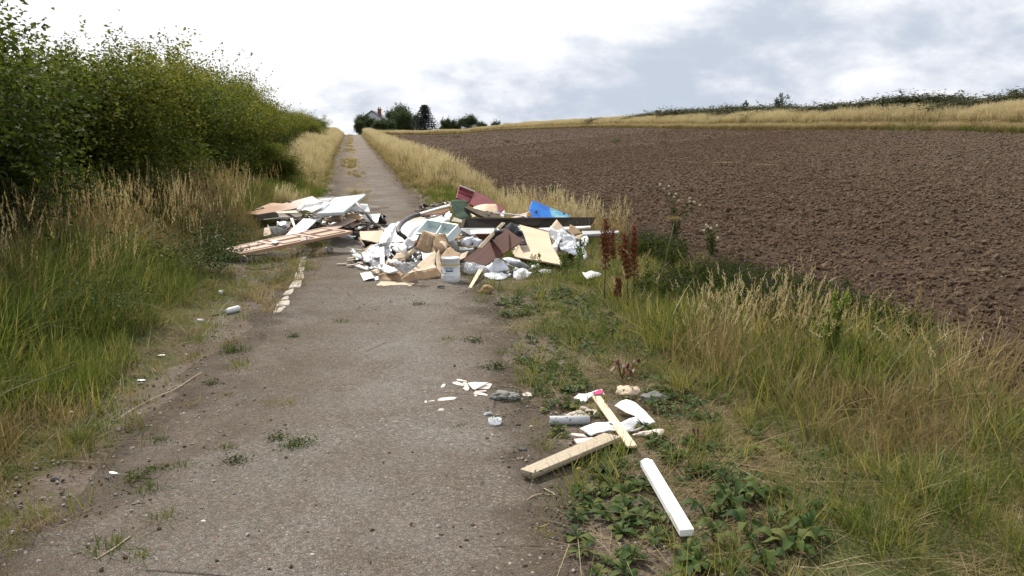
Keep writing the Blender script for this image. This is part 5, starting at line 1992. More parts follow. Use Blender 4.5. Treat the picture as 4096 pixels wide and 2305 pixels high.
def q4(w, s, t):
    """point inside a quad of four world corners"""
    return (w[0].lerp(w[1], s)).lerp(w[3].lerp(w[2], s), t)


def strip_on(name, parent, a, b, wid, thk, mat, nrm, lift=0.004):
    bar(name, a + nrm * lift, b + nrm * lift, wid, thk, mat, parent=parent, up=nrm, bevel=0)


# --- left heap ---------------------------------------------------
def panelled_door():
    cor = [('A', 402, 1012, .14), ('A', 1840, 722, .34), ('A', 1465, 672, .37), ('A', 112, 955, .17)]
    d = slab('panelled_door', 'A', [c[1:] for c in cor], 0.045, wood, 'brown six-panel interior door lying flat over the kerb stones', 'door')
    w = [P(*c) for c in cor]
    c0, R, n = frame_of(w)
    w = flatten_on(w, c0, n)
    # s along the length from the left end, t across from the front edge
    for (s0, s1) in ((.015, .315), (.375, .655), (.715, .955)):
        for (t0, t1) in ((.10, .455), (.545, .90)):
            c = [q4(w, s0, t0), q4(w, s1, t0), q4(w, s1, t1), q4(w, s0, t1)]
            p = slab_world('door_panel', [q4(w, s0 + .02, t0 + .05), q4(w, s1 - .02, t0 + .05), q4(w, s1 - .02, t1 - .05), q4(w, s0 + .02, t1 - .05)], 0.004, wood, d, lift=0.005)
            for i in range(4):
                a, b = c[i], c[(i + 1) % 4]
                strip_on('moulding', d, a, b, 0.013, 0.007, woodd, n, 0.003)
                a2, b2 = a.lerp(sum(c, Vector()) / 4, .10), b.lerp(sum(c, Vector()) / 4, .10)
                if i in (1, 3):
                    strip_on('moulding', d, a2, b2, 0.010, 0.007, woodd, n, 0.003)
    # handle: plate, neck and lever near the front edge
    a, b = q4(w, .52, .06), q4(w, .60, .055)
    pl = bar('handle_plate', a + n * .004, b + n * .004, .035, .006, metal, parent=d, up=n)
    c = q4(w, .577, .058)
    pts = [c, c + n * .05, c + n * .058 + (w[0] - w[1]).normalized() * .03, c + n * .058 + (w[0] - w[1]).normalized() * .13]
    tube('door_handle', pts, [.009, .009, .008, .007], metal, parent=d, seg=6)
    return w, n


def slab_world(name, w, t, mat, parent=None, label=None, cat=None, lift=0.0, bevel=0.0, group=None):
    c, R, n = frame_of(w)
    Ri = R.inverted()
    loc = [Ri @ (p - c) + Vector((0, 0, lift)) for p in w]
    k = len(loc)
    area = sum(loc[i].x * loc[(i + 1) % k].y - loc[(i + 1) % k].x * loc[i].y for i in range(k))
    if area < 0:
        loc.reverse()
    bm = bmesh.new()
    top = [bm.verts.new(p) for p in loc]
    bot = [bm.verts.new(p - Vector((0, 0, t))) for p in loc]
    bm.faces.new(top)
    bm.faces.new(list(reversed(bot)))
    for i in range(k):
        bm.faces.new((top[i], bot[i], bot[(i + 1) % k], top[(i + 1) % k]))
    if bevel:
        bmesh.ops.bevel(bm, geom=bm.edges[:], offset=bevel, segments=1, affect='EDGES')
    me = bpy.data.meshes.new(name)
    bm.to_mesh(me)
    bm.free()
    o = link(name, me, mat)
    place(o, c, R, parent)
    return tag(o, label, cat, group)


def left_heap():
    w, n = panelled_door()
    slab('letter', 'A', [(705, 855, .245), (780, 838, .26), (890, 858, .265), (835, 880, .25)], 0.006, paper, 'small white card lying on the brown panelled door', 'card')
    # wardrobe door with painted sheen at the back, with hinges
    d = slab('wardrobe_door', 'F', [(60, 590, .18), (1490, 232, .55), (1698, 345, .57), (1060, 500, .42), (400, 612, .26)], 0.035, veneer_mat(),
             'long orange-brown wardrobe door, pale sheen painted in, sliding into the grass', 'door')
    for (x, y, h) in ((985, 358, .46), (425, 488, .30)):
        p = P('F', x, y, h)
        q = P('F', x + 75, y - 12, h + .02)
        bar('hinge', p + Vector((0, 0, .01)), q + Vector((0, 0, .01)), .06, .02, metal, parent=d)
    slab('veneer_board', 'F', [(290, 505, .26), (600, 378, .33), (700, 370, .35), (900, 385, .38), (560, 470, .31)], 0.018, orange,
         'orange veneer board peeping out behind the long wardrobe door', 'board')
    slab('cabinet_side', 'I', [(590, 720, .28), (1230, 615, .36), (1370, 680, .37), (1400, 840, .26), (900, 900, .20), (640, 950, .16)], 0.02, taupe,
         'dull grey-brown cabinet side standing under the wardrobe door', 'board')
    slab('cream_shelf', 'I', [(1250, 595, .44), (2080, 555, .50), (2200, 640, .48), (1370, 668, .42)], 0.02, cream, 'cream topped shelf board left of the white tray', 'board')
    slab('shelf_board', 'I', [(1375, 675, 0, 14.05), (2200, 645, 0, 14.2), (2330, 760, 0, 14.1), (2050, 815, 0, 13.95), (1420, 815, 0, 13.9)], 0.018, taupe,
         'brown board face below the cream topped shelf', 'board')
    slab('white_edged_board', 'I', [(845, 900, .26), (1330, 845, .30), (2250, 855, .34), (2280, 872, .33), (1340, 862, .29), (850, 915, .25)], 0.012, white,
         'thin dark board with a white edge under the cabinet side', 'board')
    slab('pale_strut', 'I', [(1810, 840, 0, 13.7), (1920, 830, 0, 13.7), (2010, 1130, 0, 13.3), (1950, 1190, 0, 13.25)], 0.03, cream, 'pale wooden strut under the shelf at the left heap', 'strut')
    slab('dark_strut', 'I', [(1800, 960, 0, 13.65), (1880, 900, 0, 13.7), (1790, 1150, 0, 13.35), (1680, 1220, 0, 13.3)], 0.03, taupe, 'dark wooden strut slanting beside the pale strut', 'strut')
    # grey tabletop door
    g = slab('grey_door', 'A', [(1375, 494, .52), (1715, 478, .54), (2008, 250, .62), (1990, 246, .62), (1600, 290, .60)], 0.055, bluegrey,
             'light blue-grey painted door on top of the left heap', 'door', bevel=0.008)
    slab('window_board', 'A', [(1390, 305, .46), (1600, 288, .48), (1490, 375, .44), (1440, 350, .44)], 0.02, grey, 'grey board with white rim behind the blue-grey door', 'board')
    a, b = P('A', 1385, 300, .5), P('A', 1605, 286, .52)
    bar('white_batten', a, b, .03, .02, whitep, 'white batten along the grey board behind the blue-grey door', 'batten')
    # white tray
    t_ = slab('white_tray', 'F', [(1190, 528, .50), (1300, 435, .53), (1830, 385, .56), (1650, 500, .53)], 0.012, white, 'white shallow drawer front lying against the blue-grey door', 'drawer')
    for (a, b, wd, th) in (((1185, 525, .52), (1300, 437, .55), .035, .05), ((1300, 437, .55), (1750, 395, .58), .03, .05), ((1650, 505, .55), (1800, 388, .58), .09, .05)):
        bar('rim', P('F', *a), P('F', *b), wd, th, white, parent=t_)
    slab('loose_board', 'F', [(1300, 500, .56), (1600, 412, .60), (1720, 438, .60), (1490, 545, .56)], 0.012, foam, 'bright white loose panel inside the white drawer front', 'panel')
    s = slab('white_door', 'A', [(1775, 455, .40), (1930, 372, .42), (2028, 376, .42), (2060, 472, .36)], 0.02, white, 'small white panelled cupboard door right of the blue-grey door', 'door')
    ww = [P('A', 1800, 448, .402), P('A', 1940, 395, .422), P('A', 2015, 400, .422), P('A', 2035, 455, .365)]
    for i in range(4):
        strip_on('moulding', s, ww[i], ww[(i + 1) % 4], .012, .008, whitep, Vector((0, 0, 1)), .004)
    bar('white_lath', P('A', 2035, 402, .12), P('A', 2175, 412, .08), .07, .015, whitep, 'short white lath pointing up the track', 'lath')
    bar('brown_lath', P('A', 2075, 430, .05), P('A', 2295, 418, .03), .035, .015, orange, 'thin brown lath lying on the track behind the heap', 'lath')
    # long grey-lilac strip sagging to the ground
    pts = [P('A', 1885, 350, .60), P('A', 1990, 470, .45), P('A', 2105, 615, .22), P('A', 2180, 665, .10), P('A', 2262, 708, .05)]
    st = M('lilac_strip', (0.42, 0.38, 0.39), (0.36, 0.32, 0.33), 5, .5, .1, dirt=.2)
    e = empty('edging_strip', pts[0], 'long lilac-grey edging strip bent down from the blue-grey door', 'strip')
    MW[e.name] = Matrix.Translation(pts[0])
    V, F_ = [], []
    pp = smooth_path(pts, 6)
    for i, p in enumerate(pp):
        d = (pp[min(i + 1, len(pp) - 1)] - pp[max(i - 1, 0)]).normalized()
        side = d.cross(Vector((0, 0, 1))).normalized() * 0.035
        up = side.cross(d).normalized() * .008
        q = p - pts[0]
        V += [q - side, q + side, q + side - up, q - side - up]
    for i in range(len(pp) - 1):
        b = i * 4
        for k in range(4):
            F_.append((b + k, b + (k + 1) % 4, b + 4 + (k + 1) % 4, b + 4 + k))
    me = np_mesh('strip', np.array([tuple(v) for v in V]), np.array(F_))
    link('strip', me, st, e)
    slab('white_sheet', 'A', [(1925, 515, .22), (2195, 500, .24), (2160, 612, .16), (2030, 605, .16)], 0.01, foam, 'white sheet under the lilac strip at the right of the left heap', 'sheet')
    crump('bin_bag', 'A', [(2195, 520, .26), (2250, 540, .2), (2225, 575, .2), (2285, 622, .05), (2240, 640, .02), (2150, 615, .1), (2165, 560, .2)], blackp,
          'black bin bag beside the white sheet on the track', 'bin bag', amp=.02, dome=.08, size=.05)
    crump('bin_bag', 'A', [(2195, 505, .25), (2255, 520, .25), (2270, 545, .2), (2215, 560, .2)], blackp, 'small knotted end of a black bag behind the white sheet', 'bin bag', amp=.015, dome=.05, size=.04)
    slab('oak_board', 'A', [(1740, 505, .34), (1860, 500, .35), (1982, 550, .31), (1920, 580, .30), (1760, 545, .31)], 0.02, oak, 'warm oak coloured board under the corner of the grey door', 'board')
    crump('cardboard_scrap', 'A', [(1510, 600, .34), (1575, 550, .40), (1660, 495, .48), (1700, 520, .42), (1755, 560, .36), (1690, 610, .32), (1600, 600, .30)], cardp,
          'crumpled beige cardboard peaking under the grey door', 'cardboard', amp=.05, dome=.06, freq=6, size=.06)
    slab('pink_board', 'A', [(1475, 685, .30), (1775, 547, .34), (1885, 575, .34), (1640, 690, .31)], 0.012, pinkw, 'pinkish board leaning from the heap onto the panelled door', 'board')
    slab('pink_board', 'A', [(1790, 655, .20), (1870, 568, .27), (1968, 588, .26), (1830, 680, .18)], 0.014, pinkw, 'second pinkish board tilted right of the larger pinkish one', 'board')
    s = slab('melamine_shelf', 'A', [(965, 782, .30), (1200, 563, .42), (1388, 568, .43), (1225, 722, .33)], 0.018, foam, 'bright white melamine shelf rising behind the panelled door', 'shelf')
    slab('brown_scrap', 'I', [(1680, 1250, .16), (1830, 1150, .22), (1940, 1190, .22), (1760, 1340, .15)], .012, pinkw, 'small brown board scrap left of the white melamine shelf', 'board')
    # things inside the hollow at the left
    crump('plastic_sack', 'F', [(500, 890, .20), (590, 860, .28), (820, 885, .26), (980, 930, .22), (940, 1010, .14), (760, 1040, .10), (620, 1000, .14)], film,
          'greyish crumpled plastic sack in the hollow of the left heap', 'sack', amp=.035, dome=.1, size=.05)
    crump('paint_tin_box', 'F', [(500, 890, 0, 13.2), (600, 870, 0, 13.2), (650, 1010, 0, 13.0), (590, 1040, 0, 12.95), (480, 1060, 0, 12.95)], cardp, 'small pale box at the left end of the hollow', 'box', amp=.01, size=.06)
    crump('grey_cloth', 'F', [(760, 760, .22), (1000, 760, .25), (1000, 830, .2), (870, 880, .16), (760, 870, .16)], silver, 'grey-green crumpled sheet under the shelf of the left heap', 'sheet', amp=.03, dome=.05, size=.06)
    bar('grey_batten', P('F', 610, 1010, .12), P('F', 770, 1010, .14), .05, .02, grey, 'short grey slat in front of the plastic sack', 'slat')
    bar('grey_batten', P('F', 590, 1040, .1), P('F', 650, 1085, .06), .05, .015, silver, 'pale slat end pointing at the panelled door from the sack', 'slat')
    # right lower end
    crump('foam_piece', 'A', [(1650, 800, .10), (1790, 778, .14), (1890, 790, .12), (1860, 825, .08), (1790, 838, .05), (1700, 835, .05)], foam,
          'flat white foam piece at the right foot of the panelled door', 'foam', amp=.01, dome=.02, size=.06, t=.02)
    crump('green_rag', 'A', [(1840, 805, .12), (1900, 780, .16), (1930, 810, .1), (1880, 840, .05)], M('dark_green_rag', (.03, .07, .055), None, 8, .8, .3), 'small dark green rag beside the flat white foam piece', 'rag', amp=.02, dome=.04, size=.04)
    slab('flat_cardboard', 'A', [(1925, 727, .24), (2232, 715, .26), (2225, 790, .2), (2160, 875, .17), (2060, 850, .17), (1940, 828, .18)], 0.012, cardp,
         'flat beige cardboard panel between the two heaps', 'cardboard')
    slab('cardboard_strip', 'A', [(1905, 810, 0, 12.1), (1925, 800, 0, 12.1), (1990, 905, 0, 11.6), (1985, 915, 0, 11.6)], 0.012, card, 'narrow dark cardboard flap under the beige panel', 'cardboard')
    crump('bin_bag', 'A', [(1945, 835, .12), (2160, 880, .12), (2140, 920, .02), (2060, 925, .0), (1985, 890, .0)], blackp, 'black bag squashed under the beige cardboard panel', 'bin bag', amp=.02, dome=.05, size=.05)
    # on the ground in front of the door
    bar('plasterboard_strip', P('A', 50, 1075, .03), P('A', 320, 1060, .04), .05, .015, tray, 'pale strip end poking from under the left end of the door', 'strip')
    bar('metal_rail', P('A', 320, 1060, .05), P('A', 1020, 1003, .10), .03, .02, grey, 'thin grey rail under the panelled door', 'rail')
    tube('stick', smooth_path([P('A', 460, 1185, .02), P('A', 600, 1212, .015), P('A', 760, 1190, .02), P('A', 965, 1150, .03)], 4), .012, M('dry_stick', (.22, .19, .16), None, 6, .8, .4),
         'grey broken stick on the earth in front of the door', 'stick', seg=6)
    c = P('A', 432, 1110, .07)
    ring = [c + Vector((math.cos(a) * .055, 0.05 * math.sin(a * .5), math.sin(a) * .065)) for a in np.linspace(0, 2 * PI, 17)]
    tube('tin_ring', ring, .006, metal, 'round tin rim half hidden in grass under the door', 'tin')
    crump('plastic_pot', 'A', [(1485, 935, .08), (1530, 920, .10), (1585, 935, .09), (1588, 975, .03), (1535, 995, .01), (1500, 985, .01)], tubp, 'crushed translucent plastic pot on the track right of the kerb', 'pot', amp=.006, dome=.03, size=.03)


left_heap()


# --- loose rubble heaped under and between the boards ----------------
def rubble():
    r = random.Random(3)
    vs = []
    for i, m in enumerate((cream, white, grey, card, blackw, taupe, pinkw, taupe, cardp, blackp, mahog, rot)):
        for k in range(2):
            bm = bmesh.new()
            n = r.choice((4, 5, 5, 6))
            rx, ry = r.uniform(.06, .16), r.uniform(.025, .07)
            t = r.choice((.006, .012, .018))
            top = []
            for j in range(n):
                a = 2 * PI * (j + r.uniform(-.3, .3)) / n
                top.append(Vector((math.cos(a) * rx * r.uniform(.7, 1.2), math.sin(a) * ry * r.uniform(.7, 1.2), t / 2)))
            a_ = [bm.verts.new(p) for p in top]
            b_ = [bm.verts.new(p - Vector((0, 0, t))) for p in top]
            bm.faces.new(a_)
            bm.faces.new(list(reversed(b_)))
            for j in range(n):
                bm.faces.new((a_[j], b_[j], b_[(j + 1) % n], a_[(j + 1) % n]))
            me = bpy.data.meshes.new('rubble_form')
            bm.to_mesh(me)
            bm.free()
            me.materials.append(m)
            vs.append(me)
    P_, = ([],)
    S_ = []

    def heap(fr, x0, x1, y0, y1, hmax, n, s=(.6, 1.2), col=None):
        a, b = P(fr, x0, y1), P(fr, x1, y1)
        c, d = P(fr, x0, y0), P(fr, x1, y0)
        for _ in range(n):
            u, v = r.random(), r.random()
            p = a.lerp(b, u).lerp(c.lerp(d, u), v)
            edge = min(u, 1 - u, v, 1 - v) * 4
            h = hmax * min(1, edge) * r.random()
            P_.append((p.x, p.y, float(H(p.x, p.y)) + .01 + h))
            S_.append(r.uniform(*s))
    heap('A', 1500, 2260, 600, 790, .16, 420, (.35, 1.0))
    heap('A', 760, 1500, 590, 760, .20, 260, (.5, 1.2))
    heap('A', 1250, 2000, 500, 640, .26, 240, (.5, 1.3))
    heap('E', 650, 2300, 350, 900, .20, 420, (.4, 1.2))
    heap('C', 100, 1500, 720, 1000, .22, 330, (.5, 1.3))
    heap('B', 1290, 1900, 200, 420, .26, 200, (.5, 1.2))
    heap('E', 0, 640, 860, 1010, .03, 60, (.3, .6))
    p, s = np.array(P_), np.array(S_)
    scatter('rubble', p, vs, 'broken scraps of board, card and plaster filling the heaps', 'rubble', tilt=0.28, scl=s)


rubble()


# --- middle heap -----------------------------------------------------
def open_box(name, cor, depth, wall, mat, label, cat, divs=()):
    """open tray from its four rim corners (world), walls and base as parts"""
    c, R, n = frame_of(cor)
    e = empty(name, c, label, cat)
    MW[e.name] = Matrix.Translation(c)
    k = len(cor)
    # make walls
    for i in range(k):
        a, b = cor[i], cor[(i + 1) % k]
        inn = (c - (a + b) / 2)
        inn = (inn - n * inn.dot(n)).normalized() * wall
        q = [a, b, b - n * depth, a - n * depth]
        # wall as a slab with thickness inward
        V = q + [p + inn for p in q]
        me = bpy.data.meshes.new('wall')
        me.from_pydata([tuple(p - c) for p in V], [], [(0, 1, 2, 3), (7, 6, 5, 4), (0, 4, 5, 1), (1, 5, 6, 2), (2, 6, 7, 3), (3, 7, 4, 0)])
        bm = bmesh.new()
        bm.from_mesh(me)
        bmesh.ops.recalc_face_normals(bm, faces=bm.faces[:])
        bm.to_mesh(me)
        bm.free()
        link('wall', me, mat, e)
    b_ = slab_world('base', [p - n * (depth - .004) + (c - p) * .03 for p in cor], .006, mat, None)
    b_.parent = e
    b_.matrix_basis = Matrix.Translation(-c) @ MW[b_.name]
    for (p, q, h) in divs:
        up = n
        d = bar('divider', p - n * (depth * (1 - h) + depth * h / 2 + .0), q - n * (depth * (1 - h) + depth * h / 2), .008, depth * h, mat, up=n, bevel=0)
        mw = MW[d.name]
        d.parent = e
        d.matrix_basis = Matrix.Translation(-c) @ mw
    return e


def lathe(name, prof, mat, seg=40, parent=None):
    V, F_ = [], []
    for (r_, z) in prof:
        for k in range(seg):
            a = 2 * PI * k / seg
            V.append((r_ * math.cos(a), r_ * math.sin(a), z))
    for i in range(len(prof) - 1):
        for k in range(seg):
            k2 = (k + 1) % seg
            F_.append((i * seg + k, i * seg + k2, (i + 1) * seg + k2, (i + 1) * seg + k))
    me = np_mesh(name, np.array(V), np.array(F_), smooth=True)
    return link(name, me, mat, parent)


def paint_tub():
    b = P('N', 1804, 1127)
    D = b.y
    k = D / FPX
    e = empty('paint_tub', b, 'white paint tub with yellow band and blue lettering at the foot of the heap', 'tub')
    r0, hh = 37.5 * k, 100 * k
    lathe('tub_body', [(0.001, .004), (r0 * 1.0, .004), (r0 * 1.03, .012), (r0 * 1.03, hh * .36), (r0 * .985, hh * .37), (r0 * .97, hh * .9), (r0 * 1.0, hh * .91), (r0 * 1.0, hh * .99),
                       (r0 * .94, hh), (r0 * .93, hh * .97), (0.001, hh * .96)], tubp, parent=e)
    rb = r0 * .985

    def band(nm, z0, z1, m, a0=-PI, a1=0, rr=rb):
        V, F_ = [], []
        for i in range(25):
            a = a0 + (a1 - a0) * i / 24
            for z in (z0, z1):
                V.append((math.cos(a) * (rr + .002), math.sin(a) * (rr + .002), z))
        for i in range(24):
            F_.append((i * 2, i * 2 + 2, i * 2 + 3, i * 2 + 1))
        link(nm, np_mesh(nm, np.array(V), np.array(F_), smooth=True), m, e)
    band('yellow_band', hh * .70, hh * .745, yellowp)
    band('label_line', hh * .635, hh * .642, inkg, -PI * .78, -PI * .25)
    band('label_strip', hh * .455, hh * .515, inkb, -PI * .66, -PI * .40)
    band('label_line', hh * .36, hh * .378, inkb, -PI * .95, -PI * .52, rb * 1.01)

    def text(body, size, zc, ac, m, nm, rr=rb):
        cu = bpy.data.curves.new(nm, 'FONT')
        cu.body = body
        cu.size = size
        cu.align_x = 'CENTER'
        cu.extrude = 0.0006
        ob = bpy.data.objects.new('tmp', cu)
        COL.objects.link(ob)
        dg = bpy.context.evaluated_depsgraph_get()
        me = bpy.data.meshes.new_from_object(ob.evaluated_get(dg))
        bpy.data.objects.remove(ob)
        for v in me.vertices:
            a = ac + v.co.x / rr
            z = v.co.y
            R_ = rr + .0022 + v.co.z
            v.co = Vector((math.cos(a) * R_, math.sin(a) * R_, zc + z))
        me.name = nm
        me.materials.clear()
        link(nm, me, m, e)
    text('ULTRA', .036, hh * .545, -PI * .53, inkb, 'lettering')
    # round purple emblem at the left of the print
    V = [(0, 0, 0)]
    aa = -PI * .90
    ringp = []
    for i in range(17):
        t_ = 2 * PI * i / 16
        a = aa + math.cos(t_) * .021 / rb * 1.2
        ringp.append((math.cos(a) * (rb + .0025), math.sin(a) * (rb + .0025), hh * .445 + math.sin(t_) * .021))
    me = bpy.data.meshes.new('emblem')
    me.from_pydata(ringp[:16], [], [tuple(range(16))])
    link('emblem', me, inkp, e)
    # illegible smudged print on the skirt
    r = random.Random(4)
    for i in range(9):
        a = -PI * (.76 - i * .045)
        band('print', hh * .235, hh * (.27 + .01 * r.random()), inkg, a, a + .055, r0 * 1.03)


def middle_heap():
    slab('white_board', 'B', [(770, 725, .30), (950, 410, .46), (1200, 402, .47), (1062, 708, .31)], 0.018, foam, 'large bright white panel under the curled black hose', 'panel')
    slab('white_board', 'B', [(1064, 706, .33), (1215, 395, .50), (1410, 365, .53), (1240, 690, .35)], 0.018, foam, 'white panel between the hose and the divided drawer', 'panel')
    pts = [P('B', 1300, 302, .62), P('B', 1190, 330, .60), P('B', 1080, 385, .58), P('B', 1000, 455, .56), P('B', 965, 530, .54), P('B', 985, 590, .52), P('B', 1045, 630, .46), P('B', 1075, 662, .42)]
    tube('hose', smooth_path(pts, 6), [.034] * 30 + [.030] * 13, hosem, 'thick black rubber hose curving over the white panels', 'hose', seg=10)
    crump('plastic_sheet', 'B', [(650, 762, .24), (690, 640, .30), (770, 520, .36), (860, 440, .42), (935, 430, .46), (850, 590, .40), (770, 735, .33)], film,
          'pleated white film draped down the left side of the white panels', 'plastic film', amp=.022, freq=11, size=.045)
    # drawer with compartments
    rim = [('B', 1222, 580, .42), ('B', 1405, 374, .58), ('B', 1880, 450, .56), ('B', 1702, 640, .40)]
    w = [P(*c) for c in rim]
    c, R, n = frame_of(w)
    w = flatten_on(w, c, n)
    m1, m2 = q4([w[0], w[3], w[2], w[1]], .58, .0), q4([w[0], w[3], w[2], w[1]], .47, 1.0)
    i0 = q4([w[0], w[3], w[2], w[1]], .54, .38)
    open_box('divided_drawer', w, .13, .010, tray, 'white plastic drawer with inner dividers tipped on the heap', 'drawer',
             divs=((m1, m2, .75), (i0, q4([w[0], w[3], w[2], w[1]], .985, .42), .55)))
    # cardboard box, upper
    e = empty('cardboard_box', PD('E', 1700, 700, 10.5), 'torn brown cardboard box standing open against the divided drawer', 'box')
    MW[e.name] = e.matrix_basis.copy() if False else Matrix.Translation(e.location)
    kw = dict(parent=e)
    crump('flap', 'E', [(1350, 590, 0, 10.42), (1500, 215, 0, 10.62), (1760, 350, 0, 10.60), (1700, 520, 0, 10.5), (1640, 700, 0, 10.42), (1560, 685, 0, 10.42)], card, amp=.004, size=.06, ridge=False, **kw)
    crump('flap', 'E', [(1500, 215, 0, 10.66), (1790, 285, 0, 10.9), (1760, 350, 0, 10.64)], cardp, amp=.004, size=.06, ridge=False, **kw)
    crump('flap', 'E', [(1735, 330, 0, 10.62), (1830, 280, 0, 10.75), (1960, 290, 0, 10.8), (1990, 400, 0, 10.75), (2045, 545, 0, 10.6), (2000, 610, 0, 10.5), (1870, 725, 0, 10.42), (1700, 560, 0, 10.45)],
          card, amp=.012, freq=5, size=.05, ridge=False, curl=.3, **kw)
    crump('flap', 'E', [(1640, 690, 0, 10.42), (1700, 530, 0, 10.5), (1880, 720, 0, 10.4), (1850, 760, 0, 10.35), (1760, 660, 0, 10.4)], card, amp=.006, size=.05, ridge=False, **kw)
    crump('tape', 'E', [(1600, 300, 0, 10.6), (1640, 300, 0, 10.6), (1600, 560, 0, 10.46), (1560, 560, 0, 10.46)], M('parcel_tape', (.42, .31, .20), None, 4, .3, 0, dirt=0), amp=.003, size=.08, t=.001, ridge=False, **kw)
    e2 = empty('cardboard_box', PD('E', 2100, 740, 10.3), 'squashed brown cardboard box resting on the paint tub', 'box')
    MW[e2.name] = Matrix.Translation(e2.location)
    kw = dict(parent=e2)
    crump('flap', 'E', [(1870, 735, 0, 10.2), (1960, 640, 0, 10.3), (2065, 552, 0, 10.45), (2170, 640, 0, 10.35), (2290, 690, 0, 10.3), (2240, 815, 0, 10.1), (2090, 830, 0, 10.05), (1990, 790, 0, 10.1)], card, amp=.006, size=.05, ridge=False, **kw)
    crump('flap', 'E', [(2232, 812, 0, 10.1), (2290, 700, 0, 10.28), (2440, 640, 0, 10.4), (2390, 765, 0, 10.2), (2265, 822, 0, 10.05)], cardp, amp=.004, size=.05, ridge=False, **kw)
    crump('flap', 'E', [(1870, 735, 0, 10.14), (1940, 740, 0, 10.1), (2080, 800, 0, 10.0), (2240, 835, 0, 10.0), (2100, 865, 0, 9.95), (1880, 830, 0, 10.0)], card, amp=.008, size=.05, ridge=False, **kw)
    # cardboard box, lower
    e3 = empty('cardboard_box', PD('E', 1450, 1100, 9.8), 'big cardboard box on its side in the front of the heap, pale ribbed inside', 'box')
    MW[e3.name] = Matrix.Translation(e3.location)
    kw = dict(parent=e3)
    crump('side_panel', 'E', [(1150, 1118, 0, 9.60), (1790, 982, 0, 9.80), (1745, 930, 0, 9.92), (1782, 690, 0, 10.12), (1738, 640, 0, 10.2), (1600, 740, 0, 10.1), (1245, 1060, 0, 9.78)], cardp, amp=.006, freq=14, size=.045, **kw)
    crump('front_panel', 'E', [(1042, 1195, 0, 9.56), (1170, 1115, 0, 9.58), (1790, 984, 0, 9.78), (1892, 1160, 0, 9.70), (1500, 1240, 0, 9.58), (1180, 1312, 0, 9.50), (1050, 1292, 0, 9.50)], card, amp=.005, size=.06, ridge=False, **kw)
    crump('end_panel', 'E', [(1784, 690, 0, 10.12), (1832, 600, 0, 10.25), (1862, 720, 0, 10.15), (1904, 1150, 0, 9.72), (1800, 990, 0, 9.82), (1770, 850, 0, 9.98)], cardp, amp=.005, size=.05, ridge=False, **kw)
    crump('flap', 'E', [(568, 1112, 0, 9.72), (690, 1078, 0, 9.76), (850, 1108, 0, 9.72), (1010, 1062, 0, 9.74), (1112, 1120, 0, 9.62), (1042, 1200, 0, 9.56), (1056, 1292, 0, 9.50), (800, 1260, 0, 9.58), (640, 1250, 0, 9.66)],
          card, amp=.010, freq=6, size=.05, ridge=False, **kw)
    crump('bottom_flap', 'E', [(535, 1352, .012), (640, 1262, .02), (1060, 1292, .02), (1335, 1312, .02), (1240, 1378, .008), (1180, 1350, .01), (900, 1348, .01), (720, 1366, .008)], cardp, amp=.006, size=.05, **kw)
    # cardboard tray in the middle
    e4 = empty('cardboard_tray', PD('E', 1050, 800, 10.15), 'flattened cardboard tray lying left of the big box', 'box')
    MW[e4.name] = Matrix.Translation(e4.location)
    crump('base', 'E', [(850, 832, .20), (950, 700, .27), (1240, 630, .32), (1345, 575, .36), (1190, 755, .25), (1070, 805, .22)], cardp, parent=e4, amp=.006, size=.05)
    crump('rim', 'E', [(858, 865, 0, 10.0), (1080, 800, 0, 10.05), (1200, 745, 0, 10.15), (1345, 590, 0, 10.4), (1330, 655, 0, 10.3), (1110, 860, 0, 9.98), (872, 955, 0, 9.9)], card, parent=e4, amp=.005, size=.05, ridge=False)
    crump('bin_bag', 'E', [(1090, 870, 0, 10.1), (1200, 740, 0, 10.45), (1335, 610, 0, 10.6), (1465, 650, 0, 10.6), (1485, 800, 0, 10.4), (1380, 870, 0, 10.2), (1230, 880, 0, 10.1)], blackp,
          'black bag in the dark gap between the cardboard boxes', 'bin bag', amp=.03, size=.05, dome=-.03)
    crump('plastic_sheet', 'E', [(1465, 640, 0, 10.45), (1560, 690, 0, 10.4), (1700, 655, 0, 10.4), (1600, 760, 0, 10.3), (1500, 840, 0, 10.2)], film, 'white film behind the pale side of the big box', 'plastic film', amp=.01, size=.04)
    crump('plastic_sheet', 'E', [(900, 955, .18), (1090, 870, .26), (1330, 880, .28), (1465, 850, .28), (1245, 1062, .16), (1150, 1115, .12), (1020, 1065, .12)], clear,
          'clear crinkled film spilling over the big cardboard box', 'plastic film', amp=.03, dome=.04, freq=13, size=.035)
    crump('plastic_sheet', 'E', [(560, 935, .12), (700, 900, .14), (860, 965, .14), (985, 1020, .13), (1010, 1062, .12), (850, 1100, .10), (690, 1075, .08), (600, 1010, .10)], film,
          'white film behind the torn flap of the big box', 'plastic film', amp=.018, dome=.03, size=.04)
    crump('bubble_wrap', 'E', [(240, 700, .14), (330, 640, .18), (470, 540, .22), (530, 600, .2), (620, 560, .24), (622, 760, .18), (440, 830, .12), (390, 900, .08), (310, 860, .10)], film,
          'white bubble wrap bunched at the left front of the middle heap', 'bubble wrap', amp=.035, dome=.08, freq=12, size=.04)
    crump('bubble_wrap', 'E', [(400, 890, .08), (470, 830, .12), (610, 740, .16), (622, 915, .08), (520, 960, .05), (440, 955, .04)], film, 'lower fold of bubble wrap left of the upright white strip', 'bubble wrap', amp=.02, dome=.05, size=.04)
    crump('plastic_sheet', 'E', [(700, 590, .22), (840, 530, .28), (870, 640, .22), (800, 740, .18), (722, 790, .12)], silver, 'grey folded plastic right of the upright white strip', 'plastic film', amp=.022, dome=.04, size=.04)
    crump('plastic_sheet', 'E', [(845, 600, .26), (960, 540, .30), (1085, 620, .28), (1040, 670, .25), (960, 695, .22)], film, 'puffed white film below the small white box', 'plastic film', amp=.02, dome=.05, size=.04)
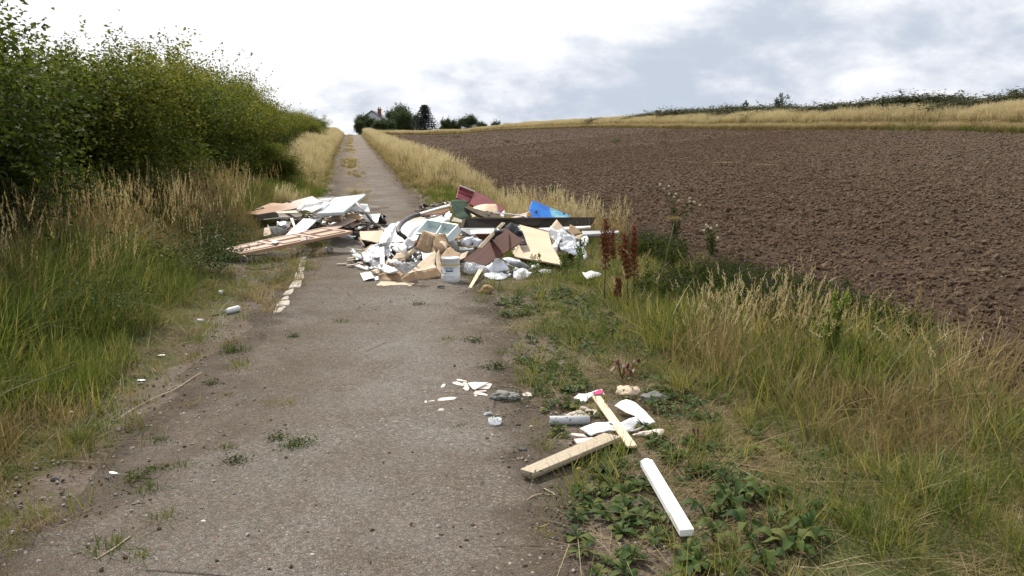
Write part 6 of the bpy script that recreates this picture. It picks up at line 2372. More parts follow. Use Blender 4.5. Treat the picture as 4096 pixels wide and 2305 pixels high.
    crump('plastic_sheet', 'E', [(560, 485, .24), (730, 468, .28), (1000, 470, .32), (1130, 520, .34), (950, 540, .30), (830, 545, .27), (720, 600, .22), (600, 560, .20)], film,
          'long white film along the lower edge of the white panels', 'plastic film', amp=.02, dome=.03, size=.04)
    crump('plastic_bag', 'E', [(1085, 465, .42), (1180, 385, .48), (1265, 365, .50), (1312, 450, .46), (1335, 530, .40), (1210, 610, .36), (1140, 540, .38)], film,
          'puffed clear bag in front of the divided drawer', 'plastic bag', amp=.02, dome=.09, size=.04)
    crump('orange_net', 'E', [(1310, 460, 0, 10.6), (1375, 420, 0, 10.7), (1385, 500, 0, 10.6), (1330, 525, 0, 10.55)], M('orange_net', (.45, .09, .03), (.2, .03, .02), 30, .6, .4), 'small scrap of orange netting left of the upper box', 'netting', amp=.01, size=.03)
    # small white carton
    w = [P('E', 975, 535, .42), P('E', 1110, 458, .44), P('E', 1172, 560, .41), P('E', 1065, 625, .385)]
    c, R, n = frame_of(w)
    w = flatten_on(w, c, n)
    slab_world('white_carton', w, .045, foam, None, 'small bright white carton on the crumpled film', 'box', bevel=.003)
    slab('white_strip', 'E', [(620, 562, 0, 10.55), (706, 545, 0, 10.6), (716, 920, 0, 10.0), (618, 905, 0, 10.0)], .03, white, 'upright white strip standing in front of the bubble wrap', 'strip')
    slab('white_plank', 'E', [(85, 945, .05), (180, 910, .07), (290, 958, .07), (390, 1010, .05), (340, 1030, .03)], .02, foam, 'white plank end at the left front of the middle heap', 'plank')
    e5 = empty('leaflet', P('E', 350, 1150, .03), 'pale blue-white leaflet folded on the track left of the big box', 'leaflet')
    MW[e5.name] = Matrix.Translation(e5.location)
    crump('leaf', 'E', [(205, 1092, .05), (430, 1060, .06), (500, 1182, .05), (380, 1215, .04), (272, 1250, .02)], paper, parent=e5, amp=.006, dome=.02, size=.05)
    crump('paper_scrap', 'E', [(500, 1180, .04), (580, 1150, .05), (592, 1230, .02), (522, 1256, .01)], paper, 'square white paper scrap between leaflet and big box', 'paper', amp=.004, size=.04)
    crump('paper_scrap', 'E', [(435, 1035, .06), (560, 1010, .08), (700, 1060, .08), (740, 1100, .05), (660, 1085, .05), (545, 1118, .03)], cardp, 'pale card scrap above the square white paper', 'card', amp=.005, size=.05)
    slab('cream_board', 'E', [(735, 905, .14), (850, 835, .2), (868, 860, .19), (872, 962, .12), (790, 962, .09)], .012, cream, 'cream board tucked under the cardboard tray', 'board')
    slab('tan_strip', 'E', [(722, 880, .15), (800, 780, .2), (845, 832, .19), (745, 930, .12)], .008, cardp, 'tan strip beside the upright white strip', 'strip')
    bar('white_peg', P('E', 840, 685, .26), P('E', 912, 755, .22), .012, .012, foam, 'short thin white peg on the cardboard tray', 'peg')
    crump('wavy_plastic', 'A', [(1790, 940, .12), (1850, 950, .12), (1885, 1010, .08), (1950, 1030, .08), (1960, 1075, .05), (1880, 1100, .03), (1860, 1050, .04), (1795, 985, .06)], tubp,
          'wavy pale grey plastic offcut at the left tip of the middle heap', 'plastic', amp=.02, dome=.03, size=.04)
    for i, (x0, y0, x1, y1, m, lab) in enumerate(((1770, 1080, 1850, 1065, cream, 'pale stick end near the wavy plastic offcut'), (1770, 1108, 1860, 1095, cream, 'broken lath just below the pale stick end'),
                                               (1635, 1150, 1760, 1142, plaster, 'greyish splinter farthest left in front of the middle heap'), (1760, 1168, 1900, 1150, cream, 'pale splinter beside the white plank end'),
                                               (1840, 1045, 1910, 1080, yellowp, 'yellow sliver among the bubble wrap'), (1810, 1010, 1940, 1000, cardp, 'tan lath behind the wavy plastic offcut'))):
        bar('lath', P('A', x0, y0, .03), P('A', x1, y1, .04), .035, .014, m, lab, 'lath')
    c = P('A', 1997, 962, .02)
    o = link('onion', clod_mesh('onion', 55, M('onion_skin', (.50, .32, .08), None, 6, .5), .8, 2, .15), MATS['onion_skin'])
    o.location = c
    o.scale = (.035, .03, .03)
    tag(o, 'small yellow-brown onion on the track between the heaps', 'onion')
    tube('cable', smooth_path([P('A', 1800, 945, .02), P('A', 1880, 960, .01), P('A', 1975, 965, .01)], 4), .006, blackp, 'thin black cable behind the wavy plastic offcut', 'cable', seg=5)

    # behind: boards below the green sheet
    slab('white_batten', 'B', [(1283, 268, .48), (1745, 135, .58), (1760, 158, .56), (1310, 285, .46)], .03, whitep, 'long white batten rising left of the green sheet', 'batten')
    slab('white_batten', 'B', [(1330, 295, .44), (1760, 175, .54), (1765, 195, .52), (1400, 290, .43)], .02, cream, 'cream batten right under the long white batten', 'batten')
    slab('brown_batten', 'B', [(1350, 300, .40), (1740, 200, .50), (1760, 235, .46), (1640, 280, .42), (1400, 305, .39)], .025, orange, 'brown batten in the stack left of the green sheet', 'batten')
    slab('cream_batten', 'B', [(1410, 355, .36), (1700, 262, .44), (1790, 240, .46), (1640, 300, .40), (1480, 362, .35)], .02, cream, 'lowest cream batten above the divided drawer', 'batten')
    slab('white_sheet', 'B', [(1420, 372, .42), (1600, 335, .44), (1757, 360, .42), (1740, 412, .38)], .008, foam, 'flat white sheet behind the rim of the divided drawer', 'sheet')
    crump('paper_scrap', 'B', [(1640, 330, .46), (1740, 262, .52), (1790, 300, .50), (1740, 360, .46)], paper, 'crumpled paper left of the green sheet', 'paper', amp=.02, dome=.03, size=.05)
    slab('cream_board', 'B', [(1770, 400, .44), (1810, 340, .50), (1955, 385, .47), (1940, 425, .43)], .012, cream, 'cream board below the green sheet', 'board')
    slab('beige_board', 'B', [(1110, 400, .40), (1270, 330, .46), (1390, 345, .46), (1360, 372, .44), (1150, 412, .38)], .012, cardp, 'beige board behind the white panels under the hose', 'board')


middle_heap()
paint_tub()


# --- right heap --------------------------------------------------------
def right_heap():
    # red boards
    r_ = slab('red_door', 'G', [(205, 122, 0, 13.9), (508, 243, 0, 14.1), (402, 482, 0, 13.8), (135, 368, 0, 13.6)], .03, redl, 'light red ribbed door panel standing at the back of the heap', 'panel')
    for k in range(5):
        a, b = PD('G', 198 - k * 8, 140 + k * 18 + (k > 2) * 40, 13.87 - .03 * k), PD('G', 500 - k * 9, 262 + k * 18 + (k > 2) * 40, 14.07 - .03 * k)
        tc_ = (Vector((0, 0, CAMZ)) - a).normalized() * .012
        bar('rib', a + tc_, b + tc_, .012, .014, redg, parent=r_, up=Vector((0, -1, .3)))
    a, b = PD('G', 207, 120, 13.9), PD('G', 510, 241, 14.1)
    bar('top_edge', a, b, .03, .022, whitep, parent=r_)
    slab('red_door', 'G', [(512, 243, 0, 14.1), (640, 285, 0, 14.2), (1125, 580, 0, 14.0), (1075, 640, 0, 13.8), (1010, 690, 0, 13.7), (700, 650, 0, 13.5), (402, 490, 0, 13.7)], .03, redg,
         'long dark red glossy panel sloping down to the right', 'panel')
    crump('plastic_scrap', 'G', [(1040, 690, 0, 13.5), (1110, 620, 0, 13.6), (1140, 640, 0, 13.6), (1110, 770, 0, 13.4), (1050, 750, 0, 13.4)], film, 'thin white film at the right tip of the dark red panel', 'plastic film', amp=.01, size=.04)
    crump('green_mat', 'G', [(5, 445, 0, 13.1), (90, 425, 0, 13.2), (330, 420, 0, 13.2), (390, 620, 0, 13.0), (432, 782, 0, 12.8), (160, 832, 0, 12.7), (90, 690, 0, 12.85)], green,
          'dark green felt mat hanging in front of the red panels', 'mat', amp=.01, size=.07, ridge=False, t=.01)
    crump('chair_seat', 'G', [(405, 640, 0, 13.3), (500, 570, 0, 13.35), (620, 525, 0, 13.4), (760, 508, 0, 13.4), (945, 512, 0, 13.4), (978, 565, 0, 13.35), (1002, 690, 0, 13.2), (700, 745, 0, 13.0), (460, 792, 0, 12.9)], ply,
          'curved beige plywood seat in front of the dark red panel', 'seat', amp=.004, size=.08, dome=.03, ridge=False, t=.012)
    slab('rotten_plank', 'G', [(295, 562, 0, 12.9), (330, 538, 0, 12.95), (700, 640, 0, 12.9), (1030, 752, 0, 12.8), (1020, 778, 0, 12.75), (720, 775, 0, 12.7), (560, 700, 0, 12.8)], .05, rot, 'rotten dark plank lying across the beige seat', 'plank')
    crump('timber_splinter', 'G', [(700, 645, 0, 12.75), (820, 632, 0, 12.8), (880, 700, 0, 12.7), (800, 740, 0, 12.6), (740, 720, 0, 12.65)], rot, 'splintered dark wood on the rotten plank', 'splinter', amp=.03, size=.03, t=.01)
    tube('rope', smooth_path([PD('G', 925, 688, 12.7), PD('G', 1100, 695, 12.8), PD('G', 1300, 715, 12.8), PD('G', 1500, 742, 12.7), PD('G', 1590, 770, 12.6)], 4), .010, cloth, 'white rope stretched from the rotten plank to the blue board', 'rope', seg=6)
    slab('broken_lath', 'G', [(1250, 775, 0, 13.1), (1540, 675, 0, 13.2), (1610, 660, 0, 13.2), (1590, 740, 0, 13.1), (1360, 780, 0, 13.0)], .02, pinkw, 'pinkish broken lath left of the blue board', 'lath')
    crump('timber_splinter', 'G', [(1575, 680, 0, 12.95), (1625, 650, 0, 13.0), (1710, 710, 0, 12.95), (1650, 765, 0, 12.9), (1580, 750, 0, 12.9)], oak, 'splintered orange wood at the lower corner of the blue board', 'splinter', amp=.02, size=.03, t=.01)
    bm_ = blue_board_mat()
    b = slab('blue_board', 'G', [(1615, 775, 0, 13.2), (2470, 778, 0, 13.3), (2480, 728, 0, 13.4), (2075, 575, 0, 13.5), (1720, 425, 0, 13.45), (1690, 432, 0, 13.45), (1620, 640, 0, 13.25)], .018, bm_,
             'bright blue painted board fading to pale turquoise on the right', 'board')
    hc = PD('G', 1783, 642, 13.28)
    dirn = (Vector((0, 0, CAMZ)) - hc).normalized()
    me = tube_mesh('knot_hole', [Vector(), dirn * .035], [.021, .021], 10)
    ho = link('knot_hole', me, card)
    place(ho, hc, Matrix.Identity(3), b)
    crump('paint_flake', 'G', [(2320, 690, 0, 13.22), (2350, 665, 0, 13.24), (2380, 680, 0, 13.24), (2345, 720, 0, 13.2)], redg, parent=b, amp=.004, size=.03)
    # black trough beam
    e = empty('black_beam', PD('C', 1150, 620, 12.6), 'long black stained timber trough across the top of the right heap', 'beam')
    MW[e.name] = Matrix.Translation(e.location)
    slab('side', 'C', [(340, 575, 0, 12.35), (1180, 568, 0, 12.6), (2030, 558, 0, 13.1), (2010, 605, 0, 13.0), (1965, 650, 0, 12.95), (1400, 680, 0, 12.6), (1100, 640, 0, 12.5), (700, 690, 0, 12.25), (312, 688, 0, 12.2)], .03, blackw, parent=e)
    bar('top_edge', PD('C', 340, 570, 12.36), PD('C', 1180, 562, 12.62), .03, .03, rot, parent=e)
    bar('top_edge', PD('C', 1185, 562, 12.62), PD('C', 2030, 556, 13.12), .03, .03, rot, parent=e)
    bar('end_edge', PD('C', 312, 690, 12.18), PD('C', 348, 575, 12.33), .05, .04, rot, parent=e)
    slab('back', 'C', [(380, 562, 0, 12.7), (1980, 550, 0, 13.4), (1980, 600, 0, 13.4), (380, 640, 0, 12.7)], .02, blackw, parent=e)
    # white frame under it
    e = empty('window_frame', PD('C', 520, 730, 12.0), 'old white window frame end below the black trough', 'window frame')
    MW[e.name] = Matrix.Translation(e.location)
    slab('rail', 'C', [(418, 705, 0, 12.0), (732, 698, 0, 12.05), (722, 752, 0, 11.95), (432, 765, 0, 11.9)], .05, whitep, parent=e)
    slab('stile', 'C', [(290, 690, 0, 12.05), (418, 705, 0, 12.0), (432, 765, 0, 11.9), (438, 782, 0, 11.9), (300, 712, 0, 12.0)], .04, grey, parent=e)
    slab('sill', 'C', [(300, 685, 0, 12.12), (740, 684, 0, 12.15), (732, 700, 0, 12.08), (300, 694, 0, 12.05)], .05, grey, parent=e)
    slab('shade_slab', 'C', [(480, 765, .40), (700, 762, .42), (720, 800, .38), (640, 880, .28), (560, 850, .28)], .02, mahog, 'dark brown slab added for the shadow under the window frame', 'board')  # added slab stands for the brown shadow under the frame
    slab('brass_strip', 'C', [(495, 765, 0, 11.85), (690, 758, 0, 11.9), (690, 775, 0, 11.85), (500, 782, 0, 11.8)], .02, oak, 'brassy wooden strip right under the window frame', 'strip')
    # plywood sheet
    slab('plywood_sheet', 'C', [(1050, 638, .44), (1250, 690, .43), (1432, 738, .42), (1470, 900, .26), (1625, 1166, .06), (1400, 1120, .10), (1035, 1062, .16), (985, 1045, .17), (1000, 1030, .175), (965, 1010, .18), (985, 998, .185),
                                (962, 990, .19), (1005, 960, .21), (1040, 910, .25), (1000, 860, .29), (1020, 760, .35)], .022, ply, 'large pale plywood sheet with a splintered corner leaning on the right heap', 'plywood')
    slab('underside_shade', 'C', [(1030, 1066, .13), (1400, 1124, .07), (1620, 1170, .04), (1590, 1200, .02), (1200, 1130, .06), (1040, 1090, .09)], .02, blackw, 'dark slab added for the shaded underside of the plywood sheet', 'board')  # added dark slab stands for the plywood's shaded underside
    crump('black_sheet', 'C', [(865, 665, .52), (940, 614, .55), (1055, 645, .52), (1092, 722, .46), (1130, 820, .36), (1157, 905, .28), (1062, 908, .28), (1000, 780, .38), (900, 740, .44)], blackp,
          'folded black plastic sheet on the plywood', 'plastic sheet', amp=.006, freq=5, size=.07)
    slab('mahogany_sheet', 'C', [(315, 1107, .12), (872, 674, .52), (1112, 850, .37), (622, 1167, .06)], .018, mahog, 'dark mahogany laminate panel leaning in the middle of the heaps', 'panel')
    crump('bin_bag', 'C', [(725, 720, .50), (760, 685, .54), (830, 700, .52), (845, 740, .50), (760, 810, .42), (660, 860, .36), (660, 800, .40)], blackp, 'black bag bulging behind the cream lath', 'bin bag', amp=.025, dome=.07, size=.05)
    slab('cream_lath', 'C', [(835, 610, .60), (872, 615, .59), (875, 625, .58), (575, 940, .33), (528, 935, .34), (560, 890, .38)], .014, pine, 'cream lath propped on the edge of the mahogany panel', 'lath')
    # papers and clothes
    crump('white_bag', 'C', [(300, 838, .34), (370, 800, .38), (462, 785, .40), (462, 860, .32), (400, 915, .26), (300, 900, .26)], cloth, 'bunched white bag above the second tub', 'bag', amp=.022, dome=.07, size=.045)
    crump('white_bag', 'C', [(440, 825, .36), (520, 820, .36), (578, 835, .35), (570, 900, .28), (520, 935, .24), (465, 905, .27)], cloth, 'bluish white rag beside the bunched bag', 'rag', amp=.02, dome=.05, size=.045)
    crump('card_scrap', 'C', [(300, 900, .27), (370, 875, .30), (490, 935, .24), (400, 950, .22)], cardp, 'tan card scrap lying in the second tub', 'card', amp=.008, size=.05)
    b = P('C', 400, 1010)
    b = Vector((b.x, 10.95, float(H(b.x, 10.95))))
    zr = PD('C', 400, 945, 10.95).z - b.z
    e = empty('bucket', b, 'open white bucket full of scraps behind the mahogany panel', 'bucket')
    lathe('bucket_body', [(.001, .005), (.105, .005), (.13, zr), (.137, zr), (.137, zr - .018), (.131, zr - .018), (.128, zr - .02), (.102, .012), (.001, .012)], tubp, parent=e)
    for v in range(1):
        hp = [Vector((.137 * math.cos(a), .137 * math.sin(a) - .0, zr - .01 - .04 * math.sin(-a))) for a in np.linspace(-PI, 0, 11)]
        link('handle', tube_mesh('handle', hp, [.003] * 11, 5), tubp, e)
    crump('patterned_bag', 'C', [(140, 865, .34), (205, 835, .38), (245, 900, .32), (290, 960, .24), (250, 990, .20), (170, 930, .26)], film, 'clear plastic bag with swirly print between the boxes', 'plastic bag', amp=.02, dome=.04, size=.04)
    crump('twine', 'C', [(20, 870, 0, 10.2), (50, 850, 0, 10.22), (110, 870, 0, 10.2), (145, 1020, 0, 10.0), (120, 960, 0, 10.05), (60, 890, 0, 10.15)], cardp, 'torn strip of twine hanging from the upper cardboard box', 'twine', amp=.005, size=.04)
    # clear pack with blue bottle
    crump('clear_pack', 'C', [(290, 1180, .06), (310, 1140, .12), (370, 1118, .17), (470, 1130, .17), (640, 1180, .12), (700, 1200, .10), (600, 1260, .05), (420, 1280, .03), (330, 1255, .04)], clear,
          'clear plastic pack in front of the mahogany panel', 'plastic film', amp=.012, dome=.05, size=.04)
    pa, pb = P('C', 408, 1247, .05), P('C', 530, 1243, .05)
    tube('blue_bottle', [pa, pa.lerp(pb, .04), pa.lerp(pb, .5), pb], [.012, .030, .031, .031], bluec, 'blue plastic bottle lying beside the paint tub', 'bottle', seg=12)
    pa, pb = P('C', 585, 1215, .05), P('C', 690, 1222, .05)
    e = tube('white_tube', [pa, pa.lerp(pb, .8), pb], [.022, .022, .020], tubp, 'white tube with a blue collar under the white cloth', 'tube', seg=10)
    cc = tube('collar', [pa.lerp(pb, .90), pb + (pb - pa) * .05], .024, bluec, seg=10)
    mwc = MW[cc.name]
    cc.parent = e
    cc.matrix_basis = MW[e.name].inverted() @ mwc
    slab('pine_lath', 'C', [(398, 1452, .015), (440, 1452, .015), (590, 1204, .10), (535, 1203, .10)], .012, pine, 'short pine lath propped in front of the clear pack', 'lath')
    crump('white_cloth', 'C', [(608, 1195, .10), (700, 1130, .18), (768, 1068, .26), (850, 1110, .20), (935, 1232, .08), (840, 1255, .06), (700, 1258, .06)], cloth, 'peaked white cloth at the front of the right heap', 'cloth', amp=.022, dome=.06, size=.04)
    crump('white_cloth', 'C', [(570, 1285, .03), (700, 1255, .06), (850, 1265, .06), (960, 1280, .04), (880, 1335, .02), (780, 1358, .01), (660, 1340, .01)], cloth, 'flat white cloth spread on the ground below the peaked one', 'cloth', amp=.014, dome=.03, size=.04)
    crump('silver_sack', 'C', [(825, 1082, .20), (920, 1058, .22), (1050, 1095, .20), (1195, 1195, .12), (1130, 1232, .06), (1090, 1215, .08), (960, 1170, .12)], silver, 'grey silvery sack right of the peaked cloth', 'sack', amp=.02, dome=.06, size=.045)
    crump('paper_sack', 'C', [(935, 1235, .05), (1010, 1215, .08), (1140, 1250, .06), (1142, 1305, .02), (1040, 1285, .02)], paper, 'white paper sack end below the silvery sack', 'sack', amp=.014, dome=.03, size=.04)
    crump('paper_scrap', 'C', [(985, 1300, .015), (1030, 1298, .02), (1050, 1312, .01), (1000, 1320, .01)], paper, 'tiny white scrap below the paper sack', 'paper', amp=.003, size=.03)
    # right end: cardboard box in film
    e = empty('cardboard_box', PD('C', 1540, 850, 11.3), 'pale cardboard box half wrapped in film on the plywood sheet', 'box')
    MW[e.name] = Matrix.Translation(e.location)
    crump('flap', 'C', [(1440, 685, 0, 11.5), (1536, 574, 0, 11.75), (1645, 705, 0, 11.6), (1540, 795, 0, 11.35)], cardp, parent=e, amp=.004, size=.06, ridge=False)
    crump('side_panel', 'C', [(1405, 865, 0, 11.25), (1440, 690, 0, 11.45), (1540, 798, 0, 11.32), (1570, 900, 0, 11.2), (1540, 1052, 0, 10.95), (1490, 985, 0, 11.05)], cardp, parent=e, amp=.004, size=.06, ridge=False)
    crump('end_panel', 'C', [(1545, 1050, 0, 10.97), (1575, 905, 0, 11.2), (1700, 985, 0, 11.4), (1690, 1060, 0, 11.3)], card, parent=e, amp=.004, size=.06, ridge=False)
    crump('flap', 'C', [(1680, 725, 0, 11.6), (1708, 640, 0, 11.75), (1790, 680, 0, 11.75), (1872, 762, 0, 11.65), (1800, 772, 0, 11.55), (1735, 775, 0, 11.5)], card, parent=e, amp=.006, size=.06, ridge=False)
    crump('flap', 'C', [(1755, 800, 0, 11.5), (1872, 762, 0, 11.6), (1888, 838, 0, 11.5), (1800, 832, 0, 11.45)], cardp, parent=e, amp=.004, size=.06, ridge=False)
    crump('plastic_sheet', 'C', [(1430, 700, 0, 11.3), (1460, 668, 0, 11.4), (1520, 720, 0, 11.3), (1600, 700, 0, 11.35), (1660, 720, 0, 11.4), (1640, 800, 0, 11.25), (1580, 840, 0, 11.15), (1540, 960, 0, 10.95), (1510, 1010, 0, 10.92),
                                 (1470, 930, 0, 11.0), (1520, 850, 0, 11.1), (1450, 780, 0, 11.25)], film, 'milky film wrapped round the pale cardboard box', 'plastic film', amp=.022, size=.045)
    crump('plastic_sheet', 'C', [(1640, 720, 0, 11.35), (1700, 760, 0, 11.3), (1800, 800, 0, 11.2), (1860, 870, 0, 11.1), (1935, 1050, 0, 10.85), (1890, 1110, 0, 10.8), (1860, 960, 0, 11.0), (1760, 840, 0, 11.15), (1600, 850, 0, 11.15)], clear,
          'clear film trailing into the grass at the right end of the heap', 'plastic film', amp=.025, size=.045)
    crump('silver_sack', 'C', [(1568, 862, 0, 11.15), (1660, 845, 0, 11.2), (1800, 840, 0, 11.2), (1850, 930, 0, 11.0), (1845, 965, 0, 10.95), (1700, 990, 0, 10.9), (1585, 975, 0, 10.95)], silver,
          'silvery grey sack under the film at the right end', 'sack', amp=.02, dome=.05, size=.05)
    crump('maroon_cloth', 'C', [(1640, 1010, .2), (1780, 990, .2), (1790, 1060, .1), (1720, 1130, .03), (1650, 1100, .06)], M('maroon_cloth', (.09, .012, .018), None, 8, .9, .3), 'dark maroon cloth in the shade below the silvery sack', 'cloth', amp=.02, dome=.03, size=.05)
    # rails
    slab('white_rail', 'C', [(1862, 722, .34), (2340, 716, .30), (2338, 742, .28), (1880, 770, .30)], .03, M('weathered_rail', (.46, .47, .48), (.33, .33, .33), 6, .6, .2, 30, (.2, 1, 1), dirt=.5), 'long pale rail pointing right into the tall grass', 'rail')
    slab('white_rail', 'C', [(1300, 685, .36), (1430, 680, .36), (1965, 655, .34), (1980, 668, .33), (1440, 722, .33)], .03, whitep, 'peeling white rail behind the film wrapped box', 'rail')
    slab('grey_rail', 'C', [(1880, 775, .22), (2300, 755, .16), (2300, 770, .15), (1890, 795, .2)], .03, taupe, 'dark rail just under the long pale rail', 'rail')
    # flat sheets in the grass right of the heap
    crump('plastic_sheet', 'C', [(1290, 1240, .05), (1380, 1220, .06), (1470, 1225, .06), (1440, 1275, .03), (1340, 1270, .03)], film, 'milky sheet half hidden in grass below the plywood', 'plastic film', amp=.012, dome=.02, size=.05)
    crump('plastic_sheet', 'C', [(1865, 1262, .12), (1980, 1240, .14), (2115, 1268, .13), (2010, 1310, .10), (1925, 1355, .07)], film, 'pale plastic sheet caught in the grass by the rusty docks', 'plastic film', amp=.015, dome=.02, size=.05)
    o = link('bread_crust', clod_mesh('bread_crust', 61, M('bread_crust', (.42, .27, .11), (.22, .13, .06), 7, .7, .4), .8, 3, .35), MATS['bread_crust'])
    p = P('K', 1515, 1310)
    o.location = p + Vector((0, 0, .045))
    o.scale = (.070, .06, .060)
    tag(o, 'round tan bread-like lump on the earth in front of the right heap', 'bread')
    crump('foil_scrap', 'K', [(480, 1165, .03), (600, 1140, .05), (715, 1165, .03), (640, 1190, .015), (540, 1192, .01)], silver, 'small foil scrap on the ground below the paint tub', 'foil', amp=.008, size=.02)


right_heap()


def tangle():
    """crumpled sheets and torn board stuck between the bigger pieces"""
    r = random.Random(12)
    kinds = (('torn_sheet', paper, 'crumpled white sheet', 'sheet', .020), ('torn_cloth', cloth, 'bluish white rag', 'rag', .020), ('cardboard_piece', card, 'torn brown cardboard piece', 'cardboard', .010),
             ('film_scrap', film, 'scrap of milky film', 'plastic film', .022), ('black_scrap', blackp, 'torn black plastic scrap', 'plastic', .020), ('torn_sheet', paper, 'crumpled white sheet', 'sheet', .018))
    for (zone_, fr, x0, x1, y0, y1, h0, h1, n) in (('in the left heap', 'A', 1250, 2230, 560, 780, .05, .20, 9), ('at the left tip of the middle heap', 'E', 120, 760, 560, 1040, .03, .14, 7),
                                                   ('left of the big cardboard box', 'E', 700, 1500, 480, 900, .10, .26, 5), ('around the open bucket', 'K', 900, 1350, 150, 420, .15, .28, 5),
                                                   ('beside the peaked cloth', 'C', 680, 1200, 1140, 1300, .02, .07, 6), ('around the film wrapped box', 'C', 1640, 1930, 700, 1000, .15, .28, 4),
                                                   ('under the white battens', 'B', 1290, 1850, 230, 420, .20, .4, 5)):
        xs_ = sorted(r.uniform(x0, x1) for _ in range(n))
        seen = {}
        for x in xs_:
            nm, m, lab, cat, amp = kinds[r.randrange(len(kinds))]
            q_ = seen.get(lab, 0)
            seen[lab] = q_ + 1
            y = r.uniform(y0, y1)
            c = P(fr, x, y, r.uniform(h0, h1))
            k = r.randint(5, 7)
            a0 = r.uniform(0, 6)
            rx, ry = r.uniform(.07, .16), r.uniform(.04, .10)
            tx, ty = r.uniform(-.5, .5), r.uniform(-.2, .8)
            pts = []
            for j in range(k):
                a = a0 + 2 * PI * j / k
                dx, dy = math.cos(a) * rx * r.uniform(.6, 1.2), math.sin(a) * ry * r.uniform(.6, 1.2)
                pts.append(c + Vector((dx, dy, dx * tx + dy * ty)))
            crump_world(nm, pts, m, amp, '%s %s, %s from the left' % (lab, zone_, ORD[q_]), cat)


def crump_world(nm, w, m, amp, lab, cat):
    FRK = [(0, 0, 0)]
    global PT
    old = PT
    PT = lambda fr, p: p
    try:
        crump(nm, 'N', w, m, lab, cat, amp=amp, freq=14, dome=.03, size=.035, t=.002, group=cat + ' scraps in the rubbish')
    finally:
        PT = old


tangle()


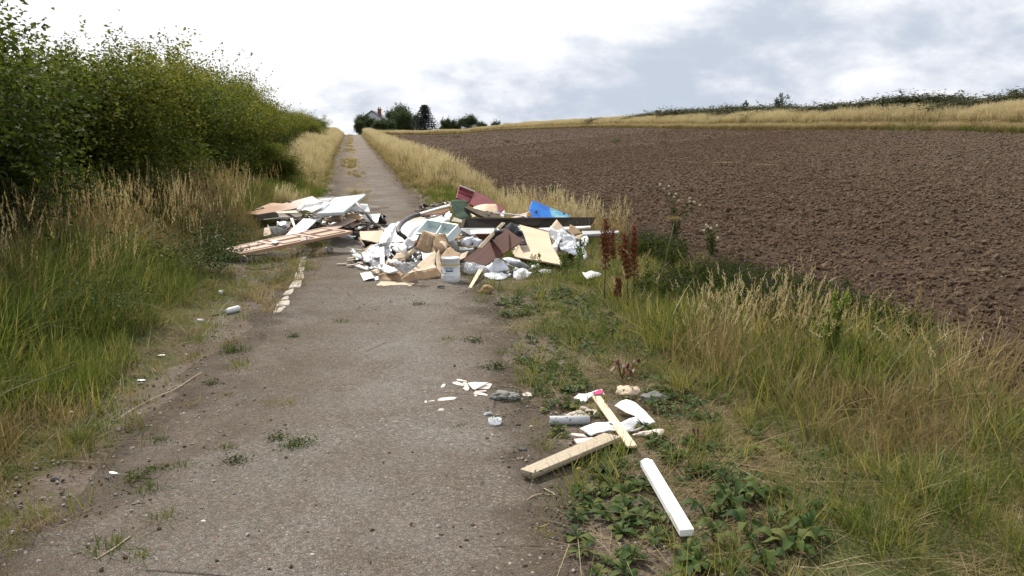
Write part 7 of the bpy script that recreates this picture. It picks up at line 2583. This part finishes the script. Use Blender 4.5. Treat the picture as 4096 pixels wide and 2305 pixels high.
# --- litter in the foreground ----------------------------------------
def litter():
    sh = [([(640, 285, .014), (760, 270, .016), (905, 330, .014), (900, 368, .012), (760, 350, .012), (655, 310, .012)], 'long curved tile shard at the left of the tile pile'),
          ([(742, 208, .02), (800, 215, .02), (985, 258, .018), (975, 275, .016), (900, 262, .016), (745, 240, .016)], 'narrow tile shard lying topmost at the back of the tile pile'),
          ([(890, 285, .016), (985, 300, .016), (1005, 330, .014), (900, 322, .014)], 'little tile chip left of the big triangular shard'),
          ([(905, 345, .022), (990, 335, .024), (1030, 385, .02), (920, 390, .016)], 'square tile chip above the blunt chip'),
          ([(875, 425, .018), (960, 388, .024), (1040, 400, .022), (1025, 465, .014), (965, 482, .01)], 'blunt tile chip below the square chip'),
          ([(1003, 298, .034), (1160, 282, .036), (1488, 290, .034), (1165, 452, .022), (1110, 430, .024)], 'big triangular white tile shard on top of the pile'),
          ([(1245, 432, .014), (1400, 350, .018), (1500, 312, .018), (1572, 325, .016), (1520, 415, .012), (1490, 440, .010)], 'tile shard lying under the big triangle on its right'),
          ([(1165, 490, .024), (1430, 466, .024), (1445, 500, .018), (1170, 520, .018)], 'upper of two stacked narrow tile shards'),
          ([(1118, 545, .014), (1170, 525, .016), (1340, 530, .016), (1468, 575, .012), (1460, 600, .010), (1230, 570, .01)], 'lower of two stacked narrow tile shards'),
          ([(1145, 580, .014), (1200, 572, .014), (1228, 595, .012), (1180, 622, .008)], 'round tile crumb under the stacked shards'),
          ([(295, 690, .020), (370, 650, .024), (640, 625, .024), (750, 640, .018), (690, 690, .014), (430, 720, .012), (300, 720, .012)], 'long pale tile sliver left of the pile'),
          ([(75, 725, .014), (220, 700, .014), (230, 735, .01), (110, 745, .008)], 'small tile triangle left of the long sliver'),
          ([(0, 720, .014), (45, 715, .014), (50, 770, .01), (-20, 765, .01)], 'leftmost tile crumb by the broken tiles'),
          ([(358, 398, .016), (425, 322, .016), (485, 330, .016), (450, 395, .012), (395, 405, .012)], 'single pinkish tile chip up-left of the pile'),
          ([(285, 950, .012), (350, 895, .022), (430, 900, .022), (465, 940, .012), (380, 960, .01)], 'domed white chip below the long sliver'),
          ([(400, 965, .01), (468, 960, .01), (450, 982, .006), (410, 980, .006)], 'tiny white flake beside the domed chip'),
          ([(2280, 550, .020), (2400, 510, .03), (2480, 540, .026), (2510, 600, .016), (2470, 615, .01), (2290, 605, .01)], 'pinkish chip right of the grey rock'),
          ([(1720, 490, .014), (1745, 490, .014), (1780, 545, .010), (1760, 555, .008)], 'tiny white sliver above the grey rock')]
    for p, lab in sh:
        slab('tile_shard', 'S', p, .010, tile, lab, 'tile shard', bevel=.0015, group='broken tile pieces on the tarmac')
    crump('torn_paper', 'S', [(1370, 1020, .02), (1420, 985, .03), (1540, 970, .03), (1585, 1015, .015), (1490, 1035, .012), (1385, 1080, .01)], paper, 'torn white scrap above the plastic ring', 'paper', amp=.006, size=.015)
    crump('torn_paper', 'S', [(2440, 1330, .012), (2480, 1300, .02), (2530, 1320, .015), (2490, 1352, .006)], paper, 'tiny white scrap right of the plastic ring', 'paper', amp=.003, size=.015)
    # rock
    bm = bmesh.new()
    bmesh.ops.create_icosphere(bm, subdivisions=4, radius=1)
    for v in bm.verts:
        q = v.co.copy()
        k = 1 + .30 * mn.noise(q * 1.3 + Vector((3, 1, 4))) + .16 * mn.noise(q * 3.2) + .06 * mn.noise(q * 8)
        # flat facets: slate-like bedding
        z = q.z * k
        z = round(z * 5) / 5 * .45 + z * .55
        v.co = Vector((q.x * k * .092, q.y * k * .07, z * .036))
    me = bpy.data.meshes.new('rock')
    bm.to_mesh(me)
    bm.free()
    o = link('rock', me, rock)
    o.location = P('S', 1860, 720) + Vector((0, 0.02, .022))
    o.rotation_euler = (0, 0, -.2)
    tag(o, 'flat jagged grey rock at the edge of the tarmac', 'rock')
    bm = bmesh.new()
    bmesh.ops.create_icosphere(bm, subdivisions=3, radius=1)
    for v in bm.verts:
        k = 1 + .4 * mn.noise(v.co * 1.5 + Vector((9, 1, 4)))
        v.co = Vector((v.co.x * k * .08, v.co.y * k * .05, v.co.z * k * .035))
    me = bpy.data.meshes.new('rock')
    bm.to_mesh(me)
    bm.free()
    o = link('rock', me, rock)
    o.location = P('M', 1900, 230, .02)
    tag(o, 'mottled grey stone in the grass beside the brown paper', 'rock')
    # translucent ring lid
    ringm, t, out = new_mat('milky_plastic')
    b = principled(t, (0.78, 0.80, 0.83), .3, None, 0, .5)
    tl = t.n('ShaderNodeBsdfTranslucent')
    tl.inputs[0].default_value = (.8, .82, .85, 1)
    mx = t.n('ShaderNodeMixShader')
    mx.inputs[0].default_value = .5
    t.l(b.outputs[0], mx.inputs[1]); t.l(tl.outputs[0], mx.inputs[2]); t.l(mx.outputs[0], out.inputs[0])
    c = P('S', 1637, 1275)
    e = lathe('plastic_dish', [(.001, .004), (.036, .004), (.038, .008), (.040, .034), (.038, .034), (.036, .009), (.001, .007)], ringm, 40)
    e.location = c
    tag(e, 'round translucent plastic cap lying open side up on the tarmac', 'cap')
    # boards
    d = slab('chipboard_plank', 'D', [(270, 882, .056), (965, 582, .072), (1112, 612, .072), (383, 916, .058)], .022, chip, 'brown chipboard plank lying across the dirt edge', 'plank', bevel=.002)
    lo = slab('lower_layer', 'D', [(275, 905, .030), (960, 605, .044), (1095, 632, .044), (372, 950, .030)], .016, chip, parent=d)
    slab('pine_lath', 'D', [(868, 278, .085), (938, 276, .085), (1243, 688, .058), (1160, 693, .058)], .014, pine, 'pale pine lath lying over the torn sacks', 'lath')
    slab('white_plank', 'D', [(1268, 812, .085), (1300, 795, .085), (1328, 793, .085), (1368, 806, .085), (1716, 1380, .075), (1598, 1388, .075)], .032, M('scuffed_white_paint', (0.84, 0.84, 0.84), (0.78, 0.78, 0.77), 4, 0.5, 0.15, 40, (0.3, 1, 1), dirt=0.35, dirt_col=(0.42, 0.38, 0.33), dscale=5), 'long brilliant white painted plank in the foreground weeds', 'plank', bevel=.003)
    a, b = P('D', 515, 482, .027), P('D', 845, 478, .027)
    pts = [a, b]
    e = empty('pipe', a, 'short grey plastic pipe lying left of the torn sacks', 'pipe')
    V, F_ = [], []
    L = (b - a).length
    prof = [(.0, .027), (L, .027), (L, .0235), (0, .0235)]
    ang = math.atan2(b.y - a.y, b.x - a.x)
    o = lathe('pipe_wall', [(r_, z) for z, r_ in prof] + [(prof[0][1], prof[0][0])], pipem, 24, e)
    o.rotation_euler = (0, PI / 2, ang)
    # torn sack pieces
    s1 = crump('torn_sack', 'D', [(765, 545, .03), (890, 502, .06), (1010, 490, .075), (1110, 495, .07), (1180, 462, .07), (1235, 448, .06), (1268, 505, .03), (1210, 560, .02), (1110, 575, .05), (1010, 560, .06), (900, 585, .04), (858, 612, .012)],
               foam, 'curved white sack piece passing under the pine lath', 'sack', amp=.005, freq=10, size=.03, ridge=False, t=.004)
    s2 = crump('torn_sack', 'D', [(1055, 362, .05), (1105, 325, .07), (1150, 314, .08), (1225, 335, .09), (1300, 400, .085), (1395, 500, .05), (1370, 500, .05), (1340, 522, .03), (1285, 505, .04), (1240, 452, .06), (1150, 420, .05)],
               foam, 'white sack piece with faint grey print right of the pine lath', 'sack', amp=.005, freq=9, size=.03, ridge=False, t=.004)
    crump('print', 'M', [(1040, 350, 0, 4.93), (1140, 292, 0, 4.98), (1250, 305, 0, 4.98), (1370, 400, 0, 4.9), (1210, 460, 0, 4.86)], inkl, parent=s2, amp=.001, size=.03, t=.001, ridge=False)
    crump('print', 'M', [(605, 958, .082), (640, 940, .084), (700, 955, .082), (760, 1035, .074), (660, 1010, .078)], inkb, parent=s1, amp=.0005, size=.03, t=.001, ridge=False)
    crump('torn_sack', 'M', [(1240, 1210, .02), (1430, 1140, .03), (1650, 1040, .04), (1570, 1190, .012), (1320, 1235, .01)], paper, 'small white sack corner under the two larger pieces', 'sack', amp=.004, size=.03)
    crump('plaster_piece', 'M', [(1300, 1290, .02), (1500, 1240, .025), (2000, 1170, .03), (2175, 1160, .03), (2230, 1230, .02), (2100, 1370, .012), (1700, 1360, .01), (1350, 1320, .01)], tile,
          'flat pinkish plaster piece right of the pine lath end', 'plaster', amp=.003, size=.04, t=.012, ridge=False)
    slab('plaster_piece', 'D', [(625, 440, .02), (700, 410, .03), (800, 380, .035), (905, 388, .03), (955, 432, .02), (800, 445, .016)], .014, plaster, 'flat grey-pink plaster slab behind the grey pipe', 'plaster')
    for i, (x, y, s_) in enumerate(((800, 380, .020), (765, 412, .022), (840, 400, .018), (700, 425, .016))):
        o = link('plaster_lump', clod_mesh('plaster_lump', 70 + i, plaster, .7, 2, .3), plaster)
        o.location = P('D', x, y, .045)
        o.scale = (s_ * 1.4, s_, s_ * .8)
        tag(o, 'plaster lump on the grey-pink slab, %s from the front' % ORD[i], 'plaster lump', 'lumps on the plaster slab')
    slab('tile_shard', 'D', [(715, 632, .03), (880, 618, .035), (890, 640, .03), (745, 672, .025)], .01, tile, 'tile piece hidden under the chipboard plank', 'tile shard')
    slab('tile_shard', 'D', [(668, 595, .03), (700, 582, .032), (795, 590, .03), (832, 620, .02), (740, 612, .018)], .01, tile, 'thin tile piece left end of the curved sack', 'tile shard')
    slab('plaster_piece', 'D', [(635, 205, .03), (690, 190, .035), (755, 190, .03), (772, 215, .022), (720, 240, .012), (645, 228, .014)], .014, tile, 'pale flat stone-like piece up-left of the pink packet', 'plaster')
    pk = crump('packet', 'D', [(715, 298, .02), (760, 262, .03), (860, 250, .04), (940, 222, .045), (978, 262, .03), (900, 272, .03), (850, 290, .03), (805, 332, .012), (760, 325, .012)], paper,
               'crumpled white and pink packet at the top of the pine lath', 'packet', amp=.006, dome=.012, size=.02)
    crump('pink_print', 'D', [(862, 252, .055), (930, 224, .062), (965, 245, .055), (955, 262, .048), (880, 270, .048)], magenta, parent=pk, amp=.003, size=.02, t=.001)
    crump('brown_paper', 'D', [(1058, 262, .02), (1075, 205, .05), (1120, 188, .06), (1180, 200, .055), (1240, 192, .06), (1270, 250, .02), (1230, 275, .015), (1160, 268, .03), (1160, 290, .01), (1100, 272, .02)], cardp,
          'crumpled beige brown paper right of the pink packet', 'paper', amp=.012, freq=16, dome=.02, size=.02)
    for i, (x, y, s_, lab) in enumerate(((758, 888, .013, 'small round yellowish fruit above its neighbour'), (793, 1088, .018, 'larger yellow fruit in the dirt below the chipboard plank'))):
        o = link('fruit', clod_mesh('fruit', 80 + i, M('yellow_fruit', (.55, .42, .12), (.45, .3, .1), 10, .5), .95, 2, .1), MATS['yellow_fruit'])
        o.location = P('D', x, y, .01)
        o.scale = (s_,) * 3
        tag(o, lab, 'fruit')
    # bits on the track
    a, b = P('J', 1130, 880, .03), P('J', 1590, 760, .03)
    tube('plastic_bottle', [a, a.lerp(b, .25), a.lerp(b, .95), b], [.020, .032, .032, .026], tubp, 'white plastic bottle lying on the dirt left of the kerb', 'bottle', seg=12)
    tube('cup', [P('J', 870, 195, .025), P('J', 1015, 200, .025)], [.026, .030], tubp, 'small white cup at the edge of the left grass', 'cup', seg=10)
    tube('bottle_cap', [P('J', 100, 1190, .015), P('J', 285, 1195, .015)], [.014, .014], foam, 'small white plastic stub on the dirt, farthest left', 'cap', seg=8)
    bar('black_stick', P('J', 520, 1050, .01), P('J', 860, 985, .01), .02, .01, blackw, 'short black stick between the stub and the bottle', 'stick')
    stickm = M('dry_stick', (.22, .19, .16))
    strawm = M('dry_stem', (.42, .34, .22), None, 8, .7, .2)
    tube('dry_stem', smooth_path([P('U', 675, 1425, .012), P('U', 760, 1365, .012), P('U', 880, 1300, .015), P('U', 1010, 1245, .015), P('U', 1120, 1175, .012), P('U', 1170, 1145, .01)], 4), .003, strawm,
         'long bent pale stem lying on the left of the track', 'stem', seg=5)
    tube('dry_stem', [P('Q', 450, 865, .008), P('Q', 530, 815, .01), P('Q', 610, 757, .008)], .003, strawm, 'thin pale stem across the tuft at the bottom left', 'stem', seg=5)
    tube('dry_stem', smooth_path([P('D', 320, 1145, .01), P('D', 420, 1092, .02), P('D', 560, 1100, .012), P('D', 470, 1045, .02)], 3), .003, strawm, 'forked straw on the dirt below the chipboard plank', 'stem', seg=5)
    tube('dry_stem', [P('D', 395, 1380, .008), P('D', 450, 1360, .012), P('D', 515, 1338, .01)], .003, strawm, 'short straw on the dirt at the lower edge', 'stem', seg=5)
    for i, (fr, x, y, s_, lab) in enumerate((('Q', 540, 458, .03, 'whitish mark-like scrap beside the left tufts'), ('Q', 1795, 428, .022, 'flat whitish scrap in the middle of the near track'),
                                         ('Q', 1975, 285, .030, 'pale scrap above the middle scrap on the track'), ('Q', 1915, 298, .022, 'little pale scrap left of its pair on the track'),
                                         ('U', 825, 1192, .030, 'white bone-like scrap near the left grass'), ('U', 935, 1047, .028, 'yellowish scrap at the left grass edge'),
                                         ('U', 410, 1375, .02, 'small pale scrap in the lower left grass edge'), ('U', 1078, 1040, .012, 'tiny white fleck left of the tufts'))):
        c = P(fr, x, y, .004)
        r = random.Random(i)
        w = [c + Vector((math.cos(a) * s_ * r.uniform(.6, 1.4), math.sin(a) * s_ * r.uniform(.3, .9), 0)) for a in np.linspace(0, 2 * PI, 8)[:-1]]
        slab_world('paper_scrap', w, .004, (paper, tile)[i % 2], None, lab, 'scrap', lift=.003)
    # dark and pale pebbles one can pick out
    pb = [('Q', 255, 487, .022, 0), ('Q', 503, 482, .018, 0), ('Q', 2445, 350, .026, 0), ('Q', 2425, 235, .02, 1), ('Q', 2030, 232, .014, 1), ('Q', 1098, 562, .013, 1), ('Q', 1335, 235, .013, 1), ('Q', 1485, 75, .012, 1),
          ('Q', 650, 183, .014, 2), ('Q', 862, 180, .012, 2), ('Q', 1842, 220, .012, 2), ('Q', 953, 686, .012, 2), ('Q', 1462, 843, .010, 2), ('Q', 670, 603, .013, 1), ('Q', 172, 818, .014, 0), ('Q', 2067, 750, .014, 1), ('Q', 1148, 232, .012, 1)]
    pb.sort(key=lambda s: s[1])
    mm = (rock, M('dark_pebble', (.05, .042, .038), None, 6, .8, .3), M('white_pebble', (.62, .57, .52), None, 6, .7, .2))
    names = ('grey', 'dark', 'white')
    for i, (fr, x, y, s_, k) in enumerate(pb):
        o = link('pebble', clod_mesh('pebble', 90 + i, mm[k], .75, 2, .2), mm[k])
        o.location = P(fr, x, y, s_ * .4)
        o.scale = (s_, s_ * .8, s_ * .7)
        tag(o, 'small %s pebble on the near track, %s from the left of the pebbles' % (names[k], ORD[i]), 'pebble', 'pebbles lying on the near track')
    # straw wisps on the field
    for i, (fr, x, y, w_, lab) in enumerate((('T', 765, 535, 1.6, 'pale straw wisp in the middle of the ploughed field'), ('T', 1010, 548, 1.1, 'thin straw wisp right of the bigger wisp'), ('T', 535, 530, .6, 'short straw wisp left of the bigger wisp'),
                                         ('N', 3910, 1082, .5, 'straw wisp at the right edge of the field near the camera'))):
        a = blades(n=70, radius=.5, h=.5, w=.006, lean=3, bend=.5, tint=(.4, .9), seed=700 + i, flatlie=True)
        me = np_mesh('straw_wisp', a[0] * np.array([1, .45, .6]), [a[1], a[2]], tint=a[3])
        o = link('straw_wisp', me, m_straw)
        o.location = P(fr, x, y, .07)
        o.scale = (w_ * .55,) * 3
        tag(o, lab, 'straw')


litter()
